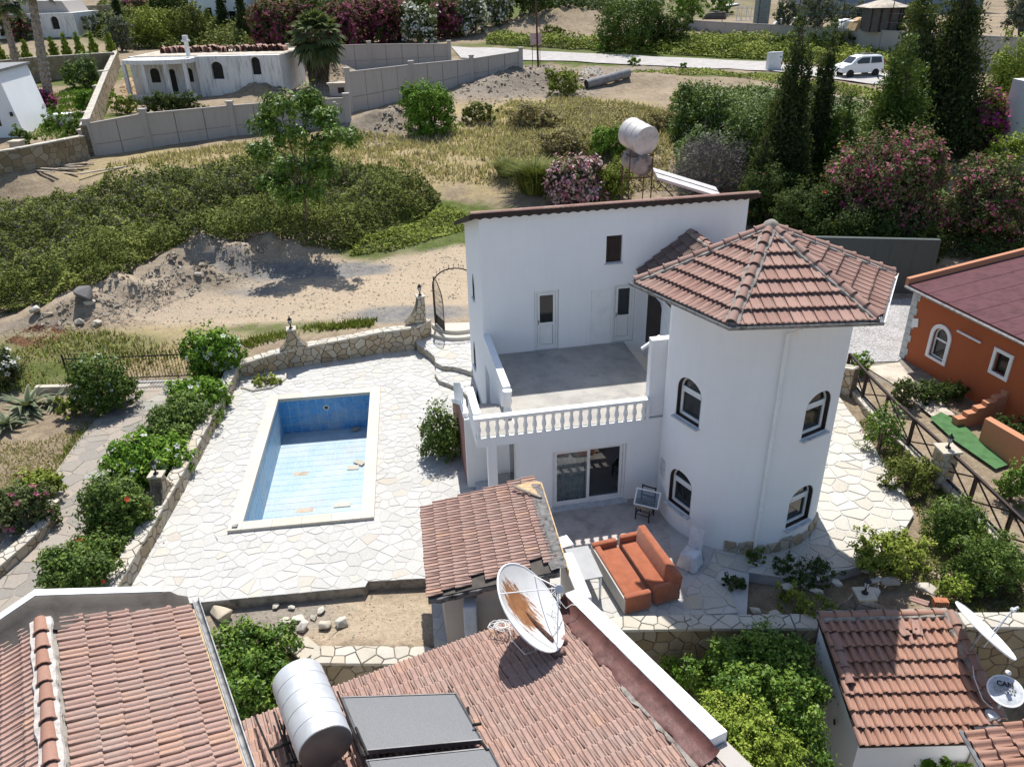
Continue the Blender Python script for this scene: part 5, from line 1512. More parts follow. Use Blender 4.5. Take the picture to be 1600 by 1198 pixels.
# ================================================================== left foreground roof
MAT['lightmortar'] = simple('light_mortar',(0.47,0.43,0.39,1),.95,var=.2,scale=8,bump=.8,bscale=20)
LA = rad(30.0)
Rf = Vector((-7.47,9.15,5.4)); uL = Vector((math.cos(LA),math.sin(LA),0)); rL = Vector((math.sin(LA),-math.cos(LA),0))
lefth = thing('tiled_house','foreground house at left with ridge capped pink tiled roof and felt parapet','house',(-7,7,-2))
LWd,LDrop = 2.05,0.83
upR = Vector((-uL.x*LWd,-uL.y*LWd,LDrop)); LS = upR.length; upR.normalize()
eR = Rf+uL*LWd-Vector((0,0,LDrop))
rfL = MB(); rfL.poly([eR,Rf,Rf+rL*4.6,eR+rL*4.6]); lw2 = 3.4; ld2 = lw2*LDrop/LWd
eL = Rf-uL*lw2-Vector((0,0,ld2)); rfL.poly([Rf,eL,eL+rL*4.6,Rf+rL*4.6])
rfLo = rfL.build('roof',MAT['mortar'],lefth)
tile_plane(rfLo,eR-upR*.03+Vector((0,0,.01)),-rL if False else rL,upR,4.6,LS-.12,'flat',MAT['tile_a'],0.213,0.335,81,mess=0.006) if (rL.cross(upR)).z > 0 else tile_plane(rfLo,eR-upR*.03+rL*4.6+Vector((0,0,.01)),-rL,upR,4.6,LS-.12,'flat',MAT['tile_a'],0.213,0.335,81,mess=0.006)
upL = Vector((uL.x*lw2,uL.y*lw2,ld2)); LS2 = upL.length; upL.normalize()
if (rL.cross(upL)).z > 0: tile_plane(rfLo,eL+Vector((0,0,.01)),rL,upL,4.6,LS2-.1,'flat',MAT['tile_a'],0.213,0.335,82,mess=0.006)
else: tile_plane(rfLo,eL+rL*4.6+Vector((0,0,.01)),-rL,upL,4.6,LS2-.1,'flat',MAT['tile_a'],0.213,0.335,82,mess=0.006)
ridge_caps(rfLo,Rf+rL*4.5+Vector((0,0,.05)),Rf+rL*.05+Vector((0,0,.05)),0.105,0.36,MAT['tile_c'],bed=MAT['lightmortar'],seed=5)
vL = -rL
b = MB(); b.prism([eR+uL*.03+Vector((0,0,-.12)),eR+rL*4.6+uL*.03+Vector((0,0,-.12)),eR+rL*4.6+uL*.03,eR+uL*.03],uL*.05); b.build('eaves_board',MAT['wood'],lefth)
b = MB(); pr_ = [(.09,.01),(.10,-.07),(.16,-.09),(.20,-.06),(.21,.02),(.195,.02),(.185,-.05),(.15,-.07),(.115,-.055),(.105,.01)]
i0 = b.add([eR+vL*.25+uL*x+Vector((0,0,z)) for x,z in pr_]); i1 = b.add([eR+rL*4.6+uL*x+Vector((0,0,z)) for x,z in pr_])
for j in range(len(pr_)): b.f.append((i0+j,i0+(j+1) % len(pr_),i1+(j+1) % len(pr_),i1+j))
b.build('gutter',MAT['gutter'],lefth)
b = MB(); rg = random.Random(9); prev = None
top = Rf+vL*.34+Vector((0,0,.26)); rgt = eR+vL*.34+Vector((0,0,.32))-uL*.32; lft = eL+vL*.34+Vector((0,0,.26))
path = [lft.lerp(top,i/24) for i in range(24)]+[top.lerp(rgt,i/20) for i in range(21)]+[rgt+uL*.12+Vector((0,0,-.05)),rgt+uL*.22+Vector((0,0,-.18)),rgt+uL*.36+Vector((0,0,-.28))]
wrow = []
for i,p in enumerate(path):
    dz = rg.uniform(-.02,.02)
    k = b.add([p+Vector((0,0,.0)),p+rL*.10+Vector((0,0,.005+dz)),p+rL*(.22)+Vector((0,0,-.10+dz)),p+rL*(.36+rg.uniform(-.02,.02))+Vector((0,0,-.17+dz)),p+rL*(.62+rg.uniform(-.04,.04))+Vector((0,0,-.19))])
    if prev is not None:
        for j in range(4): b.f.append((prev+j,k+j,k+j+1,prev+j+1))
    prev = k
o_ = b.build('felt_flashing',MAT['felt'],lefth); sm(o_.data,80)
b = MB(); prev = None
for p in path[:-3]:
    k = b.add([p+Vector((0,0,.012)),p+vL*.16+Vector((0,0,.012)),p+vL*.16+Vector((0,0,-1.2)),p+Vector((0,0,-1.2))])
    if prev is not None:
        for j in range(4): b.f.append((prev+j,prev+(j+1) % 4,k+(j+1) % 4,k+j))
    else: b.f.append((k,k+1,k+2,k+3))
    prev = k
b.f.append((prev+3,prev+2,prev+1,prev)); b.build('gable_parapet',MAT['whitepaint'],lefth)
b = MB(); q0 = eR-uL*.35; q1 = eL+uL*.3
b.prism([(q0.x,q0.y,-2.1),(q1.x,q1.y,-2.1),(q1.x+rL.x*4.6,q1.y+rL.y*4.6,-2.1),(q0.x+rL.x*4.6,q0.y+rL.y*4.6,-2.1)],(0,0,5.0)); b.build('wall',W,lefth)
# ================================================================== right hand shed with roman tiles
rs = thing('outbuilding','white outbuilding with orange roman tile roof and dishes at lower right','outbuilding',(8.5,12,-2))
bl = Vector((7.06,10.74,-0.2)); tl = Vector((7.02,13.5,0.66)); Wr = 3.08
eyr = (tl-bl); Lrs = eyr.length; eyr.normalize(); exr = Vector((1,0.0,0))
b = MB(); b.prism([bl+Vector((0,0,-.05)),bl+exr*(Wr-.55)+Vector((0,0,-.05)),bl+exr*(Wr-.55)+eyr*.38+Vector((0,0,-.05)),bl+exr*Wr+eyr*.38+Vector((0,0,-.05)),tl+exr*Wr+Vector((0,0,-.05)),tl+Vector((0,0,-.05))],(0,0,.045)); rro = b.build('roof',MAT['darkbrown'],rs)
tile_plane(rro,bl-eyr*.02,exr,eyr,Wr,Lrs,'roman',MAT['tile_c'],Wr/15,Lrs/8,91,mess=0.005,lift=.07,skip=lambda x,y: x > Wr-.6 and y < .3)
b = MB(); b.box(7.16,10.0,10.95,13.45,-2.1,-0.28); b.build('wall',W,rs)
b = MB(); b.prism([(7.09,10.95,-.3),(7.09,13.45,-.3),(7.09,13.45,.58),(7.09,10.95,-.2)],(.08,0,0)); b.build('gable_wall',W,rs)
ridge_caps(rro,tl+exr*.02+Vector((0,.02,.05)),tl+exr*Wr+Vector((0,.02,.05)),0.10,0.38,MAT['tile_c'],bed=MAT['mortar'],seed=11)
ridge_caps(rro,bl+exr*(Wr+.02)+eyr*.4+Vector((0,0,.07)),tl+exr*(Wr+.0)+Vector((0,0,.1)),0.115,0.37,MAT['tile_b'],bed=MAT['mortar'],seed=12)
ridge_caps(rro,bl+exr*.2+eyr*1.25+Vector((0,0,.07)),bl+exr*.22+eyr*2.4+Vector((0,0,.07)),0.11,0.38,MAT['tile_b'],seed=13)
for k,(x,y,a_) in enumerate(((1.72,2.3,8),(2.0,2.36,-14))):
    link('patch_tile',me_t,rro,None,frame(bl+exr*x+eyr*y+Vector((0,0,.10)),exr,eyr) @ Matrix.Rotation(rad(a_),4,'Z'))
b = MB(); b.poly([(7.085,11.9,-1.0),(7.085,11.98,-.9),(7.085,11.9,-.8),(7.085,11.82,-.9)]); b.build('wall_vent',MAT['darkbrown'],rs)
b = MB(); b.box(9.6,10.15,10.9,11.2,-2.1,-.3); b.build('pier',MAT['concrete'],rs)
d2 = thing('satellite_dish','white satellite dish seen edge on above the stone retaining wall','satellite dish',(11.0,13.2,0))
dc2 = P(1537,986,1.1)
tc2 = (CAMV-dc2).normalized(); _r = (RT-tc2*tc2.dot(RT)).normalized(); _u = tc2.cross(_r); _u = _u if _u.z > 0 else -_u; im = (_r*.79+_u*.61)
make_dish(d2,dc2,(tc2*.13+im).normalized(),54*mpp(dc2),MAT['whitepaint'],Vector((0,0,1)),0.07)
nn2 = (tc2*.05+im).normalized()
b = MB(); lnb = P(1583,952,1.5); b.tube([dc2-im*.0+UP*(-.35),lnb],.012,5); b.tube([dc2+UP*(-.1)+RT*.1,lnb],.010,5); b.build('feed_arm',MAT['galv'],d2)
b = MB(frame(lnb,RT,UP)); b.lathe([(.03,-.06),(.05,-.03),(.05,.05),(.03,.08)],n=8); b.tube([(0,0,0),(.12,.05,0)],.03,6); b.build('receiver',MAT['marble'],d2)
b = MB(); b.tube([dc2-nn2*.05,dc2-nn2*.3-Vector((0,0,.3)),Vector((dc2.x-.25,dc2.y,-.2))],.03,6); b.build('mount',MAT['gutter'],d2)
d3 = thing('satellite_dish','small round satellite dish with black CAN lettering by outbuilding corner','satellite dish',P(1558,1110,0.2))
dc3 = P(1572,1078,0.55); tc3 = (CAMV-dc3).normalized()
n3_ = (tc3*.86+UP*.42+RT*.28).normalized()
R3 = 25*mpp(dc3)
make_dish(d3,dc3,n3_,R3,MAT['marble'],UP,-0.06,.015)
cu = bpy.data.curves.new('lettering','FONT'); cu.body = 'CAN'; cu.size = .15; cu.align_x = 'CENTER'; cu.align_y = 'CENTER'; cu.extrude = .002; cu.offset = .006
to = bpy.data.objects.new('tmp',cu); COL.objects.link(to); bpy.context.view_layer.update()
tm = bpy.data.meshes.new_from_object(to.evaluated_get(bpy.context.evaluated_depsgraph_get())); bpy.data.objects.remove(to,do_unlink=True)
MAT['black'] = simple('black_print',(0.02,0.02,0.022,1),0.6)
tm.materials.clear(); tm.materials.append(MAT['black'])
exd = (RT*.93-UP*.36); exd = (exd-n3_*exd.dot(n3_)).normalized(); eyd = n3_.cross(exd)
Mx = Matrix(((exd.x,eyd.x,n3_.x,dc3.x),(exd.y,eyd.y,n3_.y,dc3.y),(exd.z,eyd.z,n3_.z,dc3.z),(0,0,0,1)))
link('lettering',tm,d3,None,Mx @ Matrix.Translation((-.01,R3*.36,0.028)))
for r_ in range(2):
    b = MB(Mx @ Matrix.Translation((-.03,R3*(.08-.22*r_),.022)))
    rg = random.Random(r_+2); x = -.2
    while x < .2:
        w_ = rg.uniform(.018,.045); b.box(x,x+w_,-.02,.02,0,.002); x += w_+rg.uniform(.012,.03)
    b.build('small_print',MAT['gutter'],d3)
b = MB(); b.tube([dc3-n3_*.02,dc3-n3_*.15-UP*.25-RT*.1,P(1556,1112,.1)],.03,6); b.build('mount',MAT['galv'],d3)
b = MB(); q = P(1553,1113,.15); b.box(q.x-.12,q.x+.12,q.y-.1,q.y+.12,-.25,.12); b.build('bracket',MAT['marble'],d3,bevel=.03)
b = MB(frame(dc3+n3_*.05+UP*R3*1.1,RT,UP)); b.lathe([(.04,0),(.05,.04),(.04,.1)],n=8); b.build('receiver',MAT['whitepaint'],d3)
b = MB(); b.tube([P(1520,1040,.5),P(1522,1058,.45),P(1535,1092,.25),P(1545,1102,.2),P(1552,1106,.2)],.008,4); setp(b.build('wall_cable',MAT['whitepaint'],None),'white cable hanging over edge tiles of the outbuilding','cable')
cr = thing('tiled_house','tiled roof corner of a house at the bottom right edge','house',(10,9,-2))
e0 = P(1511,1146,0.85); e1_ = P(1546,1205,0.85); exc = (e1_-e0).normalized(); upc = Vector((-exc.y,exc.x,0)); 
if upc.x < 0: upc = -upc
upcs = Vector((upc.x,upc.y,.3)).normalized()
b = MB(); b.prism([e0-Vector((0,0,.05)),e0+exc*1.8-Vector((0,0,.05)),e0+exc*1.8+upcs*3-Vector((0,0,.05)),e0+upcs*3-Vector((0,0,.05))],(0,0,.045)); cro = b.build('roof',MAT['darkbrown'],cr)
tile_plane(cro,e0-upcs*.05,exc,upcs,1.8,3,'roman',MAT['tile_c'],.225,.36,99,mess=.006,lift=.06)
b = MB(); q = [e0+upc*.25+exc*.15,e0+upc*.25+exc*1.8,e0+upc*3+exc*1.8,e0+upc*3+exc*.15]; b.prism([(p.x,p.y,-2.1) for p in q],(0,0,2.85)); b.build('wall',W,cr)
b = MB(); b.tube([e0-upc*.09-exc*.05,e0-upc*.09+exc*1.8],.05,6); b.build('gutter',MAT['gutter'],cr)
# ================================================================== patio furniture
t = NT('orange_fabric'); co = t.coord('World')
MAT['fabric'] = t.bsdf(t.ramp(t.noise(co,5,6,0.7),[(0.3,(0.27,0.085,0.042,1)),(0.7,(0.37,0.125,0.062,1))]),0.95,0,0.1,t.bump(t.noise(co,120,3),0.3,.01),Sheen_Weight=0.3)
MAT['backing'] = simple('grey_cloth_backing',(0.42,0.40,0.37,1),0.95,var=0.1)
def sofa(label,o,an,Lg,Wd,high):
    t_ = thing('sofa',label,'sofa',o,an,'orange sofas')
    M_ = Matrix.Translation(Vector(o)) @ Matrix.Rotation(an,4,'Z')      # x width, y length
    F_ = MAT['fabric']
    b_ = MB(M_); b_.box(.03,Wd-.03,.03,Lg-.03,.05,.28); b_.build('base',MAT['backing'] if not high else F_,t_,bevel=.01)
    s0_,s1_ = (.17,Wd) if not high else (0.0,Wd-.22)
    b_ = MB(M_); b_.box(s0_,s1_,.17,Lg-.17,.28,.43); so_ = b_.build('seat',F_,t_,bevel=.035); sm(so_.data,60)
    b_ = MB(M_); 
    for k in range(2): pass
    for (y0_,y1_) in ((0,.17),(Lg-.17,Lg)):
        b_ = MB(M_); b_.box(.0 if high else .0,Wd-.02 if not high else Wd-.08,y0_,y1_,.06,.60); ao = b_.build('armrest',F_,t_,bevel=.055); sm(ao.data,60)
    if high:
        b_ = MB(M_); i_ = b_.add([(Wd-.34,.12,.40),(Wd-.06,.02,.06),(Wd-.06,Lg-.02,.06),(Wd-.34,Lg-.12,.40),(Wd-.20,.06,.82),(Wd+.02,.02,.78),(Wd+.02,Lg-.02,.78),(Wd-.20,Lg-.06,.82)])
        b_.f += [tuple(i_+k for k in q) for q in ((0,3,2,1),(4,5,6,7),(0,1,5,4),(1,2,6,5),(2,3,7,6),(3,0,4,7))]
        bo_ = b_.build('backrest',F_,t_,bevel=.05); sm(bo_.data,60)
    else:
        b_ = MB(M_); b_.box(.03,.19,.05,Lg-.05,.28,.56); bo_ = b_.build('backrest',F_,t_,bevel=.03); sm(bo_.data,60)
        b_ = MB(M_); b_.box(-.012,.028,.03,Lg-.03,.06,.50); b_.build('rear_panel',MAT['backing'],t_)
    return t_
SA = rad(16.5)
sofa('low backed orange sofa half of the pair, nearer the tiled shed',(2.66,14.36,0.02),SA,2.25,0.72,False)
o2 = Vector((2.66,14.36,0.02))+Vector((math.cos(SA),math.sin(SA),0))*.83+Vector((math.sin(SA),-math.cos(SA),0))*(-.06)
sofa('high backed orange sofa half of the pair, nearer the tower',o2,SA,2.25,0.74,True)
MAT['slip'] = simple('white_slip_cover',(0.60,0.61,0.62,1),0.9,var=0.1,scale=6)
def slip_chair(loc,an):
    t_ = thing('chair','dining chair under a crumpled white slip cover beside tower','chair',loc,an)
    M_ = Matrix.Translation(Vector(loc)) @ Matrix.Rotation(an,4,'Z')
    rr = random.Random(4)
    b_ = MB(M_); n_ = 36; prev = None
    for (z_,w_,ruf) in ((0.0,.27,.03),(.12,.255,.022),(.28,.235,.012),(.42,.22,.004),(.455,.205,0),(.46,.001,0)):
        ring_ = []
        for j in range(n_):
            a_ = 2*math.pi*j/n_; c_,s_ = math.cos(a_),math.sin(a_)
            k_ = 1/max(abs(c_),abs(s_)); k_ = min(k_,1.34)
            r_ = w_*k_+ruf*math.sin(j*2.1+z_*3)*.8+ruf*rr.uniform(-.3,.3)
            ring_.append((r_*c_,r_*s_,z_))
        k = b_.add(ring_)
        if prev is not None:
            for j in range(n_): b_.f.append((prev+j,prev+(j+1) % n_,k+(j+1) % n_,k+j))
        prev = k
    o_ = b_.build('seat_skirt',MAT['slip'],t_); sm(o_.data,70)
    b_ = MB(M_)
    i_ = b_.add([(-.20,.17,.40),(.20,.17,.40),(.20,.26,.40),(-.20,.26,.40),(-.20,.30,1.02),(.20,.30,1.02),(.20,.34,1.01),(-.20,.34,1.01)])
    b_.f += [tuple(i_+k for k in q) for q in ((0,3,2,1),(4,5,6,7),(0,1,5,4),(1,2,6,5),(2,3,7,6),(3,0,4,7))]
    o_ = b_.build('back_cover',MAT['slip'],t_,bevel=.025); sm(o_.data,60)
    b_ = MB(M_); b_.poly([(-.2,.27,.45),(.2,.27,.45),(.27,.36,.02),(-.25,.38,.02)]); b_.build('rear_drape',MAT['slip'],t_)
slip_chair((4.66,16.2,0.02),rad(-38))
MAT['darkwood'] = simple('dark_wood',(0.03,0.022,0.018,1),0.5,var=0.3,scale=10)
dcp = Vector((3.78,18.32,0.012))
t_ = thing('chair','dark wooden dining chair by the sliding door under a glazed sash','chair',dcp,rad(-30))
M_ = Matrix.Translation(dcp) @ Matrix.Rotation(rad(-30),4,'Z')
for x,y,h in ((-.2,-.2,.44),(.2,-.2,.44),(-.2,.2,.95),(.2,.2,.95)):
    b = MB(M_); b.tube([(x,y,0),(x,y,.44)] + ([(x,y+.06,h)] if h > .5 else []),.022,4); b.build('leg',MAT['darkwood'],t_)
b = MB(M_); b.box(-.22,.22,-.22,.22,.43,.47); b.build('seat',simple('worn_seat',(0.30,0.22,0.16,1),.8,var=.3,scale=12),t_,bevel=.012)
for y,z in ((-.2,.2),(.2,.2),(-.2,.34)):
    b = MB(M_); b.tube([(-.2,y,z),(.2,y,z)],.014,4); b.build('stretcher',MAT['darkwood'],t_)
for x in (-.2,.2):
    b = MB(M_); b.tube([(x,-.2,.2),(x,.2,.2)],.014,4); b.build('stretcher',MAT['darkwood'],t_)
for z in (.62,.78,.92):
    b = MB(M_); b.tube([(-.2,.2+.05*(z-.44)*2,z),(.2,.2+.05*(z-.44)*2,z)],.02,4); b.build('back_rail',MAT['darkwood'],t_)
ws = thing('window_sash','spare glazed white sash leaning on the dark wooden chair','window sash',dcp+Vector((0,0,.48)))
Ms = Matrix.Translation(dcp+Vector((-.02,-.16,.485))) @ Matrix.Rotation(rad(-18),4,'Z') @ Matrix.Rotation(rad(-32),4,'X') @ Matrix.Rotation(rad(4),4,'Y')
for q in ((-.36,-.32,0,.5),(.32,.36,0,.5)): b = MB(Ms); b.box(q[0],q[1],0,.03,q[2],q[3]); b.build('frame_stile',MAT['upvc'],ws)
for q in ((0,.04),(.46,.5)): b = MB(Ms); b.box(-.318,.318,0,.03,q[0],q[1]); b.build('frame_rail',MAT['upvc'],ws)
b = MB(Ms); b.box(-.318,.318,.012,.016,.042,.458); b.build('pane',MAT['clear'],ws)
b = MB(); q0 = P(916,935,.0); b.prism([(1.42,13.7,0),(1.75,13.73,0),(1.42,15.35,0),(1.1,15.3,0)],(0,0,1.3)); setp(b.build('white_partition',W,None,bevel=.06),'thick white partition stub between tiled shed and sofas','partition')
tb = thing('table','grey topped white table between partition and sofas','table',(1.85,15.7,0),rad(10))
M_ = Matrix.Translation((1.72,15.55,0.02)) @ Matrix.Rotation(rad(12),4,'Z')
b = MB(M_); b.box(-.32,.32,-.62,.62,.70,.74); b.build('tabletop',simple('grey_laminate',(0.30,0.305,0.31,1),.5,var=.06),tb,bevel=.008)
for x,y in ((-.28,-.56),(.28,-.56),(-.28,.56),(.28,.56)): b = MB(M_); b.box(x-.025,x+.025,y-.025,y+.025,0,.70); b.build('leg',MAT['whitepaint'],tb)
pc = thing('chair','white plastic chair with rounded back behind the grey table','chair',(1.35,16.9,0),rad(200))
M_ = Matrix.Translation((1.28,16.75,0.02)) @ Matrix.Rotation(rad(112),4,'Z')
b = MB(M_); b.box(-.22,.22,-.22,.22,.42,.45); b.build('seat',MAT['whitepaint'],pc,bevel=.012)
bp_ = [(-.22,.44),(-.23,.62),(-.22,.78),(-.16,.88),(-.08,.92),(.08,.92),(.16,.88),(.22,.78),(.23,.62),(.22,.44)]
b = MB(M_); b.prism([(x,.19+(z-.44)*.22,z) for x,z in bp_],(0,.03,0)); b.build('backrest',MAT['whitepaint'],pc)
for x,y in ((-.2,-.2),(.2,-.2),(-.2,.2),(.2,.2)): b = MB(M_); b.tube([(x*1.15,y*1.15,0),(x,y,.42)],[.018,.028],5); b.build('leg',MAT['whitepaint'],pc)
# ================================================================== right patio
pat = [P(1066,962),P(1152,958),P(1128,884),P(1160,893),P(1225,903),P(1290,900),P(1345,884),P(1400,850),P(1428,803),P(1410,765),P(1375,715),P(1350,672),P(1325,640),P(1306,612)]
pat = [(p.x,p.y) for p in pat]+[(9.0,24.2),(5.2,16.2),(4.45,15.4)]
paving('tower_patio',pat,-0.002,0.50,31,MAT['flagwarm'],MAT['grout'],gap=0.04,h=.02,maxn=300)
flat_base = MB(); flat_base.poly([(3.9,13.95,-.012),(5.6,14.1,-.012),(6.6,17.2,-.012),(5.0,18.2,-.012),(4.0,18.2,-.012)]); setp(flat_base.build('patio_bedding',MAT['grout']),kind='structure')
rd = [P(1060,845),P(1105,853),P(1090,868),P(1045,858)]
b = MB()
FP = [Vector((12.75,26.3)),Vector((12.72,23.9)),Vector((13.0,20.3)),Vector((13.12,19.4)),Vector((13.3,16.2)),Vector((13.45,13.4))]
stone_wall('fence_wall','low rubble wall carrying the dark timber fence by the right garden',[tuple(p) for p in FP],0.26,-0.2,0.2,41,side=(1,1),sx=.4,sz=.2,capn=.5)
fen = thing('timber_fence','dark brown rail fence with crossed braces along right garden','fence',(12.9,20,.2))
def along(s):
    L_ = 0
    for a_,b_ in zip(FP,FP[1:]):
        d_ = (b_-a_).length
        if L_+d_ >= s: return a_.lerp(b_,(s-L_)/d_)
        L_ += d_
    return FP[-1]
tot = sum((b_-a_).length for a_,b_ in zip(FP,FP[1:]))
npst = 9
for i in range(npst):
    p = along(tot*i/(npst-1)); b = MB(Matrix.Translation((p.x,p.y,.24))); b.box(-.045,.045,-.045,.045,0,.98); b.build('post',MAT['darkbrown'],fen)
for i in range(npst-1):
    p,q = along(tot*i/(npst-1)),along(tot*(i+1)/(npst-1))
    for z_,r_ in ((1.22,.055),(.34,.04)):
        b = MB(); b.tube([(p.x,p.y,z_),(q.x,q.y,z_)],r_,4); b.build('rail',MAT['darkbrown'],fen)
    for (za,zb) in ((.38,1.18),(1.18,.38)):
        b = MB(); b.tube([(p.x,p.y,za),(q.x,q.y,zb)],.026,4); b.build('brace',MAT['darkbrown'],fen)
pil = thing('stone_pillar','square stone pillar with lantern in the right garden fence','pillar',(13.05,19.6,0))
M_ = Matrix.Translation((13.02,19.6,-.1)) @ Matrix.Rotation(rad(3),4,'Z')
b = MB(M_); b.box(-.24,.24,-.24,.24,0,1.35); b.build('core',MAT['mortar'],pil)
its = []
for k,(dx,dy) in enumerate(((-1,0),(0,-1),(1,0),(0,1))):
    c_ = M_ @ Vector((dx*.24,dy*.24,0)); tdir = Vector((-dy,dx,0)); tdir = M_.to_3x3() @ tdir
    stone_face(its,c_-tdir*.24,c_+tdir*.24,0,1.25,M_.to_3x3() @ Vector((dx,dy,0)),700+k,.26,.24,.025)
emit(pil,its,'stone',MAT['stone'])
b = MB(M_); b.box(-.3,.3,-.3,.3,1.35,1.42); b.build('cap_slab',MAT['capstone'],pil,bevel=.012)
lantern((13.02,19.6,1.32),'black lantern on square pillar of the right garden fence')
stone_wall('garden_wall','curved pale rubble wall end right of the tower',[(11.6,26.6),(12.1,26.1),(12.6,25.2)],.3,-.2,.9,43,side=(1,1),sx=.4,sz=.3,z1s=[.5,.85,1.15])
# ================================================================== orange house on the right
OC = Vector((15.8,28.35,0)); sO = Vector((.25,-.968,0)).normalized(); nO = Vector((-.968,-.25,0)).normalized(); mO = -nO
MO = Matrix(((sO.x,mO.x,0,OC.x),(sO.y,mO.y,0,OC.y),(0,0,1,0),(0,0,0,1)))   # x along wall, y into the house
orange = thing('orange_house','orange plastered bungalow with dark red felt roof at right','house',OC)
def onO(px,py):
    r = ray(px,py); d = (OC-CAMV).dot(nO)/r.dot(nO); p = CAMV+r*d; q = MO.inverted() @ p; return q.x,q.z
ow = MB(MO); ow.box(0,11,0,6.5,-.1,3.05); owo = ow.build('wall',MAT['orange'],orange)
xa0,za0 = onO(1452,556); xa1,za1 = onO(1480,510)
ax0,ax1 = onO(1450,540)[0],onO(1484,545)[0]; az0,az1 = onO(1466,562)[1],onO(1470,505)[1]
bx0,bx1 = onO(1546,575)[0],onO(1580,575)[0]; bz0,bz1 = onO(1565,592)[1],onO(1563,545)[1]
print('ORANGE',ax0,ax1,az0,az1,bx0,bx1,bz0,bz1,onO(1600,532),onO(1428,440))
acx,aw,ah = (ax0+ax1)/2,abs(ax1-ax0),az1-az0
bcx,bw,bh = (bx0+bx1)/2,abs(bx1-bx0),bz1-bz0
c = MB(MO); c.prism([(acx+x,-.3,az0+z) for x,z in arch_pts(aw-.3,ah-.15,(aw-.3)*.48)],(0,.6,0)); c.box(bcx-bw/2+.12,bcx+bw/2-.12,-.3,.3,bz0+.12,bz0+bh-.12); cut(owo,c)
def ring2(M__,A_,B_,y0_,y1_):
    b_ = MB(M__); n_ = len(A_)
    i_ = b_.add([(x,y0_,z) for x,z in A_]+[(x,y0_,z) for x,z in B_]+[(x,y1_,z) for x,z in A_]+[(x,y1_,z) for x,z in B_])
    for k in range(n_):
        j = (k+1) % n_
        b_.f += [(i_+k,i_+j,i_+n_+j,i_+n_+k),(i_+n_+k,i_+n_+j,i_+3*n_+j,i_+3*n_+k),(i_+k,i_+2*n_+k,i_+2*n_+j,i_+j)]
    return b_
A_ = [(acx+x,az0-.1+z) for x,z in arch_pts(aw,ah+.1,aw*.48)]; B_ = [(acx+x,az0+z) for x,z in arch_pts(aw-.3,ah-.15,(aw-.3)*.48)]
wn_ = ring2(MO,A_,B_,-.05,.05).build('arched_window',MAT['whitepaint'],orange)
C_ = [(acx+x,az0+.06+z) for x,z in arch_pts(aw-.42,ah-.27,(aw-.42)*.48)]
ring2(MO,B_,C_,.08,.13).build('frame',MAT['upvc'],wn_)
b = MB(MO); b.box(acx-aw/2+.2,acx+aw/2-.2,.075,.125,az0+ah*.5,az0+ah*.5+.07); b.build('transom',MAT['upvc'],wn_)
b = MB(MO); b.prism([(x,.11,z) for x,z in C_],(0,.01,0)); b.build('pane',MAT['glass'],wn_)
A_ = [(bcx-bw/2,bz0),(bcx+bw/2,bz0),(bcx+bw/2,bz0+bh),(bcx-bw/2,bz0+bh)]; B_ = [(bcx-bw/2+.12,bz0+.12),(bcx+bw/2-.12,bz0+.12),(bcx+bw/2-.12,bz0+bh-.12),(bcx-bw/2+.12,bz0+bh-.12)]
wn_ = ring2(MO,A_,B_,-.05,.05).build('square_window',MAT['whitepaint'],orange)
b = MB(MO); b.prism([(x,.12,z) for x,z in B_],(0,.01,0)); b.build('pane',MAT['glass'],wn_)
MAT['paleeaves'] = simple('pale_quoin',(0.50,0.52,0.50,1),.85,var=.15,scale=5)
for k in range(10):
    w_ = .36 if k % 2 else .26
    b = MB(MO); b.box(-.03,w_,-.03,w_ if k % 2 == 0 else .2,-.05+k*.29,-.05+k*.29+.275); b.build('quoin',MAT['paleeaves'],orange)
far = PY(1594,366,29.9)
sl_o = .115
rp = [MO @ Vector(q) for q in ((-.15,-.25,3.06),(11.2,-.25,3.06),(11.2,7,3.06+7.25*sl_o),(-.15,7,3.06+7.25*sl_o))]
b = MB(); b.prism(rp,(0,0,.06)); oro = b.build('roof',MAT['redfelt'],orange)
b = MB(MO); b.prism([(-.32,-.25,3.0),(-.32,7,3.0+7.25*sl_o),(-.32,7,3.36+7.25*sl_o),(-.32,-.25,3.34)],(.17,0,0)); b.build('verge_parapet',MAT['peach'],oro)
b = MB(MO); b.tube([(-.2,-.33,3.02),(11,-.33,3.02)],.06,6); b.build('gutter',MAT['gutter'],oro)
for k in range(5):
    b = MB(MO); b.box(.1+k*2.1,.13+k*2.1,-.2,6.9,0,0); 
for k in range(6):
    p0,p1 = MO @ Vector((.9+k*1.0,-.24,3.124)),MO @ Vector((.9+k*1.0,6.9,3.124+7.14*sl_o)); b = MB(); b.tube([p0,p1],.012,4); b.build('felt_seam',MAT['redfelt'],oro)
pq = [onO(*q) for q in ((1425,511),(1435,511),(1436,498),(1427,497))]
b = MB(MO); b.prism([(q[0],-.035,q[1]) for q in pq],(0,.02,0)); pla = b.build('plaque',MAT['whitepaint'],orange)
lx,lz = onO(1500,516); b = MB(MO); b.tube([(lx,-.12,lz),(lx+1.1,-.12,lz)],.04,6); b.build('lamp_tube',MAT['whitepaint'],orange)
def flat_sheet(name,pts,mat,z):
    b_ = MB(); b_.poly([(p[0],p[1],z) for p in (pts if area2([(p[0],p[1]) for p in pts]) > 0 else pts[::-1])]); return setp(b_.build(name,mat),kind='structure')
MAT['paleconc'] = simple('pale_concrete',(0.48,0.42,0.34,1),.95,var=.2,scale=1.5)
flat_sheet('garden_path',[P(1352,575),P(1405,568),P(1430,600),P(1492,650),P(1455,652),P(1395,602)],MAT['paleconc'],.06)
t = NT('grey_gravel'); co = t.coord('World'); vo = t.n('ShaderNodeTexVoronoi'); t.l(co,vo.inputs['Vector']); vo.inputs['Scale'].default_value = 16
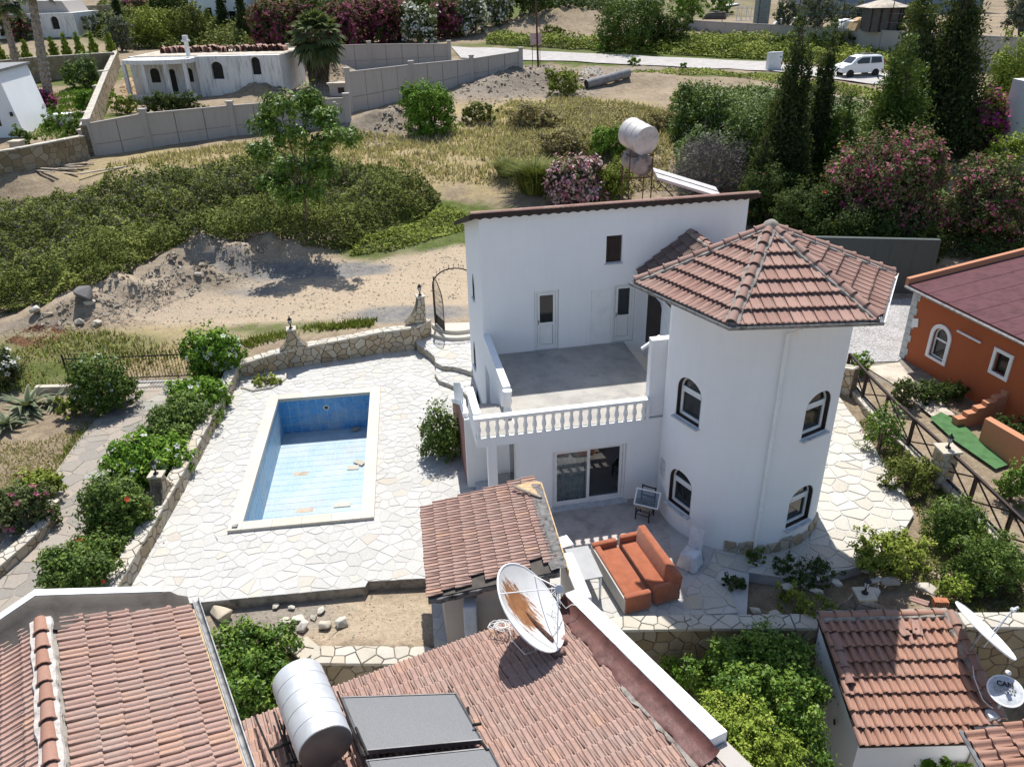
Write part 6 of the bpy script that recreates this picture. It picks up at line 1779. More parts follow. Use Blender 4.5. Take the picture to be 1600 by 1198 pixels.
MAT['gravel'] = t.bsdf(t.mix(.4,t.ramp(vo.outputs['Color'],[(.2,(.22,.21,.195,1)),(.8,(.50,.48,.45,1))]),t.ramp(t.noise(co,1,5),[(.3,.25),(.7,.55)])),.95,0,.2,t.bump(vo.outputs['Distance'],1.0,.05))
flat_sheet('gravel_yard',[P(1260,560),P(1330,568),P(1402,566),P(1440,540),P(1440,430),P(1250,430)],MAT['gravel'],.05)
MAT['turf'] = simple('green_carpet',(0.065,0.15,0.055,1),.95,var=.15,scale=4)
flat_sheet('green_carpet',[P(1452,655),P(1470,646),P(1500,662),P(1575,728),P(1555,735),P(1490,690)],MAT['turf'],.065)
sw = thing('garden_stair','orange sawtooth stair wall beside the green carpet','stairs',P(1550,660))
s0_ = P(1494,668,0); s1_ = P(1640,640,0); dS = (s1_-s0_).normalized(); nS = Vector((-dS.y,dS.x,0))
for k in range(9):
    b = MB(); p = s0_+dS*(k*.36); q = p+dS*.358
    b.prism([(p.x,p.y,-.1),(q.x,q.y,-.1),(q.x,q.y,.32+k*.15),(p.x,p.y,.32+k*.15)],nS*.25); b.build('step',MAT['peach'],sw)
b = MB(); pA = P(1528,690,0); pB = P(1600,745,0); b.prism([(pA.x,pA.y,-.1),(pB.x,pB.y,-.1),(pB.x,pB.y,1.1),(pA.x,pA.y,.9)],(.25,.12,0)); setp(b.build('low_wall',MAT['peach']),'peach plastered low wall below the sawtooth stair','wall')
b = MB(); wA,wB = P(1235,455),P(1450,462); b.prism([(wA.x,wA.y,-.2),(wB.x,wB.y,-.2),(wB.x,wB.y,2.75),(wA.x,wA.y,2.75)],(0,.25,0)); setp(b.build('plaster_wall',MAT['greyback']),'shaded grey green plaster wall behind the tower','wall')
# ================================================================== vegetation
NR = np.random.default_rng(7)
def leafmat(name,c0,c1,c2,trans=0.3,rough=0.65,spec=0.08):
    t = NT(name)
    r = t.attr('rnd')
    col = t.ramp(r,[(0.08,c0),(0.5,c1),(0.92,c2)])
    p = t.n('ShaderNodeBsdfPrincipled'); t.l(col,p.inputs['Base Color']); p.inputs['Roughness'].default_value = rough; p.inputs['Specular IOR Level'].default_value = spec
    tr = t.n('ShaderNodeBsdfTranslucent'); t.l(t.mix(0.5,col,(0.30,0.36,0.06,1),'MIX'),tr.inputs[0])
    m = t.n('ShaderNodeMixShader'); m.inputs[0].default_value = trans
    t.l(p.outputs[0],m.inputs[1]); t.l(tr.outputs[0],m.inputs[2]); t.l(m.outputs[0],t.out.inputs[0])
    return t.m
def g4(r,g,b): return (r,g,b,1)
LM = {
 'citrus': leafmat('citrus_leaf',g4(.04,.09,.010),g4(.09,.17,.02),g4(.22,.31,.045),.14,.5,.25),
 'lime': leafmat('lime_leaf',g4(.10,.16,.022),g4(.21,.28,.04),g4(.36,.41,.08),.14),
 'hib': leafmat('hibiscus_leaf',g4(.03,.06,.010),g4(.075,.13,.02),g4(.18,.25,.045),.14,.55,.2),
 'olea': leafmat('oleander_leaf',g4(.035,.05,.02),g4(.085,.11,.038),g4(.19,.215,.09),.14),
 'dark': leafmat('dark_leaf',g4(.018,.034,.010),g4(.042,.07,.018),g4(.10,.14,.035),.14),
 'conif': leafmat('conifer_spray',g4(.018,.03,.013),g4(.042,.062,.022),g4(.10,.125,.042),.15),
 'bram': leafmat('bramble_leaf',g4(.042,.055,.012),g4(.11,.135,.026),g4(.26,.28,.07),.14),
 'weed': leafmat('weed_leaf',g4(.08,.105,.018),g4(.19,.235,.035),g4(.35,.39,.08),.14),
 'bright': leafmat('bright_leaf',g4(.055,.13,.014),g4(.125,.24,.026),g4(.26,.38,.06),.14),
 'straw': leafmat('straw',g4(.27,.20,.10),g4(.42,.33,.18),g4(.54,.46,.29),.45,.8,.1),
 'drybush': leafmat('dry_scrub_leaf',g4(.13,.10,.045),g4(.25,.20,.09),g4(.38,.33,.16),.15),
 'olive': leafmat('olive_leaf',g4(.055,.07,.05),g4(.11,.13,.085),g4(.20,.21,.15),.14),
 'dead': leafmat('dead_twig',g4(.11,.095,.085),g4(.17,.15,.14),g4(.24,.22,.20),.0,.9,.1),
 'agave': leafmat('agave_leaf',g4(.09,.12,.07),g4(.25,.27,.16),g4(.48,.46,.30),.1,.4),
 'palm': leafmat('palm_leaf',g4(.035,.055,.02),g4(.08,.11,.045),g4(.16,.19,.09),.2),
 'skirt': leafmat('palm_skirt',g4(.08,.065,.04),g4(.15,.125,.08),g4(.22,.19,.13),.1,.9,.1),
 'pink': leafmat('pink_petal',g4(.22,.03,.08),g4(.36,.075,.15),g4(.52,.2,.28),.3),
 'palepink': leafmat('pale_pink_petal',g4(.48,.22,.28),g4(.60,.36,.40),g4(.70,.55,.55),.3),
 'magenta': leafmat('magenta_petal',g4(.22,.015,.11),g4(.35,.035,.19),g4(.48,.08,.30),.3),
 'purple': leafmat('dull_purple_petal',g4(.14,.02,.06),g4(.24,.04,.10),g4(.36,.09,.17),.3),
 'whitef': leafmat('white_petal',g4(.62,.62,.55),g4(.74,.74,.70),g4(.8,.8,.78),.3),
 'red': leafmat('red_petal',g4(.45,.03,.02),g4(.55,.05,.03),g4(.62,.12,.06),.2),
}
MAT['bark'] = simple('bark',(0.16,0.12,0.085,1),.95,var=.35,scale=8,bump=.8,bscale=20)
MAT['palebark'] = simple('pale_bark',(0.27,0.225,0.18,1),.95,var=.35,scale=6,bump=.8,bscale=16)
def leaf_obj(name,pts,nrm,L,Wd,mat,parent,rnd=None,droop=0.0,spread=1.0,kind=None,Lvar=.35,rng=None,face=True):
    rng = rng or NR
    n = len(pts)
    if face:
        nl = nrm*.9+rng.normal(0,spread*.55,(n,3)); nl[:,2] += .35
        nl /= np.linalg.norm(nl,axis=1,keepdims=True)+1e-9
        a = np.cross(nl,rng.normal(0,1,(n,3))); a /= np.linalg.norm(a,axis=1,keepdims=True)+1e-9
        b = np.cross(nl,a)
    else:
        a = nrm*rng.uniform(.1,1.0,(n,1))+rng.normal(0,spread*.8,(n,3)); a[:,2] -= droop
        a /= np.linalg.norm(a,axis=1,keepdims=True)+1e-9
        r = rng.normal(0,1,(n,3))+nrm*1.0
        b = np.cross(a,r); b /= np.linalg.norm(b,axis=1,keepdims=True)+1e-9
    ll = L*(1+rng.uniform(-Lvar,Lvar,(n,1))); ww = Wd*(1+rng.uniform(-Lvar,Lvar,(n,1)))
    V = np.empty((n,4,3))
    V[:,0] = pts-a*ll*.5; V[:,1] = pts+b*ww*.5-a*ll*.05; V[:,2] = pts+a*ll*.5; V[:,3] = pts-b*ww*.5-a*ll*.05
    me = bpy.data.meshes.new(name)
    me.vertices.add(4*n); me.vertices.foreach_set('co',V.reshape(-1).astype(np.float32))
    me.loops.add(4*n); me.loops.foreach_set('vertex_index',np.arange(4*n,dtype=np.int32))
    me.polygons.add(n); me.polygons.foreach_set('loop_start',np.arange(0,4*n,4,dtype=np.int32))
    me.materials.append(mat)
    if rnd is None: rnd = rng.uniform(0,1,n)
    at_ = me.attributes.new('rnd','FLOAT','POINT'); at_.data.foreach_set('value',np.repeat(rnd,4).astype(np.float32))
    me.update(calc_edges=True)
    o = link(name,me,parent)
    if kind: o['kind'] = kind
    return o
def blob_pts(blobs,n,seed=0,clump=10,sig=.14,shell=.45,low=-.75):
    """points through the outer volume of several lobes, gathered in clumps"""
    rng = np.random.default_rng(seed+100)
    C = np.array([b[0] for b in blobs],float); Rr = np.array([b[1] for b in blobs],float)
    wt = (Rr.prod(1))**(2/3); wt /= wt.sum()
    K = max(6,n//clump)
    pick = rng.choice(len(blobs),K,p=wt)
    d = rng.normal(0,1,(K,3)); d /= np.linalg.norm(d,axis=1,keepdims=True)
    d[:,2] = np.where(d[:,2] < low,-d[:,2]*.5,d[:,2])
    ph = rng.uniform(0,6,(4,3)); fq = rng.normal(0,2.6,(4,3))
    mod = sum(np.sin(d@fq[i]+ph[i,0]+pick*1.7) for i in range(4))*.07
    rr = (1+mod)*(1-shell*rng.uniform(0,1,K)**1.6)+rng.normal(0,.05,K)
    ctr = C[pick]+d*rr[:,None]*Rr[pick]
    cr = rng.uniform(0,1,K)
    idx = rng.choice(K,n)
    sg = sig*Rr[pick][idx].mean(1,keepdims=True)
    off = rng.normal(0,1,(n,3))
    pts = ctr[idx]+off*sg
    nr = d[idx]/Rr[pick][idx]; nr /= np.linalg.norm(nr,axis=1,keepdims=True)
    nr = nr*.7+off*.55; nr /= np.linalg.norm(nr,axis=1,keepdims=True)
    rnd = np.clip(.55*cr[idx]+.45*rng.uniform(0,1,n),0,1)
    return pts,nr,rnd,ctr,d
def twigs(mb,base,ends,r,rng,n=6):
    for e in ends:
        e = Vector(e); m1 = base.lerp(e,.5)+Vector((rng.uniform(-.1,.1),rng.uniform(-.1,.1),.1))*(e-base).length*.6
        mb.tube([base,m1,e],[r,r*.6,r*.25],5)
BLOOM = {}
def bloom(fm):
    """five petal flower of unit radius"""
    if fm not in BLOOM:
        V_ = []; F_ = []; R_ = []
        for k in range(5):
            a_ = k*1.2566; c_,s_ = math.cos(a_),math.sin(a_); o_ = len(V_)
            for x,y,z in ((.08,0,0),(.55,-.34,.22),(1,-.12,.18),(1,.12,.18),(.55,.34,.22)): V_.append((x*c_-y*s_,x*s_+y*c_,z))
            F_.append(tuple(range(o_,o_+5))); R_ += [.2+.15*k]*5
        me_ = mesh('flower',V_,F_,LM[fm]); q = me_.attributes.new('rnd','FLOAT','POINT'); q.data.foreach_set('value',R_); BLOOM[fm] = me_
    return BLOOM[fm]
def plant(name,label,cat,base,blobs,n,leaf,mat,seed=1,flowers=None,trunk=None,group=None,clump=26,sig=.12,shell=.45,droop=0.0,spread=1.0,low=-.75,bark='bark',face=True):
    base = Vector(base)
    t_ = thing(name,label,cat,base,0,group)
    bl_ = [(np.array(base)+np.array(c),r) for c,r in blobs]
    pts,nr,rnd,ctr,d = blob_pts(bl_,n,seed,clump,sig,shell,low)
    leaf_obj('crown',pts,nr,leaf[0],leaf[1],mat,t_,rnd,droop,spread,rng=np.random.default_rng(seed),face=face)
    rr = random.Random(seed)
    b_ = MB()
    top = sum((Vector(c) for c,r in bl_),Vector())/len(bl_)
    tr = trunk or max(.02,.04*max(max(r) for c,r in blobs))
    ends = [Vector(c)+Vector((rr.uniform(-.4,.4)*r[0],rr.uniform(-.4,.4)*r[1],rr.uniform(-.1,.4)*r[2])) for c,r in bl_ for _ in range(2)]
    twigs(b_,base-Vector((0,0,.05)),ends[:12],tr,rr)
    b_.build('trunk',MAT[bark],t_)
    if flowers:
        for fe in flowers:
            nf,sz,fm,nm = fe[:4]
            if len(fe) > 4:
                tocam = np.array(CAMV-base); tocam /= np.linalg.norm(tocam)
                ok = np.where((d@tocam) > .1)[0]; rng = np.random.default_rng(seed+56)
                for i_ in rng.choice(ok,min(nf,len(ok)),replace=False):
                    dv = Vector(d[i_])+Vector((rng.uniform(-.3,.3),rng.uniform(-.3,.3),.3)); pv = Vector(ctr[i_])+Vector(d[i_])*.12
                    link(nm,bloom(fm),t_,None,Matrix.Translation(pv) @ dv.to_track_quat('Z','Y').to_matrix().to_4x4() @ Matrix.Scale(sz*rng.uniform(.8,1.2),4))
                continue
            rng = np.random.default_rng(seed+55)
            m = len(ctr); ii = rng.choice(m,max(1,nf//6))
            outp = ctr[ii]+d[ii]*np.array([sum(r)/3*.06 for c,r in blobs]).mean()
            jj = rng.choice(len(ii),nf)
            fp_ = outp[jj]+rng.normal(0,sz*.7,(nf,3))
            leaf_obj(nm,fp_,d[ii][jj],sz,sz*.9,LM[fm],t_,None,0,.8,rng=rng)
    return t_
def lobes(w,h,dp,seed,k=5):
    """lobes filling a w x dp x h body standing on the ground"""
    rr = random.Random(seed)
    out = [((0,0,h*.5),(w*.40,dp*.40,h*.46))]
    for i in range(k):
        a_ = 2*math.pi*i/k+rr.uniform(-.4,.4); q = rr.uniform(.22,.32)
        s_ = rr.uniform(.55,.8)
        out.append(((math.cos(a_)*w*q,math.sin(a_)*dp*q,h*rr.uniform(.35,.66)),(w*.27*s_*1.2,dp*.27*s_*1.2,h*.34*s_*1.2)))
        out.append(((math.cos(a_+.5)*w*.30,math.sin(a_+.5)*dp*.30,h*.2),(w*.2,dp*.2,h*.24)))
    return out
def bush(label,px,py,wpx,hpx,mat,leafpx=3.4,z=None,name='shrub',cat='shrub',seed=None,dens=1.0,flowers=None,ratio=.5,group=None,dpf=.8,k=6,aspect=None,clump=26,sig=.13,droop=0.0,spread=1.0,hmin=.35,back=.35,shell=.5):
    seed = seed if seed is not None else int(px*3+py*7)
    p = T(px,py) if z is None else P(px,py,z)
    m = mpp(p); w = wpx*m; dl = math.atan2(CAMH-p.z,math.hypot(p.x,p.y))
    dp = w*dpf
    h = max(hmin*w,(hpx*m-.55*dp*math.sin(dl))/math.cos(dl))
    p2 = Vector((p.x,p.y+dp*back,0)); p2.z = zt(p2.x,p2.y) if z is None else z
    n = int(wpx*hpx*.41*1.9*dens*(3.2/leafpx)**1.3)
    L = leafpx*m*1.5
    fl = None
    if flowers: fl = [(max(6,int(n*e[0])),e[1]*m*1.5,e[2],e[3]) if e[0] < 1 else (e[0],e[1]*m,e[2],e[3],1) for e in flowers]
    return plant(name,label,cat,p2,lobes(w,h,dp,seed,k),max(200,n),(L,L*ratio),LM[mat],seed,fl,None,group,clump,sig,shell,droop,spread)
def at_blob(px,py,z,wpx,hpx,dp=None,lift=0):
    c = P(px,py,z); m = mpp(c); return c,wpx*m*.5,hpx*m*.5
def crown_px(name,label,cat,lob,n,leafm,mat,ground,seed,flowers=None,group=None,clump=42,sig=.15,spread=1.0,ratio=.5,shell=.55,low=-.9):
    """tree given by lobes (px, py, z, wpx, hpx): crown lobes at real heights"""
    bl_ = []
    for (px,py,z,wp,hp) in lob:
        c = P(px,py,z); m = mpp(c); bl_.append((c,(wp*m*.5,wp*m*.45,hp*m*.5)))
    cx = sum((c for c,r in bl_),Vector())/len(bl_)
    base = Vector((cx.x,cx.y,ground))
    rel = [(c-base,r) for c,r in bl_]
    return plant(name,label,cat,base,rel,n,(leafm,leafm*ratio),LM[mat],seed,flowers,.05,group,clump,sig,shell,0,spread,low)
crown_px('citrus_tree','glossy green citrus tree between left roof and water tank','tree',[(345,1000,.4,66,56),(390,995,.5,66,52),(432,1000,.4,62,60),(360,1040,.3,72,66),(412,1045,.4,76,66),(440,1060,.1,56,70),(375,1085,.1,80,70),(420,1095,.0,70,66),(380,1125,-.3,80,60),(390,1060,-.5,130,120)],17000,.11,'citrus',-2.05,3)
crown_px('shrub','rounded pale green shrub by the outbuilding, the larger one','shrub',[(1135,1030,.2,74,70),(1185,1010,.4,70,62),(1230,1030,.2,72,70),(1160,1075,.5,84,78),(1215,1085,.5,84,80),(1262,1075,-.1,66,80),(1255,1130,.0,76,84),(1180,1130,.1,90,84),(1262,1175,-.3,80,70),(1095,1055,-.4,66,60),(1200,1050,-.4,150,120)],24000,.095,'citrus',-2.05,5,ratio=.6)
crown_px('shrub','yellow green shrub below the white parapet in the foreground','shrub',[(1118,1105,.5,66,56),(1160,1120,.6,72,60),(1130,1150,.5,76,66),(1185,1160,.6,78,66),(1225,1180,.3,76,60),(1165,1195,.5,90,60),(1150,1150,-.2,130,100)],17000,.075,'lime',-2.05,6,ratio=.6)
crown_px('shrub','small leafy shrub against the retaining wall by white parapet','shrub',[(1050,1050,-1.0,60,60),(1075,1070,-1.0,70,70),(1045,1080,-1.2,60,60)],3500,.07,'bright',-2.05,7)
crown_px('young_tree','young broad leaved plant below the outbuilding eave','tree',[(1455,1185,-1.0,50,36),(1495,1190,-1.0,50,30),(1440,1200,-1.1,60,30)],500,.19,'bright',-2.05,8)
crown_px('climber','dark climber under the soil strip wall by water tank','plant',[(545,1060,-1.2,60,40),(590,1050,-1.2,60,40),(620,1075,-1.4,60,40)],2200,.08,'dark',-2.05,9)
crown_px('climber','green creeper hanging on wall left of the outbuilding roof','plant',[(1255,960,.1,44,60),(1240,945,.1,40,36),(1290,950,.3,60,22),(1330,957,.4,44,16),(1235,925,.05,40,30)],2600,.075,'weed',-.2,10)
HG = 'hedge plants along the driveway side of the pool wall'
bush('tall white flowering oleander at the head of the pool hedge',338,592,94,97,'bright',4.2,z=0.0,flowers=[(75,4.6,'whitef','flower')],group=HG,dens=2.1,hmin=.9,back=.1,dpf=.8)
bush('white flowering low oleander just below the tallest hedge plant',312,650,101,74,'bright',4.2,z=0.0,flowers=[(36,4.4,'whitef','flower')],group=HG,dens=2.1,back=.15,hmin=.55)
bush('plain dark green hedge shrub below the white oleanders',288,682,115,69,'hib',3.6,z=0.0,group=HG,dens=2.1,back=.15,hmin=.55)
bush('plain mid green hedge shrub above the flared pillar',258,712,99,59,'hib',3.8,z=0.0,group=HG,dens=2.1,back=.15,hmin=.55)
bush('white flowering hedge shrub beside the flared pillar',228,752,134,89,'bright',4.6,z=0.0,flowers=[(34,5.2,'whitef','flower')],group=HG,dens=2.1,back=.15,hmin=.5)
bush('largest dark hibiscus shrub with red blooms below the pillar',186,848,118,125,'hib',4.0,z=0.0,flowers=[(9,5.0,'red','flower')],group=HG,dens=2.1,back=.2,hmin=.7)
bush('low hibiscus shrub in the hedge just below the largest one',158,888,110,76,'hib',4.0,z=0.0,flowers=[(5,5.0,'red','flower')],group=HG,dens=2.1,back=.2,hmin=.55)
bush('lowest hibiscus shrub of the hedge above the left roof',124,945,132,110,'hib',4.2,z=0.0,flowers=[(5,5.0,'red','flower')],group=HG,dens=2.1,back=.2,hmin=.6)
bush('dark rounded white flecked shrub in front of the driveway gate',163,645,108,112,'hib',3.6,z=0.02,flowers=[(40,2.6,'whitef','flower')],dens=1.3,hmin=.75,back=.2)
bush('white flowering oleander cut by the left frame edge',4,612,60,78,'olea',3.8,z=0.0,flowers=[(45,4.5,'whitef','flower')],dens=1.2,hmin=.9)
bush('pink flowering shrub bed at left edge beside the driveway',26,835,120,90,'olea',4.2,z=0.1,flowers=[(34,5.2,'pink','flower')],dens=1.2,hmin=.45)
bush('straw tinted green shrub behind the pink flower bed',48,790,88,60,'weed',4.0,z=0.1,dens=1.2)
bush('low weedy clump beside the striped agave',105,655,50,40,'weed',3.6,z=0.02)
def agave(label,px,py,z,R,n,seed,mat='agave'):
    p = P(px,py,z); t_ = thing('agave',label,'agave',p,0,'striped agaves by the driveway'); rr = random.Random(seed)
    for i in range(n):
        a_ = i*2.399+rr.uniform(-.2,.2); el = rr.uniform(.25,1.25); L = R*rr.uniform(.75,1.15); w = .075*R*rr.uniform(.9,1.3)
        d_ = Vector((math.cos(a_),math.sin(a_),0)); s_ = Vector((-d_.y,d_.x,0))
        V_ = []; F_ = []; Rn = []
        for k in range(6):
            u_ = k/5; bend = u_*u_*rr.uniform(.5,.9)*math.cos(el)
            c_ = p+d_*L*u_*math.cos(el*(1-.35*u_))+Vector((0,0,L*(u_*math.sin(el)-bend*.9)+.05)); c_.z = max(c_.z,z+.02)
            ww = w*(1-.9*u_**1.6)*(.7+.6*min(1,u_*3))
            V_ += [tuple(c_-s_*ww+Vector((0,0,ww*.5))),tuple(c_-s_*ww*.6+Vector((0,0,ww*.15))),tuple(c_+s_*ww*.6+Vector((0,0,ww*.15))),tuple(c_+s_*ww+Vector((0,0,ww*.5)))]
            Rn += [.9,.12,.12,.9]
        for k in range(5):
            for j in range(3): F_.append((4*k+j,4*k+j+1,4*k+5+j,4*k+4+j))
        me_ = mesh('leaf',V_,F_,LM[mat],True); q = me_.attributes.new('rnd','FLOAT','POINT'); q.data.foreach_set('value',Rn)
        link('leaf',me_,t_)
agave('large striped agave with drooping leaves beside the driveway',45,640,0.0,1.15,34,1)
agave('striped agave left of the largest one, near frame edge',12,668,0.0,.95,26,2)
agave('small striped agave at the right end of the clump',88,630,0.0,.75,22,3)
bush('glossy climbing shrub against the pink stair wall',690,722,72,100,'hib',3.6,z=0.0,dens=1.0,hmin=.9,back=.3,clump=7)
bush('grassy clump in the kerbed bed at pool wall corner',412,606,56,24,'weed',3.0,z=0.02,hmin=.25)
bush('low weeds on the deck side of the back wall',330,562,40,16,'weed',3.0,z=0.05,hmin=.25)
b = MB(); b.tube([P(377,605,.04),P(395,610,.05),P(425,605,.05),P(445,592,.05),P(447,583,.05)],.05,6); setp(b.build('bed_kerb',MAT['coping']),'curved pale kerb round the small corner bed','kerb')
bush('thin leaved rose bush beside fence and tower patio',1375,705,66,90,'citrus',3.6,z=0.0,dens=.4,hmin=.8,clump=6,back=.1,flowers=[(4,4.5,'palepink','flower')])
bush('straw and green weed mass between patio and fence pillar',1428,775,90,70,'bram',3.6,z=0.0,dens=.8,hmin=.25)
bush('dark leafy oleander below the fence pillar',1500,865,100,100,'hib',4.4,z=0.0,dens=1.2,ratio=.32,hmin=.3)
bush('large oleander mound at right edge below the fence',1560,935,130,110,'hib',4.6,z=0.0,dens=1.2,ratio=.32,hmin=.3)
bush('spreading bright shrub at the lower edge of tower patio',1405,905,130,70,'weed',4.0,z=0.0,dens=1.2,hmin=.4)
bush('yellow green weeds right of the spreading patio shrub',1500,945,60,50,'lime',3.8,z=0.0,hmin=.4)
bush('dark plant at the foot of the downpipe',1180,885,36,32,'hib',3.2,z=0.0)
bush('dark low plant at the patio edge in tower shade',1265,920,110,26,'dark',3.2,z=-.05,hmin=.2)
bush('small dark plant on patio left of the downpipe',1150,925,44,30,'dark',3.2,z=-.02,hmin=.3)
bush('vine like green plant between tower and right fence',1345,590,44,44,'bright',3.4,z=0.0)
bush('tall weedy plant behind fence near garden path',1415,640,50,60,'olea',3.2,z=0.0,dens=.7)
bush('dark pot plants along the orange house wall',1470,632,110,40,'dark',3.2,z=0.05,hmin=.3,dpf=.4)
bush('dark shrub beside orange stair at the right edge',1590,700,70,60,'dark',3.4,z=0.0)
bush('leafy shrub at right edge beyond the fence',1588,790,60,80,'citrus',3.6,z=0.0)
bush('round bright green bush standing alone in the dry field',672,214,98,92,'bright',3.0,seed=31,dens=1.4,hmin=.7,back=.2)
bush('olive green bush beside the concrete pipe',882,152,62,48,'weed',2.8,dens=1.2)
bush('brown green scrub right of the lone bush',745,196,60,40,'bram',2.8,dens=.9)
bush('dry brown scrub mound above the pampas grass',830,205,100,46,'drybush',2.8,dens=.8,flowers=[(.3,3,'straw','dry_stems')])
bush('dry olive scrub right of the brown scrub mound',885,250,90,50,'drybush',2.8,dens=.8,flowers=[(.3,3,'straw','dry_stems')])
bush('bright green shrub left of the solar tanks',950,255,66,66,'bright',3.0,dens=1.2)
bush('green shrub behind the tank rack legs',955,320,80,70,'weed',3.0,dens=1.2)
bush('pale pink oleander behind the villa roof',900,330,100,85,'olea',3.4,flowers=[(.45,3.8,'palepink','flowers'),(.12,3.6,'pink','deep_flowers')],dens=1.3)
bush('yellow green scrub behind the solar tanks',1045,210,80,40,'drybush',3.0)
bush('dense green thicket right of the solar tanks, upper part',1110,230,130,110,'hib',3.2,dens=1.3,hmin=.6)
bush('dense green thicket near tall conifers',1180,300,120,140,'hib',3.2,dens=1.3,hmin=.8)
bush('light leaved thicket on the slope under road',1090,190,90,60,'weed',3.0,dens=1.1)
bush('dark tangle behind the villa right corner',1205,360,100,110,'dark',3.2,dens=1.2,hmin=.8,flowers=[(12,3,'red','flower')])
bush('pink tipped oleander behind the roof corner of villa',1130,330,90,40,'olea',3.2,flowers=[(.2,3.6,'pink','flowers')],hmin=.5)
bush('very large pink oleander above the grey plaster wall',1385,390,200,195,'olea',3.2,seed=41,flowers=[(.30,3.3,'pink','flowers'),(.03,3.4,'lime','pale_leaves')],dens=1.4,hmin=.75,back=.25,dpf=.7)
bush('pink oleander at right edge behind orange roof',1545,395,140,160,'olea',3.2,seed=43,flowers=[(.16,3.4,'pink','flowers'),(.05,3.2,'lime','pale_leaves')],dens=1.3,hmin=.8)
bush('dark oleander with red blooms left of the large pink one',1260,400,110,120,'dark',3.2,dens=1.3,hmin=.8,flowers=[(10,3,'red','flower')])
bush('dark overhanging foliage along the top of grey plaster wall',1345,415,150,60,'dark',3.2,dens=1.5,hmin=.6,dpf=.3)
bush('dark foliage beside the gravel yard at wall end',1440,425,70,70,'dark',3.2,dens=1.5,hmin=.7,dpf=.4)
def dead_shrub(label,px,py,wpx,hpx,n=420):
    p = T(px,py); m = mpp(p); w = wpx*m; h = hpx*m*1.0; rr = random.Random(3)
    t_ = thing('dead_shrub',label,'shrub',p)
    bl_ = [(np.array(p)+np.array(c),r) for c,r in lobes(w,h,w*.6,3,6)]
    pts,nr,rnd,ctr,d = blob_pts(bl_,9000,12,8,.2,.7)
    leaf_obj('twigs',pts,nr,9*m,.9*m,LM['dead'],t_,rnd,-.3,.9,face=False)
    b_ = MB(); twigs(b_,p,[Vector(c) for c in ctr[rr.sample(range(len(ctr)),40)]],.06,rr); b_.build('trunk',MAT['palebark'],t_)
dead_shrub('bare grey dead shrub beside the rooftop collector',1100,325,130,130)
def pampas(label,px,py,wpx,hpx,mat,n=900,seed=1,name='grass_clump',cat='grass'):
    p = T(px,py); m = mpp(p); rng = np.random.default_rng(seed); h = hpx*m*1.1; w = wpx*m
    t_ = thing(name,label,cat,p)
    V_ = np.empty((n,6,3)); a_ = rng.uniform(0,6.283,n); r0 = rng.uniform(0,.22*w,n); ln_ = h*rng.uniform(.6,1.1,n); out = rng.uniform(.1,.55,n)*w
    bx = p.x+np.cos(a_)*r0; by = p.y+np.sin(a_)*r0
    wd = .8*m
    for k,(u_,f_) in enumerate(((0,0),(.55,.35),(1,1))):
        x = bx+np.cos(a_)*out*f_; y = by+np.sin(a_)*out*f_; z = p.z+ln_*(u_-.35*f_*f_)
        ww = wd*(1-.85*u_)
        V_[:,2*k] = np.stack([x-np.sin(a_)*ww,y+np.cos(a_)*ww,z],1); V_[:,2*k+1] = np.stack([x+np.sin(a_)*ww,y-np.cos(a_)*ww,z],1)
    F_ = []
    for i in range(n): F_ += [(6*i,6*i+1,6*i+3,6*i+2),(6*i+2,6*i+3,6*i+5,6*i+4)]
    me_ = mesh('blades',V_.reshape(-1,3).tolist(),F_,LM[mat]); q = me_.attributes.new('rnd','FLOAT','POINT'); q.data.foreach_set('value',np.repeat(rng.uniform(0,1,n),6))
    link('blades',me_,t_)
pampas('large fountain of straw green grass behind the villa',835,300,95,62,'bram',1600,1)
pampas('straw grass fountain left of the larger one',790,275,50,34,'bram',600,2)
pampas('dry tuft in the field by the dirt path',594,262,10,18,'straw',120,3)
def conifer(label,px,py,wpx,hpx,mat='conif',seed=1,n=None,spires=4,group='dark conifers behind the tower',leafpx=3.2):
    p = T(px,py); m = mpp(p); w = wpx*m; h = hpx*m*1.02; rr = random.Random(seed)
    bl_ = []
    for s_ in range(spires):
        a_ = rr.uniform(0,6.28); off = rr.uniform(.05,.30)*w if s_ else 0
        cx,cy = math.cos(a_)*off,math.sin(a_)*off*.7; hh = h*(1 if s_ == 0 else rr.uniform(.6,.93))
        for k in range(6):
            u_ = k/5; rad_ = w*(.40 if s_ == 0 else .28)*(1-u_*.86)+.05
            bl_.append(((cx+rr.uniform(-.1,.1)*rad_,cy,hh*(.12+.80*u_)),(rad_,rad_,hh*.13)))
    n = int((n or int(wpx*hpx*.41*2.4))*1.7)
    L = leafpx*m*1.8
    return plant('conifer',label,'conifer',p,bl_,n,(L,L*.42),LM[mat],seed,None,w*.03,group,9,.2,.75,-.5,.6,face=False)
conifer('tall dark conifer with two thin spires left of the van',1212,325,105,275,seed=2,spires=5,n=15000)
conifer('second dark conifer directly before the van nose',1264,300,72,230,seed=7,spires=4,n=10000)
conifer('broad feathery green conifer right of the van',1372,310,150,225,'hib',seed=4,spires=6,n=20000)
conifer('huge dark conifer at upper right cut by frame top',1450,235,190,290,seed=5,spires=7,n=30000)
conifer('small dark conifer under the tall spires',1180,345,90,130,seed=9,spires=4,n=7000)
conifer('low bushy conifer between the spires and large oleander',1300,310,120,150,'hib',seed=10,spires=5,n=12000)
bush('yellow green tree at upper right edge',1572,185,70,130,'lime',3.0,seed=61,hmin=1.2,dens=1.2)
bush('grey green olive tree at the upper right corner',1590,110,60,110,'olive',3.0,seed=62,hmin=1.4)
bush('magenta bougainvillea at right edge',1548,250,84,100,'lime',3.2,seed=63,hmin=1.0,flowers=[(.45,4.4,'magenta','flowers')])
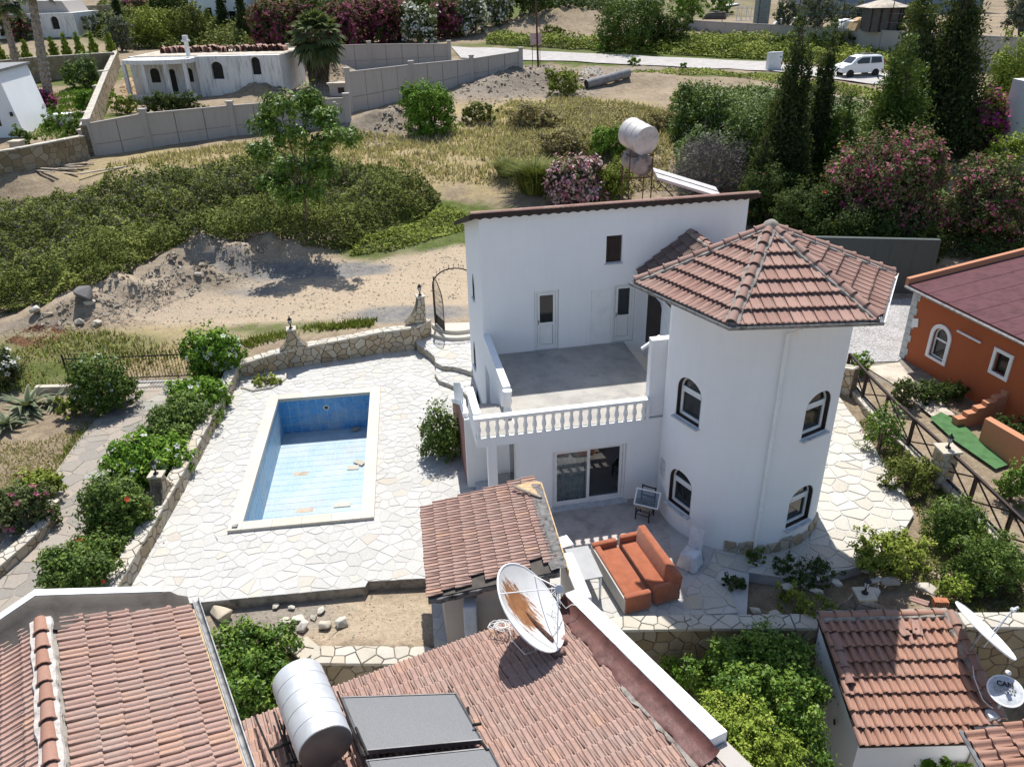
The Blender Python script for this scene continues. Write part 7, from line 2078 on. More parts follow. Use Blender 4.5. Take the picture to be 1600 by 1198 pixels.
bush('lime green creeper mound under the bougainvillea',1572,290,70,80,'lime',3.2,seed=64)
def feather_tree():
    p = T(478,372); m = mpp(p); rr = random.Random(8)
    t_ = thing('young_tree','young feathery leaved tree with slender stems before concrete wall','tree',p)
    lob = [(435,165,55,46),(480,160,50,50),(415,195,50,44),(505,185,60,40),(535,215,60,34),(455,215,60,44),(410,235,50,46),(500,230,46,40),(450,260,60,40),(500,265,60,40),(470,300,80,40),(425,285,60,30)]
    Y0 = p.y; ends = []; bl_ = []
    for (px,py,wp,hp) in lob:
        yy = Y0+rr.uniform(-1.0,1.0); c = PY(px,py,yy); k = yy/Y0*m; bl_.append((np.array(c),(wp*k*.46,wp*k*.42,hp*k*.42))); ends.append(c)
    pts,nr,rnd,ctr,d = blob_pts(bl_,9500,9,14,.16,.6)
    leaf_obj('crown',pts,nr,8*m,3.0*m,LM['citrus'],t_,rnd,.5,.8)
    b_ = MB(); f_ = PY(474,300,Y0); b_.tube([p-Vector((0,0,.1)),p.lerp(f_,.6)+Vector((.1,0,0)),f_],[.11,.09,.07],6)
    for e in ends: b_.tube([f_ if e.z > f_.z else p.lerp(f_,.6),f_.lerp(e,.5)+Vector((0,0,.15)),e],[.05,.035,.012],5)
    b_.build('trunk',MAT['bark'],t_)
feather_tree()
def ribbon_pts(poly_px,n,seed):
    poly = [tuple(T(*q)[:2]) for q in poly_px]; rng = np.random.default_rng(seed)
    x0,x1 = min(p[0] for p in poly),max(p[0] for p in poly); y0,y1 = min(p[1] for p in poly),max(p[1] for p in poly)
    X = rng.uniform(x0,x1,n*3); Y = rng.uniform(y0,y1,n*3)
    ins = np.zeros(len(X),bool); j = len(poly)-1
    for i in range(len(poly)):
        xi,yi = poly[i]; xj,yj = poly[j]
        if yi != yj:
            c_ = ((yi > Y) != (yj > Y)) & (X < (xj-xi)*(Y-yi)/(yj-yi)+xi); ins ^= c_
        j = i
    X,Y = X[ins][:n],Y[ins][:n]
    dm = np.full(len(X),1e9)
    for i in range(len(poly)):
        ax,ay = poly[i-1]; bx,by = poly[i]; dx,dy = bx-ax,by-ay; L2 = dx*dx+dy*dy+1e-9
        tt = np.clip(((X-ax)*dx+(Y-ay)*dy)/L2,0,1); dm = np.minimum(dm,np.hypot(X-ax-tt*dx,Y-ay-tt*dy))
    return X,Y,dm,rng
def thicket(name,label,poly_px,n,hmax,leafpx,mat,seed,ratio=.55):
    X,Y,dm,rng = ribbon_pts(poly_px,n,seed)
    f = lambda a,b,s: np.sin(X*a+s)*np.cos(Y*b+s*1.7)
    hh = hmax*(.60+.20*f(.45,.7,seed)+.17*f(1.35,1.7,seed+2)+.15*f(3.1,3.5,seed+4)+.1*f(6.3,5.7,seed))*np.clip(dm/1.3,.12,1)**.6
    Z = np.array([zt(x,y) for x,y in zip(X,Y)]); u_ = 1-rng.uniform(0,1,len(X))**2*.85
    pts = np.stack([X,Y,Z+np.maximum(hh,.1)*u_],1)
    nr = np.stack([-.45*np.cos(X*3.1+seed+4)-.3*np.cos(X*1.35+seed),.5*np.sin(Y*3.5+seed)-.25,np.full(len(X),.8)],1); nr /= np.linalg.norm(nr,axis=1,keepdims=True)
    cr = .5+.5*np.sin(X*.8+Y*.5+seed)*np.cos(Y*1.1-X*.3); rnd = np.clip(.5*cr+.5*rng.uniform(0,1,len(X)),0,1)
    m = float(np.mean(Y))/FOC*1.05
    o = leaf_obj(name,pts,nr,leafpx*m*1.5,leafpx*m*1.5*ratio,LM[mat],None,rnd,0,1.0,'stuff',rng=rng,face=mat != 'dead')
    setp(o,label,'thicket'); o.data.update()
    return o
def grass(name,label,poly_px,n,h,mat,seed,wpx=.9):
    X,Y,dm,rng = ribbon_pts(poly_px,n,seed)
    keep = (np.sin(X*.9+seed)*np.cos(Y*1.3)+.6*np.sin(X*2.3)*np.cos(Y*2.9+seed)+rng.normal(0,.5,len(X))) > -.45
    X,Y = X[keep],Y[keep]; n = len(X)
    Z = np.array([zt(x,y) for x,y in zip(X,Y)]); m = Y/FOC*1.05*1.5
    a_ = rng.uniform(0,6.283,n); hh = h*rng.uniform(.4,1.2,n); ww = wpx*m
    V_ = np.empty((n,3,3)); lx,ly = rng.normal(0,.35,n)*hh,rng.normal(0,.35,n)*hh
    V_[:,0] = np.stack([X-np.cos(a_)*ww,Y-np.sin(a_)*ww,Z],1); V_[:,1] = np.stack([X+np.cos(a_)*ww,Y+np.sin(a_)*ww,Z],1); V_[:,2] = np.stack([X+lx,Y+ly,Z+hh],1)
    me_ = bpy.data.meshes.new(name); me_.vertices.add(3*n); me_.vertices.foreach_set('co',V_.reshape(-1).astype(np.float32))
    me_.loops.add(3*n); me_.loops.foreach_set('vertex_index',np.arange(3*n,dtype=np.int32)); me_.polygons.add(n); me_.polygons.foreach_set('loop_start',np.arange(0,3*n,3,dtype=np.int32))
    me_.materials.append(LM[mat]); q = me_.attributes.new('rnd','FLOAT','POINT'); q.data.foreach_set('value',np.repeat(rng.uniform(0,1,n),3).astype(np.float32)); me_.update(calc_edges=True)
    return setp(link(name,me_),label,'grass',None,'stuff')
thicket('bramble_thicket','long bramble thicket crossing the field behind the dirt bank',[(-40,345),(60,322),(200,293),(330,270),(430,262),(560,272),(650,290),(690,312),(660,345),(600,372),(540,392),(470,385),(420,362),(330,378),(240,408),(180,425),(110,455),(60,478),(20,490),(-40,500)],110000,2.3,3.2,'bram',1)
thicket('bramble_canes','bare brown canes among the bramble thicket',[(-40,360),(60,340),(200,312),(330,290),(430,282),(560,290),(640,310),(600,350),(520,375),(420,352),(330,368),(200,405),(60,465),(-40,490)],12000,2.4,6.5,'dead',1,.1)
thicket('roadside_weeds','green weeds along far side of the road',[(760,70),(900,78),(1050,86),(1200,94),(1420,112),(1420,80),(1250,68),(1080,62),(1000,66),(900,66),(760,58)],26000,1.8,2.8,'weed',3)
thicket('roadside_weeds','weeds along near side of the road',[(960,112),(1150,122),(1240,136),(1380,160),(1380,145),(1240,125),(1100,112)],9000,.8,2.6,'weed',4)
thicket('field_weeds','green weeds at the foot of the bramble thicket',[(545,400),(620,392),(725,362),(730,335),(690,318),(640,352),(560,378)],2600,.8,3.4,'weed',5)
thicket('garden_weeds','weeds and low plants in bed right of tower patio',[(1340,660),(1420,770),(1440,830),(1420,900),(1500,960),(1598,960),(1598,870),(1480,770),(1380,650)],9000,.35,3.4,'bram',6)
thicket('slope_scrub','mixed scrub on the slope behind the villa',[(770,262),(800,200),(880,160),(1000,165),(1060,180),(1060,300),(960,300),(860,300)],11000,.5,2.8,'drybush',7)
grass('dry_grass','tall straw grass on the slope behind the villa',[(770,262),(800,180),(880,150),(1000,165),(1060,180),(1040,300),(860,300)],9000,.5,'straw',9)
thicket('wall_thicket','dark thicket along the grey plaster wall',[(1190,330),(1300,345),(1480,330),(1640,330),(1640,420),(1440,402),(1300,395),(1200,385)],26000,1.9,3.2,'dark',9)
thicket('slope_thicket','dark thicket under the conifers behind the tower',[(1040,180),(1160,150),(1300,170),(1400,200),(1480,240),(1480,330),(1300,345),(1180,330),(1060,310)],42000,2.2,3.2,'hib',8)
thicket('background_scrub','dark scrub below the oleander hedge trees',[(380,66),(500,58),(640,48),(800,30),(800,6),(600,8),(380,22)],26000,3.0,2.8,'dark',11)
thicket('background_scrub','mixed green scrub behind the ruined house',[(150,60),(200,78),(400,76),(400,20),(150,16)],24000,2.4,2.8,'bram',12)
thicket('background_scrub','green scrub along the top edge beyond the road',[(840,22),(960,24),(960,2),(840,2)],7000,2.4,2.8,'dark',13)
grass('dry_grass','dry straw grass covering the sloping field',[(160,262),(330,230),(520,205),(640,215),(740,190),(800,160),(960,175),(960,270),(800,290),(640,285),(520,258),(330,262)],19000,.36,'straw',1)
grass('dry_grass','straw and weed grass between driveway fence and dirt bank',[(-20,520),(60,520),(150,510),(300,545),(380,575),(300,590),(100,605),(-20,620)],2600,.2,'straw',2)
grass('green_grass','sparse green grass between driveway fence and dirt bank',[(-20,560),(100,525),(200,520),(280,560),(100,600),(-20,620)],1500,.24,'weed',3)
grass('green_grass','green grass tufts along the garden wall top',[(372,535),(470,512),(590,500),(580,512),(470,522),(390,545)],1800,.26,'weed',4)
grass('dry_grass','dry litter and straw on the bare ground below agaves',[(-20,690),(60,690),(130,662),(125,700),(85,742),(40,780),(-20,790)],2600,.12,'straw',6)
grass('green_grass','thin weeds along the driveway edge',[(60,745),(100,700),(135,660),(150,665),(110,715),(80,760)],500,.16,'weed',8)
grass('green_lawn','green lawn of the garden behind left stone wall',[(30,215),(80,150),(170,110),(180,150),(150,205),(90,225)],9000,.25,'bright',5)
# ================================================================== driveway
lE = [P(-160,900),P(-10,868),P(30,800),P(82,745),P(120,690),P(150,655),P(200,620),P(215,600)]
rE = [P(40,1010),P(90,900),P(150,820),P(180,770),P(215,710),P(245,665),P(285,610),P(298,590)]
dpoly = [(p.x,p.y) for p in lE]+[(p.x,p.y) for p in reversed(rE)]
paving('driveway',dpoly,0.004,.55,51,MAT['drive'],MAT['drivegrout'],h=.012,gap=.02,maxn=300,rot=.4,thick=.1)
b = MB(); q = [P(-10,905,0),P(40,862,0),P(72,830,0),P(88,795,0)]
stone_wall('planter_wall','low curved stone planter edge under the pink flowers',[(p.x,p.y) for p in q],.25,-.05,.32,61,side=(1,1),sx=.34,sz=.2)
gt = thing('driveway_gate','black iron sliding gate with spear tops across the driveway','gate',P(200,590))
gA,gB = P(110,598,.05),P(304,590,.05)
for z_,r_ in ((.12,.025),(1.05,.028)):
    b = MB(); b.tube([gA+Vector((0,0,z_)),gB+Vector((0,0,z_))],r_,5); b.build('rail',MAT['iron'],gt)
for i in range(41):
    p = gA.lerp(gB,i/40); b = MB(); b.tube([p+Vector((0,0,.12)),p+Vector((0,0,1.2)),p+Vector((0,0,1.22)),p+Vector((0,0,1.3))],[.011,.011,.025,0],4); b.build('bar',MAT['iron'],gt)
for p in (gA,gB): b = MB(); b.tube([p,p+Vector((0,0,1.25))],.04,6); b.build('gate_post',MAT['iron'],gt)
b = MB(); b.box(gA.x,gB.x+.3,gA.y-.12,gA.y+.1,-.1,.06); setp(b.build('gate_track',MAT['concrete']),'concrete track under the driveway gate','kerb')
b = MB(); q = P(62,612,0); b.box(q.x-.1,q.x+2.2,q.y-.1,q.y+.12,-.1,.25); setp(b.build('kerb_wall',MAT['paleconc']),'pale concrete kerb behind the striped agaves','kerb')
# ================================================================== dirt bank rubble
rock('boulder','large dark boulder on the dirt bank',T(133,468),.62,.75,'darkrock',95,'boulder')
for i,(px,py,r,lab) in enumerate(((55,487,.32,'grey stone at lower end of the dirt bank'),(75,494,.28,'brown stone below the dark boulder'),(152,507,.26,'white rubble lump below the boulder'),(125,505,.3,'grey rubble lump left of the white one'),(235,415,.24,'white lump on the crest of the dirt bank'),(310,430,.22,'white plastic like lump in the burnt patch'),(140,475,.3,'round stone right beside the boulder'))):
    rock('rubble_stone',lab,T(px,py),r,.6,'stone' if i in (1,3) else 'capstone',120+i,group='stones on the dirt bank')
def rubble(name,label,poly_px,n,r0,r1,mat,seed):
    X,Y,dm,rng = ribbon_pts(poly_px,n,seed)
    V_ = []; F_ = []; R_ = []; rr = random.Random(seed)
    for x,y in zip(X,Y):
        r = r0+(r1-r0)*rr.random()**3; z = zt(x,y); o_ = len(V_)
        for (a_,b_,c_) in ((1,0,0),(-1,0,0),(0,1,0),(0,-1,0),(0,0,1),(0,0,-.5)):
            V_.append((x+(a_+rr.uniform(-.4,.4))*r,y+(b_+rr.uniform(-.4,.4))*r,z+(c_+rr.uniform(-.3,.3))*r*.7)); 
        q = rr.random(); R_ += [q]*6
        for f_ in ((0,2,4),(2,1,4),(1,3,4),(3,0,4),(2,0,5),(1,2,5),(3,1,5),(0,3,5)): F_.append(tuple(o_+k for k in f_))
    me_ = mesh(name,V_,F_,mat); q = me_.attributes.new('rnd','FLOAT','POINT'); q.data.foreach_set('value',R_)
    return setp(link(name,me_),label,'rubble',None,'stuff')
MAT['clod'] = pieces_mat('dirt_clod',[(0,(.20,.165,.125,1)),(.5,(.28,.235,.18,1)),(.95,(.33,.29,.235,1)),(1,(.42,.40,.36,1))],dirtamt=.2)
rubble('dirt_clods','clods and rubble on the dirt bank',[(40,500),(150,455),(260,400),(360,360),(430,365),(420,420),(330,450),(230,490),(120,520)],1900,.02,.15,MAT['clod'],1)
rubble('dirt_clods','fine gravel over the face of the dirt bank',[(40,500),(150,455),(260,400),(360,360),(430,365),(420,420),(330,450),(230,490),(120,520)],3500,.015,.06,MAT['clod'],21)
rubble('gravel_bits','small stones scattered on the bare lot',[(100,520),(300,450),(430,410),(600,380),(722,360),(722,470),(600,490),(430,520),(300,545)],2600,.015,.075,MAT['clod'],2)
rubble('dirt_clods','clods on the excavated mounds near concrete wall',[(540,220),(590,180),(650,170),(660,215),(600,235)],900,.03,.2,MAT['clod'],3)
rubble('dirt_clods','clods on spoil heap under the road',[(700,140),(780,105),(860,100),(960,130),(900,160),(760,165)],2200,.03,.22,MAT['clod'],4)
rubble('dirt_clods','clods on soil piles in the ruined house yard',[(380,165),(420,140),(470,120),(540,100),(570,130),(520,150),(440,170)],1600,.04,.25,MAT['clod'],5)
rubble('rubble_pile','pale rubble pile beside the concrete pipe',[(905,125),(912,108),(935,103),(942,112),(925,124)],700,.06,.22,MAT['capstone'],6)
rubble('soil_bits','small stones on the bare soil strip',[(330,960),(470,935),(660,925),(650,1000),(500,1000),(420,990)],700,.008,.035,MAT['clod'],7)
rr = random.Random(17); b = MB()
for i in range(110):
    p = T(rr.uniform(150,300),0) if False else None
    px = rr.uniform(140,290); py = 520-(px-100)*.38+rr.uniform(-18,26); p = T(px,py); a_ = rr.uniform(0,6.28); L = rr.uniform(.2,.9)
    b.tube([p+Vector((0,0,.04)),p+Vector((math.cos(a_)*L,math.sin(a_)*L,rr.uniform(.05,.3)))],[.012,.006],3)
setp(b.build('twig_litter',MAT['palebark']),'dead twigs littering the dirt bank','twigs',None,'stuff')
rubble('leaf_litter','rust brown leaf litter heap at left end of dirt bank',[(5,535),(40,512),(90,505),(110,520),(60,545)],1500,.02,.07,simple('brown_litter',(.20,.095,.05,1),.95,var=.3),8)
pp = thing('concrete_pipe','grey concrete pipe lying on the slope under the road','pipe',T(945,135))
pa,pb_ = T(916,138)+Vector((0,0,.35)),T(982,120)+Vector((0,0,.35))
b = MB(); b.tube([pa,pb_],.42,16,False); b.build('barrel',simple('grey_pipe',(.26,.25,.25,1),.9,var=.15),pp,True)
b = MB(); b.tube([pa-(pb_-pa).normalized()*.02,pa+(pb_-pa).normalized()*.1],.36,16,False); b.build('bore',MAT['darkroom'],pp)
# ================================================================== precast concrete walls
def hz(p,px,py): return PY(px,py,p.y).z-p.z
def panel_wall(label,pts,npan,group='precast concrete yard walls'):
    """pts: (px, py_base, py_top) corner posts; npan panels between each pair"""
    t_ = thing('concrete_wall',label,'wall',T(pts[0][0],pts[0][1]),0,group)
    B_ = []
    for (px,pb0,pt) in pts:
        p = T(px,pb0); B_.append((p,max(1.6,hz(p,px,pt))))
    for k in range(len(B_)-1):
        (p,hp),(q,hq) = B_[k],B_[k+1]; n_ = npan[k]
        d_ = Vector((q.x-p.x,q.y-p.y,0)).normalized(); nr_ = Vector((-d_.y,d_.x,0))*.06
        for i in range(n_):
            a_ = p.lerp(q,i/n_); c_ = p.lerp(q,(i+1)/n_); za,zc = p.z+hp+(q.z+hq-p.z-hp)*i/n_-.3,p.z+hp+(q.z+hq-p.z-hp)*(i+1)/n_-.3
            ga,gc_ = min(zt(a_.x,a_.y),a_.z)-.4,min(zt(c_.x,c_.y),c_.z)-.4
            A_ = Vector((a_.x,a_.y,0))+d_*.025; C_ = Vector((c_.x,c_.y,0))-d_*.025
            for (f0,f1) in ((0,.45),(.46,1)):
                b_ = MB(); b_.prism([A_-nr_+Vector((0,0,ga+(za-ga)*f0)),C_-nr_+Vector((0,0,gc_+(zc-gc_)*f0)),C_-nr_+Vector((0,0,gc_+(zc-gc_)*f1)),A_-nr_+Vector((0,0,ga+(za-ga)*f1))],nr_*2); b_.build('panel',MAT['panelwall'],t_)
        a_,c_ = p,q
        b_ = MB(); b_.prism([p-nr_*1.8+Vector((0,0,hp-.3)),q-nr_*1.8+Vector((0,0,hq-.3)),q-nr_*1.8+Vector((0,0,hq-.2)),p-nr_*1.8+Vector((0,0,hp-.2))],nr_*3.6); b_.build('coping',MAT['panelwall'],t_)
        b_ = MB(); b_.prism([p+nr_*.8+Vector((0,0,-1)),q+nr_*.8+Vector((0,0,-1)),q+nr_*.8+Vector((0,0,hq-.31)),p+nr_*.8+Vector((0,0,hp-.31))],nr_*.1); b_.build('backing',MAT['concrete'],t_)
    for (p,h_) in B_:
        b_ = MB(Matrix.Translation((p.x,p.y,p.z))); b_.box(-.2,.2,-.2,.2,-1,h_); b_.box(-.26,.26,-.26,.26,h_,h_+.12); b_.build('post',MAT['panelwall'],t_)
panel_wall('long near precast concrete wall left of the young tree',[(148,243,188),(236,231,172),(368,212,160),(470,202,152),(545,190,148)],[2,3,3,2])
panel_wall('rising precast concrete wall right of the fan palm',[(549,176,108),(646,152,97),(738,126,88),(814,104,82)],[4,4,3])
panel_wall('far precast concrete wall behind the fan palm',[(440,114,76),(456,113,70),(580,108,66),(703,98,65)],[1,5,5])
# ================================================================== ruined white house
def arched_hole(b_,M_,x,z,w,h):
    b_.M = M_; b_.prism([(x+xx,-.4,z+zz) for xx,zz in arch_pts(w,h,w*.45,8)],(0,.9,0))
rh = thing('ruined_house','abandoned white bungalow with stained walls and stacked roof tiles','house',T(320,158))
rA,rB = T(316,152),T(443,136); rA.z = rB.z = min(rA.z,rB.z)
dR = Vector((rB.x-rA.x,rB.y-rA.y,0)); LR = dR.length; dR.normalize(); nR_ = Vector((-dR.y,dR.x,0))
MR = Matrix(((dR.x,nR_.x,0,rA.x),(dR.y,nR_.y,0,rA.y),(0,0,1,rA.z),(0,0,0,1)))
hR = PY(340,88,rA.y).z-rA.z
def onR(px,py):
    r = ray(px,py); d = (rA-CAMV).dot(nR_)/r.dot(nR_); q = MR.inverted() @ (CAMV+r*d); return q.x,q.z
b = MB(MR); b.box(-LR*.85,LR,.9,7.5,-.8,hR); b.box(0,LR,0,7.5,-.8,hR) if False else None; o1 = b.build('rear_wall',MAT['oldwhite'],rh)
b = MB(MR); b.box(0,LR,0,.88,-.8,hR+.02); o2_ = b.build('front_wall',MAT['oldwhite'],rh)
c = MB(MR)
for (px,py,pw_,ph_) in ((342,124,18,24),(402,117,14,24)):
    x,z = onR(px,py); w_ = pw_*mpp(rA); h_ = ph_*mpp(rA)*1.05; arched_hole(c,MR,x,z,w_,h_)
cut(o2_,c)
for (px,py,pw_,ph_) in ((342,124,18,24),(402,117,14,24)):
    x,z = onR(px,py); w_ = pw_*mpp(rA); h_ = ph_*mpp(rA)*1.05
    b = MB(MR); b.prism([(x+xx,.3,z+zz) for xx,zz in arch_pts(w_*1.02,h_*1.01,w_*.45,8)],(0,.02,0)); b.build('window_opening',MAT['darkroom'],rh)
px0 = onR(214,160)[0]
b = MB(MR); pts = [(px0*.98+(-px0*.98)*i/12,-1.2-.9*math.sin(math.pi*(i/12)*.9+.2),0) for i in range(13)]
hP = hR-.1
slab_ = [(x,y,hP-.35) for x,y,_ in pts]+[(.0,2,hP-.35),(px0,2,hP-.35)]
b.prism(slab_,(0,0,.38)); b.build('porch_roof',MAT['oldwhite'],rh)
for f_ in (0,.34,.68,.98):
    i = min(12,int(f_*12)); x,y,_ = pts[i]; b = MB(MR); b.box(x-.16,x+.16,y+.08,y+.40,-.8,hP-.36); b.build('porch_column',MAT['oldwhite'],rh)
b = MB(MR); b.prism([(x,y+.1,-.8) for x,y,_ in pts]+[(x,y+.3,-.8) for x,y,_ in reversed(pts)],(0,0,1.3)); b.build('porch_parapet',MAT['oldwhite'],rh)
for (f_,w_,z0_,h_) in ((.30,.9,1.3,1.3),(.56,.6,.2,2.3),(.80,.9,1.3,1.3)):
    x = px0*(1-f_); b = MB(MR); b.prism([(x+xx,.87,z0_+zz) for xx,zz in arch_pts(w_,h_,w_*.4,8)],(0,.02,0)); b.build('porch_opening',MAT['darkroom'],rh)
b = MB(MR); b.box(px0+.1,LR-.1,1.0,7.3,hR+.01,hR+.05); b.build('flat_roof',MAT['paleconc'],rh)
x_ = onR(286,60)[0]; b = MB(MR); b.box(x_-.15,x_+.15,.3,.6,hR,hR+1.3); b.box(x_-.3,x_+.3,.15,.75,hR+1.3,hR+1.45); b.box(x_-.2,x_+.2,.25,.65,hR+1.45,hR+1.85); b.build('chimney',MAT['oldwhite'],rh)
tl_ = mesh('stacked_tile',[(x,y,z) for y in (0,.45) for x,z in [(-.16*math.cos(math.pi*j/4),.3*math.sin(math.pi*j/4)+.02) for j in range(5)]],[(j,j+1,6+j,5+j) for j in range(4)],MAT['tile_b'],True)
rr = random.Random(23); NTI = 56
for i in range(NTI):
    x = px0*.75+(LR*.92-px0*.75)*i/NTI
    link('stacked_tile',tl_,rh,None,MR @ Matrix.Translation((x,4.0+rr.uniform(-.4,.4),hR+.05)) @ Matrix.Rotation(rr.uniform(-.4,.4),4,'Z') @ Matrix.Scale(rr.uniform(1.4,2.1),4))
for (x0_,x1_) in ((LR*.45,LR*.9),(px0*.8,px0*.55)):
    b = MB(MR); b.box(x0_,x1_,4.6,5.1,hR+.05,hR+.5); b.build('tile_stack',MAT['brick'],rh)
rubble('plaster_rubble','broken timber and plaster heap beside the ruined house',[(188,148),(192,120),(212,120),(215,165),(200,175)],900,.06,.3,MAT['wood'],11)
bush('dark weeds along foot of the ruined house',265,178,120,34,'dark',2.8,hmin=.25,dpf=.3)
bush('green weeds inside the yard beside stone wall',190,180,50,34,'weed',2.8,hmin=.4)
kb = thing('utility_box','small concrete utility hut at the corner of concrete walls','hut',T(532,150))
q = T(532,150); b = MB(Matrix.Translation(q)); b.box(-.9,.9,-.4,.6,-.3,1.1); b.build('body',MAT['panelwall'],kb); b = MB(Matrix.Translation(q)); b.box(-1.1,1.1,-.55,.75,1.1,1.22); b.build('lid',MAT['paleconc'],kb); b = MB(Matrix.Translation(q)); b.box(-.1,.5,-.43,-.405,.3,.8); b.build('hatch',MAT['darkbrown'],kb)
# ================================================================== garden at upper left
def rub_wall(name,label,pts,sd_,th=.4,sx=.5,sz=.35,steps=False):
    path = []; z1 = []
    for (px,pb0,pt) in pts:
        p = T(px,pb0); path.append((p.x,p.y)); z1.append(p.z+max(.8,hz(p,px,pt)))
    z0_ = min(zt(*p) for p in path)-.4
    return stone_wall(name,label,path,th,z0_,0,sd_,side=(1,1),sx=sx,sz=sz,z1s=z1,maxn=160,capn=.9,mat='stone_dark')
rub_wall('stone_wall','grey rubble garden wall at left in front of the lawn',[(-25,282,242),(35,265,232),(138,246,212)],71,sx=.55,sz=.42)
rub_wall('stone_wall','stepped rubble wall running back beside the ruined house',[(143,244,196),(158,185,150),(172,140,112),(186,104,80)],72,sx=.6,sz=.45)
rub_wall('stone_wall','far rubble garden wall under the cypress row',[(-20,134,98),(60,128,90),(185,112,82)],73,sx=.6,sz=.45)
for i,(px,pb0,pt) in enumerate(((36,255,222),(139,230,207),(146,200,180),(152,178,158),(160,160,135),(168,140,112))):
    p = T(px,pb0); h_ = max(1.2,hz(p,px,pt)); b = MB(Matrix.Translation((p.x,p.y,p.z-.3))); b.box(-.35,.35,-.35,.35,0,h_+.3); b.box(-.42,.42,-.42,.42,h_+.3,h_+.42)
    setp(b.build('wall_pier',MAT['capstone']),('stone pier on the front garden wall at left','stone pier at the corner of both left garden walls','lowest pier of the stepped rubble wall','second lowest pier of the stepped rubble wall','middle pier of the stepped rubble wall','upper pier of the stepped rubble wall')[i],'pier')
wh = thing('white_house','white house with dark tiled eave cut by left frame edge','house',T(10,225))
pA_ = T(44,214); m_ = mpp(pA_); hW = PY(30,112,pA_.y).z-pA_.z
M_ = Matrix.Translation((pA_.x,pA_.y,pA_.z)) @ Matrix.Rotation(rad(8),4,'Z')
b = MB(M_); b.prism([(0,0,-1),(-.9,0,hW),(-9,0,hW),(-9,0,-1)],(0,6,0)); o_ = b.build('wall',MAT['white'],wh)
b = MB(M_); b.box(-9,-.7,-.5,6.2,hW,hW+.18); b.build('roof',MAT['gutter'],wh)
b = MB(M_); b.box(-3.2,-1.35,-.03,.05,hW-2.2,hW-.15); w1_ = b.build('balcony_opening',MAT['darkroom'],wh)
b = MB(M_); b.prism([(-2.2+x,-.03,.9+z) for x,z in arch_pts(1.1,1.7,.5,8)],(0,.06,0)); b.build('arched_window',MAT['glass'],wh)
b = MB(M_); b.box(-.75,-.6,-.2,-.02,1.6,1.9); b.build('wall_lamp',MAT['iron'],wh)
fr_ = thing('ruined_house','weathered white ruin with bare brick roof at the upper left corner','house',T(60,62))
pA_ = T(124,58); hW = PY(120,20,pA_.y).z-pA_.z; M_ = Matrix.Translation(pA_)
b = MB(M_); b.box(-16,0,0,8,-1,hW); o_ = b.build('wall',MAT['oldwhite'],fr_)
c = MB(M_); m_ = mpp(pA_); c.prism([(-32*m_+x,-.4,1.1+z) for x,z in arch_pts(1.1,1.7,.5,8)],(0,.9,0)); cut(o_,c)
b = MB(M_); b.prism([(-32*m_+x,.35,1.1+z) for x,z in arch_pts(1.12,1.72,.5,8)],(0,.05,0)); b.build('window_opening',MAT['darkroom'],fr_)
b = MB(M_); b.prism([(-15,1.5,hW),(-1.2,1.5,hW),(-2,1.5,hW+1.5),(-15,1.5,hW+2)],(0,6,0)); b.build('upper_storey',MAT['concrete'],fr_)
b = MB(M_); b.box(-9,-8.2,1.4,1.52,hW+.5,hW+1.2); b.build('upper_window',MAT['darkroom'],fr_)
def palm_trunk(label,px,py,top,lean,r=.32,fronds=26):
    p = T(px,py); tp = PY(top[0],top[1],p.y); t_ = thing('palm_tree',label,'palm',p)
    V_ = []; rr = random.Random(int(px)); n_ = 22; b_ = MB()
    pts_ = []; rs_ = []
    for i in range(n_*2+1):
        u_ = i/(n_*2); pts_.append(p.lerp(tp,u_)); rs_.append(r*(1.15-.3*u_)*(1.12 if i % 2 else .94))
    b_.tube(pts_,rs_,9); b_.build('trunk',MAT['palebark'],t_)
    fan(t_,tp,fronds,1.8,rr)
    return t_
def fan(t_,c,n,L,rr,mat='palm',elmin=-.7,elmax=1.2):
    V_ = []; F_ = []; R_ = []
    for i in range(n):
        a_ = i*2.399; el = elmin+(elmax-elmin)*((i+.5)/n)
        d_ = Vector((math.cos(a_)*math.cos(el),math.sin(a_)*math.cos(el),math.sin(el))); s_ = d_.cross(Vector((0,0,1))).normalized(); up_ = s_.cross(d_)
        pet = c+d_*L*.55; q = rr.random()
        o_ = len(V_); w_ = .03
        V_ += [tuple(c-s_*w_),tuple(c+s_*w_),tuple(pet+s_*w_),tuple(pet-s_*w_)]; F_.append((o_,o_+1,o_+2,o_+3)); R_ += [q]*4
        for k in range(15):
            th = (k-7)/7*1.25; dd = (d_*math.cos(th)+s_*math.sin(th)); l_ = L*.72*(1-.25*abs(th)/1.25); e_ = pet+dd*l_+Vector((0,0,-.28*l_*(.6+rr.random())))
            md = pet+dd*l_*.55; sw_ = dd.cross(up_).normalized()*.075*L
            o_ = len(V_); V_ += [tuple(pet),tuple(md+sw_),tuple(e_),tuple(md-sw_)]; F_.append((o_,o_+1,o_+2,o_+3)); R_ += [min(1,q*.6+rr.random()*.4)]*4
    me_ = mesh('fronds',V_,F_,LM[mat]); q = me_.attributes.new('rnd','FLOAT','POINT'); q.data.foreach_set('value',R_); link('fronds',me_,t_)
palm_trunk('tall palm trunk nearest the white house at left',38,150,(2,2),0)
palm_trunk('thick tall palm trunk right of the other one',80,172,(46,-25),0,.38)
p = T(498,138); m_ = mpp(p); tp = PY(495,62,p.y); fp_ = thing('palm_tree','stout fan palm with hanging dead skirt near the ruined house','palm',p)
b = MB(); b.tube([p-Vector((0,0,.3)),p.lerp(tp,.5),tp],[.95,.8,.6],12); b.build('trunk',MAT['palebark'],fp_)
rng = np.random.default_rng(4); n = 3500; a_ = rng.uniform(0,6.283,n); u_ = rng.uniform(.12,1,n); rr_ = (.75+.55*u_)*rng.uniform(.8,1.05,n)
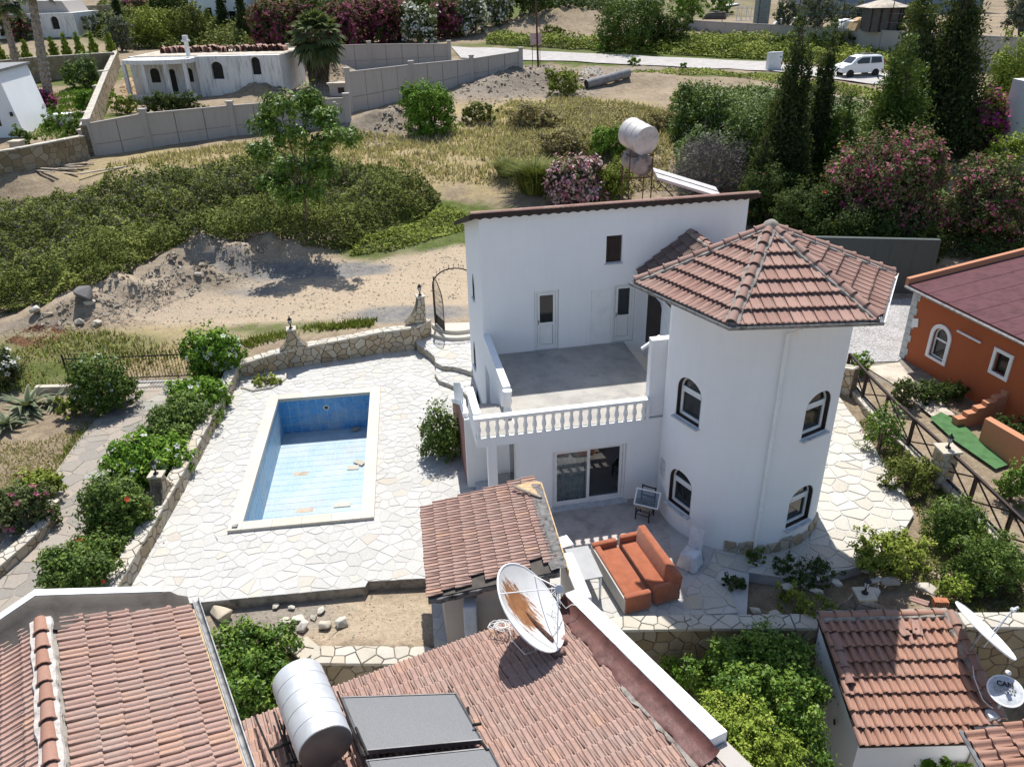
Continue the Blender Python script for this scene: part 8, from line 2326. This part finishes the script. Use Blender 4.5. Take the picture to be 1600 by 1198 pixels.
pts_ = np.stack([p.x+(tp.x-p.x)*u_+np.cos(a_)*rr_,p.y+(tp.y-p.y)*u_+np.sin(a_)*rr_,p.z+(tp.z-p.z)*u_],1)
nr_ = np.stack([np.cos(a_)*.3,np.sin(a_)*.3,np.full(n,-1.0)],1)
leaf_obj('dead_skirt',pts_,nr_,1.1,.12,LM['skirt'],fp_,None,.6,.18,face=False)
fan(fp_,tp+Vector((0,0,.2)),46,2.5,random.Random(3),elmin=-1.0,elmax=1.35)
CY_ = 'row of small cypresses on the far garden wall'
for i,(px,py) in enumerate(((8,100),(28,97),(46,95),(70,92),(88,90),(108,88),(128,86),(150,85),(177,84))):
    conifer(('leftmost cypress of the row on the far garden wall','second cypress from the left on far garden wall','third cypress from the left on far garden wall','fourth cypress from the left on far garden wall','middle cypress of the row on far garden wall','fourth cypress from the right on far garden wall','third cypress from the right on far garden wall','second cypress from the right on far garden wall','rightmost cypress of the row on far garden wall')[i],px,py+6,18,36,'lime',200+i,700,1,CY_)
bush('round garden tree on the lawn beside stepped wall',125,140,66,56,'hib',2.8,hmin=.8,name='garden_tree',cat='tree')
bush('bright vine over the pergola on far garden wall',135,108,70,22,'bright',2.8,hmin=.3)
bush('bright shrub at foot of the stepped wall',132,182,46,46,'bright',2.8,hmin=.7)
bush('purple bougainvillea beside the white house',58,178,54,38,'dark',2.8,flowers=[(.5,3,'magenta','flowers')])
bush('small palm like plant on the lawn',85,205,40,40,'bright',3.0,hmin=.6,ratio=.25)
bush('dark shrub behind front garden wall',30,232,44,36,'hib',2.8)
bush('dark citrus bush beside white garden tank',118,212,40,34,'hib',2.8)
b = MB(Matrix.Translation(T(101,195))); b.box(-.7,.7,-.4,.4,0,.8); b.box(-.8,.8,-.5,.5,.8,.9); setp(b.build('garden_tank',MAT['whitepaint']),'small white tank on the garden lawn','tank')
bush('reddish hedge shrub left of the palm trunks',20,66,60,44,'dark',2.6,flowers=[(.2,2.6,'purple','flowers')])
bush('grey olive shrub by the cypress tree',185,82,50,60,'olive',2.6,hmin=.8)
bush('olive shrub before the far ruin',150,56,46,34,'olive',2.6)
conifer('tall slim cypress behind the stepped wall',191,50,18,75,'conif',301,1500,1,'cypresses in the background')
conifer('slim cypress beside the pale house',352,52,20,90,'conif',302,1500,1,'cypresses in the background')
conifer('dark cypress left of the oleander hedge',385,70,26,100,'conif',303,2000,1,'cypresses in the background')
bush('feathery bright shrub behind the ruined house, left',240,76,90,66,'weed',2.6,hmin=.7)
bush('feathery green shrub behind the ruined house, right',300,74,70,70,'bram',2.6,hmin=.8)
bush('pink flecked oleander at top behind ruined house',215,28,50,30,'olea',2.6,flowers=[(.3,2.8,'pink','flowers')],hmin=.7)
bush('tall dark green tree above the ruined house',265,34,80,60,'dark',2.6,hmin=.8)
OH = 'flowering oleander hedge at the top of the photo'
for i,(px,py,wp,hp,fm,ff,lab) in enumerate(((425,82,70,80,'purple',.35,'dull purple oleander left of the fan palm'),(470,76,60,76,'purple',.3,'dark purple oleander right behind the fan palm'),(535,74,80,74,'purple',.55,'first purple oleander right of the fan palm'),(578,70,80,72,'purple',.6,'broad purple oleander in middle of the hedge'),(620,66,60,66,'purple',.4,'purple oleander beside the first white one'),(655,68,62,66,'whitef',.22,'first white oleander of the hedge'),(698,62,56,66,'purple',.5,'purple oleander between two white ones'),(735,58,60,66,'whitef',.22,'second white oleander of the hedge'),(775,42,60,60,'whitef',.12,'mostly green oleander at right end of hedge'))):
    bush(lab,px,py,wp,hp,'olea' if fm == 'whitef' else 'dark',2.7,seed=400+i,flowers=[(ff,3.0,fm,'flowers')],group=OH,hmin=.8,dens=1.3)
bush('large green tree behind the oleander hedge, left',450,40,110,60,'dark',2.6,hmin=.8,seed=431)
bush('large green tree behind the oleander hedge, middle',600,34,120,60,'dark',2.6,hmin=.7,seed=432)
bush('pale green tree behind the oleander hedge, right',680,26,80,50,'weed',2.6,hmin=.7,seed=433)
bush('dark evergreen at top centre left of the track',830,26,80,50,'dark',2.6,hmin=.8,seed=434)
bush('broad ivy clad bush across the road',990,80,120,84,'hib',2.7,hmin=.7,seed=435,dens=1.3)
bush('dark ivy bush beside the retaining wall start',1050,78,70,60,'dark',2.7,hmin=.7,seed=436)
bush('low brown scrub on bank across the road',865,60,44,22,'bram',2.6,hmin=.4)
bush('low green bush at roadside kerb',938,84,20,16,'bright',2.6)
bush('green tuft on near road verge, left',988,104,26,14,'bright',2.6)
bush('green tuft on near road verge, right',1068,108,14,12,'bright',2.6)
bush('dark shrub behind the van',1300,92,90,30,'dark',2.6,hmin=.5)
bush('dark shrub on wall left of the van',1225,84,70,30,'dark',2.6,hmin=.4)
for i,(px,py,w_,h_,lab) in enumerate(((330,42,5.5,6,'pale blue grey house wall behind the ruined house'),(368,48,3.5,6,'white house wall right of the slim cypress'),(655,8,7,5,'pale blue house glimpsed above oleander hedge'))):
    p = T(px,py); t_ = thing('white_house',lab,'house',p); b = MB(Matrix.Translation(p)); b.box(-w_/2,w_/2,0,6,-1,h_); b.build('wall',MAT['white'],t_); b = MB(Matrix.Translation(p)); b.box(-w_/2-.4,w_/2+.4,-.5,6.5,h_,h_+.3); b.build('roof',MAT['tile_b'],t_)
    b = MB(Matrix.Translation(p)); b.box(-.5,.5,-.03,.05,1.2,2.6); b.build('window',MAT['glass'],t_)
p = T(250,18); t_ = thing('outhouse','long low shed roof at top behind the trees','shed',p); b = MB(Matrix.Translation(p)); b.box(-6,5,0,5,-1,2.6); b.build('wall',MAT['concrete'],t_); b = MB(Matrix.Translation(p)); b.box(-6.5,5.5,-.6,5.5,2.6,2.8); b.build('roof',MAT['paleconc'],t_)
rub_wall('stone_wall','rubble wall at top left beyond the ruin',[(110,38,10),(185,32,8)],75,sx=.9,sz=.7)
# ================================================================== roadside things
p = T(838,103); m_ = mpp(p); sg = thing('road_sign','pale pink notice board on two legs beside the road','sign',p)
z0_,z1_ = PY(838,70,p.y).z,PY(838,52,p.y).z
b = MB(); b.box(p.x-9*m_,p.x+9*m_,p.y-.04,p.y+.04,z0_,z1_); b.build('board',simple('faded_pink_board',(.50,.36,.38,1),.7,var=.15,scale=3),sg)
for x in (-.65,.65): b = MB(); b.tube([(p.x+x*9*m_,p.y,p.z-.2),(p.x+x*9*m_,p.y,z1_)],.035,5); b.build('leg',MAT['rustiron'],sg)
p = T(841,106); tpz = PY(836,-30,p.y); po = thing('utility_pole','thin dark utility pole beside the road sign','pole',p)
b = MB(); b.tube([p,Vector((tpz.x,tpz.y,tpz.z))],[.12,.09],8); b.build('shaft',MAT['rustiron'],po)
b = MB(); b.tube([Vector((tpz.x-.9,tpz.y,tpz.z-.2)),Vector((tpz.x+.9,tpz.y,tpz.z-.2))],.05,5); b.build('cross_arm',MAT['rustiron'],po)
p = T(1208,110); b = MB(Matrix.Translation(p) @ Matrix.Rotation(rad(10),4,'Z')); m_ = mpp(p); b.box(-11*m_,11*m_,-.3,.3,0,1.7); b.box(-11*m_,11*m_,-.32,.1,1.72,1.8); setp(b.build('roadside_bin',MAT['galv']),'grey sheet metal bin on the road verge','bin')
b = MB(); q0,q1 = T(852,64),T(925,74); b.prism([q0-Vector((0,0,.2)),q1-Vector((0,0,.2)),q1+Vector((0,0,.7)),q0+Vector((0,0,.7))],(0,.25,0)); setp(b.build('kerb_wall',MAT['concrete']),'low concrete kerb wall on far side of the road','kerb')
def van():
    p = T(1339,119); m_ = mpp(p)
    fwd_ = Vector((-.985,-.17,0))
    an = math.atan2(fwd_.y,fwd_.x)
    t_ = thing('van','white passenger van with dark windows driving on the road','van',p,an)
    M_ = Matrix.Translation(p+Vector((0,0,.12))) @ Matrix.Rotation(an,4,'Z')
    paint = NT('white_car_paint').bsdf((.78,.78,.78,1),.25,0,.5)
    prof = [(-2.15,.35),(-2.2,.75),(-2.12,1.25),(-2.0,1.70),(-1.85,1.80),(.2,1.82),(.75,1.70),(1.35,1.12),(2.0,.98),(2.2,.75),(2.22,.38),(1.9,.28),(-1.9,.28)]
    b_ = MB(M_); i_ = []
    for y,k in ((-.90,1),(-.88,1),(.88,1),(.90,1)): pass
    secs = []
    for y in (-.91,-.60,.60,.91):
        sec = []
        for x,z in prof:
            yy = y
            if z > 1.0 and abs(y) > .8: yy = y*(1-.14*(z-1.0)/.82)
            zz = z-.05 if (abs(y) > .8 and z > 1.6) else z
            sec.append((x*(.985 if abs(y) > .8 else 1),yy,zz))
        secs.append(b_.add(sec))
    n_ = len(prof)
    for a_,c_ in zip(secs,secs[1:]):
        for k in range(n_): b_.f.append((a_+k,c_+k,c_+(k+1) % n_,a_+(k+1) % n_))
    b_.f.append(tuple(secs[0]+k for k in range(n_))); b_.f.append(tuple(secs[-1]+n_-1-k for k in range(n_)))
    o_ = b_.build('body',paint,t_,bevel=.04); sm(o_.data,50)
    for sy in (-1,1):
        for (q,nm) in (([(-1.9,1.15),(-1.75,1.66),(-.75,1.68),(-.70,1.12)],'rear_side_window'),([(-.55,1.12),(-.58,1.66),(.25,1.64),(.72,1.38),(.95,1.10)],'front_side_window')):
            w_ = MB(M_); pts_ = []
            for x,z in q: pts_.append((x,sy*(.915*(1-.14*max(0,z-1.0)/.82)+.012),z))
            w_.prism(pts_,(0,-sy*.01,0)); w_.build(nm,MAT['glass'],t_)
        for x in (-1.35,1.35):
            w_ = MB(M_ @ Matrix.Translation((x,sy*.78,.20)) @ Matrix.Rotation(rad(90),4,'X')); w_.lathe([(.0,-.11),(.2,-.11),(.30,-.1),(.32,-.06),(.32,.06),(.30,.1),(.2,.11),(0,.11)],n=18,caps=False); wo2 = w_.build('wheel',simple('tyre',(.02,.02,.02,1),.9) if 'tyre' not in MAT else MAT['tyre'],t_)
            w_ = MB(M_ @ Matrix.Translation((x,sy*.90,.20)) @ Matrix.Rotation(rad(90),4,'X')); w_.lathe([(.0,-.01),(.19,-.01),(.19,.01),(0,.012)],n=14,caps=False); w_.build('rim',MAT['galv'],wo2)
            w_ = MB(M_ @ Matrix.Translation((x,sy*.895,.20)) @ Matrix.Rotation(rad(90),4,'X')); w_.lathe([(0,-.02),(.40,-.02),(.40,.02),(0,.02)],n=20,caps=False); w_.build('wheel_arch',MAT['darkroom'],t_)
        w_ = MB(M_); w_.tube([(-1.8,sy*.6,1.85),(-1.7,sy*.6,1.9),(.1,sy*.6,1.9),(.2,sy*.6,1.85)],.025,5); w_.build('roof_rail',MAT['gutter'],t_)
        w_ = MB(M_); w_.box(-2.22,-2.14,sy*.72-.08,sy*.72+.08,.8,1.45); w_.build('tail_light',simple('tail_red',(.3,.02,.02,1),.3),t_)
        w_ = MB(M_); w_.box(.85,.98,sy*1.02-.1,sy*1.02+.1,1.05,1.2); w_.build('mirror',paint,t_)
    w_ = MB(M_); w_.prism([(-2.14,-.65,1.15),(-2.14,.65,1.15),(-2.03,.62,1.62),(-2.03,-.62,1.62)],(-.02,0,0)); w_.build('rear_window',MAT['glass'],t_)
    w_ = MB(M_); w_.prism([(1.30,-.68,1.18),(1.30,.68,1.18),(.80,.62,1.66),(.80,-.62,1.66)],(.02,0,.02)); w_.build('windscreen',MAT['glass'],t_)
    w_ = MB(M_); w_.box(-2.25,-2.18,-.8,.8,.35,.6); w_.build('bumper',MAT['gutter'],t_)
van()
YW = YWF; YX0 = _a.x
rw = thing('retaining_wall','grey block retaining wall across the road at upper right','wall',(30,88,4))
for i in range(17):
    x0_,x1_ = YX0+i*2.0,YX0+(i+1)*2.0
    b = MB(); b.prism([(x0_+.02,YW(x0_),3.0),(x1_-.02,YW(x1_),3.0),(x1_-.02,YW(x1_),7.4),(x0_+.02,YW(x0_),7.4)],(.05,.35,0)); b.build('panel',MAT['panelwall'],rw)
b = MB(); b.prism([(YX0,YW(YX0)-.05,7.41),(YX0+34,YW(YX0+34)-.05,7.41),(YX0+34,YW(YX0+34)+.45,7.41),(YX0,YW(YX0)+.45,7.41)],(0,0,.12)); b.build('coping',MAT['concrete'],rw)
wf = thing('wire_fence','wire fence with thin dark posts on the retaining wall','fence',(30,88,8.1))
for i in range(11):
    x = YX0+.5+i*3.2; b = MB(); b.tube([(x,YW(x)+.2,7.4),(x,YW(x)+.2,10.4)],.05,5); b.build('post',MAT['rustiron'],wf)
for z_ in (8.3,9.2,10.1):
    b = MB(); b.tube([(YX0,YW(YX0)+.2,z_),(YX0+33,YW(YX0+33)+.2,z_)],.014,3); b.build('wire',MAT['gutter'],wf)
MAT['sheet'] = simple('dark_sheet_cladding',(.10,.095,.09,1),.7,var=.2,scale=3)
def yard(px,py): 
    r = ray(px,py); t0 = (7.35-CAMH)/r.z; return CAMV+r*t0
gz = yard(1382,50); t_ = thing('gazebo','dark clad gazebo with pale pyramid roof in upper yard','gazebo',gz); m_ = mpp(gz)
M_ = Matrix.Translation(gz)
gw = 24*m_; gh = PY(1380,12,gz.y).z-gz.z
b = MB(M_); b.box(-gw,gw,0,gw*1.6,0,gh); b.build('cladding',MAT['sheet'],t_)
for x in (-gw,-gw*.4,gw*.2,gw*.8,gw): b = MB(M_); b.box(x-.08,x+.08,-.08,-.005,0,gh); b.build('post',MAT['darkbrown'],t_)
b = MB(M_); r_ = [(-gw*1.35,-gw*.4),(gw*1.35,-gw*.4),(gw*1.35,gw*2),(-gw*1.35,gw*2)]; i_ = b.add([(x,y,gh) for x,y in r_]+[(0,gw*.8,gh+gw*.5)])
for k in range(4): b.f.append((i_+k,i_+(k+1) % 4,i_+4))
b.f.append((i_+3,i_+2,i_+1,i_)); b.build('roof',MAT['paleconc'],t_)
bush_y = lambda label,px,py,wpx,hpx,mat,**k: bush(label,px,py,wpx,hpx,mat,2.6,z=7.35,**k)
bush_y('olive tree in upper yard left of the gazebo',1285,46,70,56,'olive',hmin=.9)
bush_y('olive tree in the middle of upper yard',1235,42,50,50,'olive',hmin=.9)
bush_y('bright green tree at left end of upper yard',1080,34,60,50,'bright',hmin=.9)
bush_y('green tree at upper left of the retaining wall',1130,26,40,40,'bright',hmin=.9)
bush_y('olive green bush beside the gazebo',1330,40,50,40,'olive',hmin=.8)
bush_y('green bush right of the gazebo',1428,50,50,50,'weed',hmin=.8)
bush_y('dark creeper clump on fence left of conifer',1445,60,40,60,'dark',hmin=.9)
lt = thing('lattice_frame','white lattice trailer frame parked in the upper yard','frame',yard(1170,36)); q = yard(1172,36); m_ = mpp(q); M_ = Matrix.Translation(q)
Lf = 22*m_; Hf = 1.9
for z_ in (0.3,Hf): b = MB(M_); b.tube([(-Lf,0,z_),(Lf,0,z_)],.06,4); b.build('rail',MAT['whitepaint'],lt)
for i in range(7):
    x = -Lf+2*Lf*i/6; b = MB(M_); b.tube([(x,0,.3),(x,0,Hf)],.05,4); b.build('upright',MAT['whitepaint'],lt)
    if i < 6: b = MB(M_); b.tube([(x,0,.3 if i % 2 else Hf),(x+2*Lf/6,0,Hf if i % 2 else .3)],.04,4); b.build('brace',MAT['whitepaint'],lt)
q = yard(1191,38); b = MB(Matrix.Translation(q)); b.box(-.8,.8,0,1.5,0,2.9); b.box(-.85,.85,-.05,1.55,2.9,3.0); setp(b.build('metal_cabinet',simple('grey_green_steel',(.20,.24,.23,1),.5,metal=.3)),'tall grey green steel cabinet in the upper yard','cabinet')
for i,(px,py,w_,h_,mt,lab) in enumerate(((1115,30,3.4,.9,'sheet','dark sheet pile at left of upper yard'),(1230,38,3.2,.7,'galv','pale metal sheets lying beside steel cabinet'),(1255,40,2.2,.6,'paleconc','pale slab stack before olive tree'),(1345,48,1.6,1.1,'wood','tan tarpaulin heap beside the gazebo'),(1325,44,2.4,.8,'galv','pale machine parts left of the gazebo'),(1150,22,5,1.2,'galv','pale trailer bed behind lattice frame'))):
    q = yard(px,py); b = MB(Matrix.Translation(q) @ Matrix.Rotation(rad(i*11-20),4,'Z')); b.prism([(-w_/2,0,0),(w_/2,0,0),(w_*.45,0,h_),(-w_*.3,0,h_*.8)],(0,1.6,0)); b.prism([(-w_*.3,.2,h_),(w_*.2,.2,h_*1.02),(w_*.15,.2,h_*1.2),(-w_*.2,.2,h_*1.1)],(0,.9,0)); setp(b.build('scrap_pile',MAT[mt]),lab,'scrap')
MAT['bluegrey'] = simple('blue_grey_cladding',(.22,.26,.33,1),.7,var=.06)
for (px,py,w_,h_,lab) in ((1395,22,26,8,'long blue grey building behind the gazebo'),(1180,8,14,6,'rust red shed at the top behind lattice frame')):
    q = yard(px,py); t_ = thing('warehouse',lab,'building',q); b = MB(Matrix.Translation(q)); b.box(-w_/2,w_/2,0,8,-.5,h_); b.build('wall',MAT['bluegrey'] if 'blue' in lab else MAT['brick'],t_); b = MB(Matrix.Translation(q)); b.box(-w_/2-.4,w_/2+.4,-.5,8.5,h_,h_+.3); b.build('roof',MAT['gutter'],t_)
p = T(1618,300); t_ = thing('white_house','white wall with striped awning at right frame edge','house',p); h_ = PY(1600,118,p.y).z-p.z
b = MB(Matrix.Translation(p)); b.box(-.1,6,0,5,-.5,h_-.8); b.build('wall',MAT['white'],t_)
for k in range(8):
    b = MB(Matrix.Translation(p)); pts_ = [(-.5+k*.3,-1.0*math.cos(a_),h_-.8+.9*math.sin(a_)) for a_ in (0,.4,.8,1.2,1.57)]
    pts_ += [(-.5+k*.3,0,h_-.8)]
    b.prism(pts_,(.29,0,0)); b.build('awning_stripe',MAT['whitepaint'] if k % 2 else MAT['collframe'],t_)
rr = random.Random(41)
for i in range(9):
    p = T(55+rr.uniform(0,70),262+rr.uniform(-6,10)); a_ = rad(rr.uniform(-25,25)); L = rr.uniform(1.6,3.2)
    b = MB(Matrix.Translation(p+Vector((0,0,.02+.04*(i % 4)))) @ Matrix.Rotation(a_,4,'Z')); b.box(-L/2,L/2,-.09,.09,0,.05)
    setp(b.build('plank',MAT['greywood']),'weathered plank in the heap under the left garden wall','plank','planks heaped under the left garden wall')
p = T(170,268); b = MB(Matrix.Translation(p+Vector((0,0,.1))) @ Matrix.Rotation(rad(40),4,'Z')); b.box(-1.8,1.8,-.07,.07,0,.08); setp(b.build('beam',MAT['paleconc']),'single pale beam lying apart from the plank heap','beam')
b = MB(); p = T(600,272); b.box(p.x-.5,p.x+.6,p.y-.2,p.y+.2,p.z-.1,p.z+.12); setp(b.build('flat_stone',MAT['capstone']),'flat white slab at edge of the bramble thicket','slab')
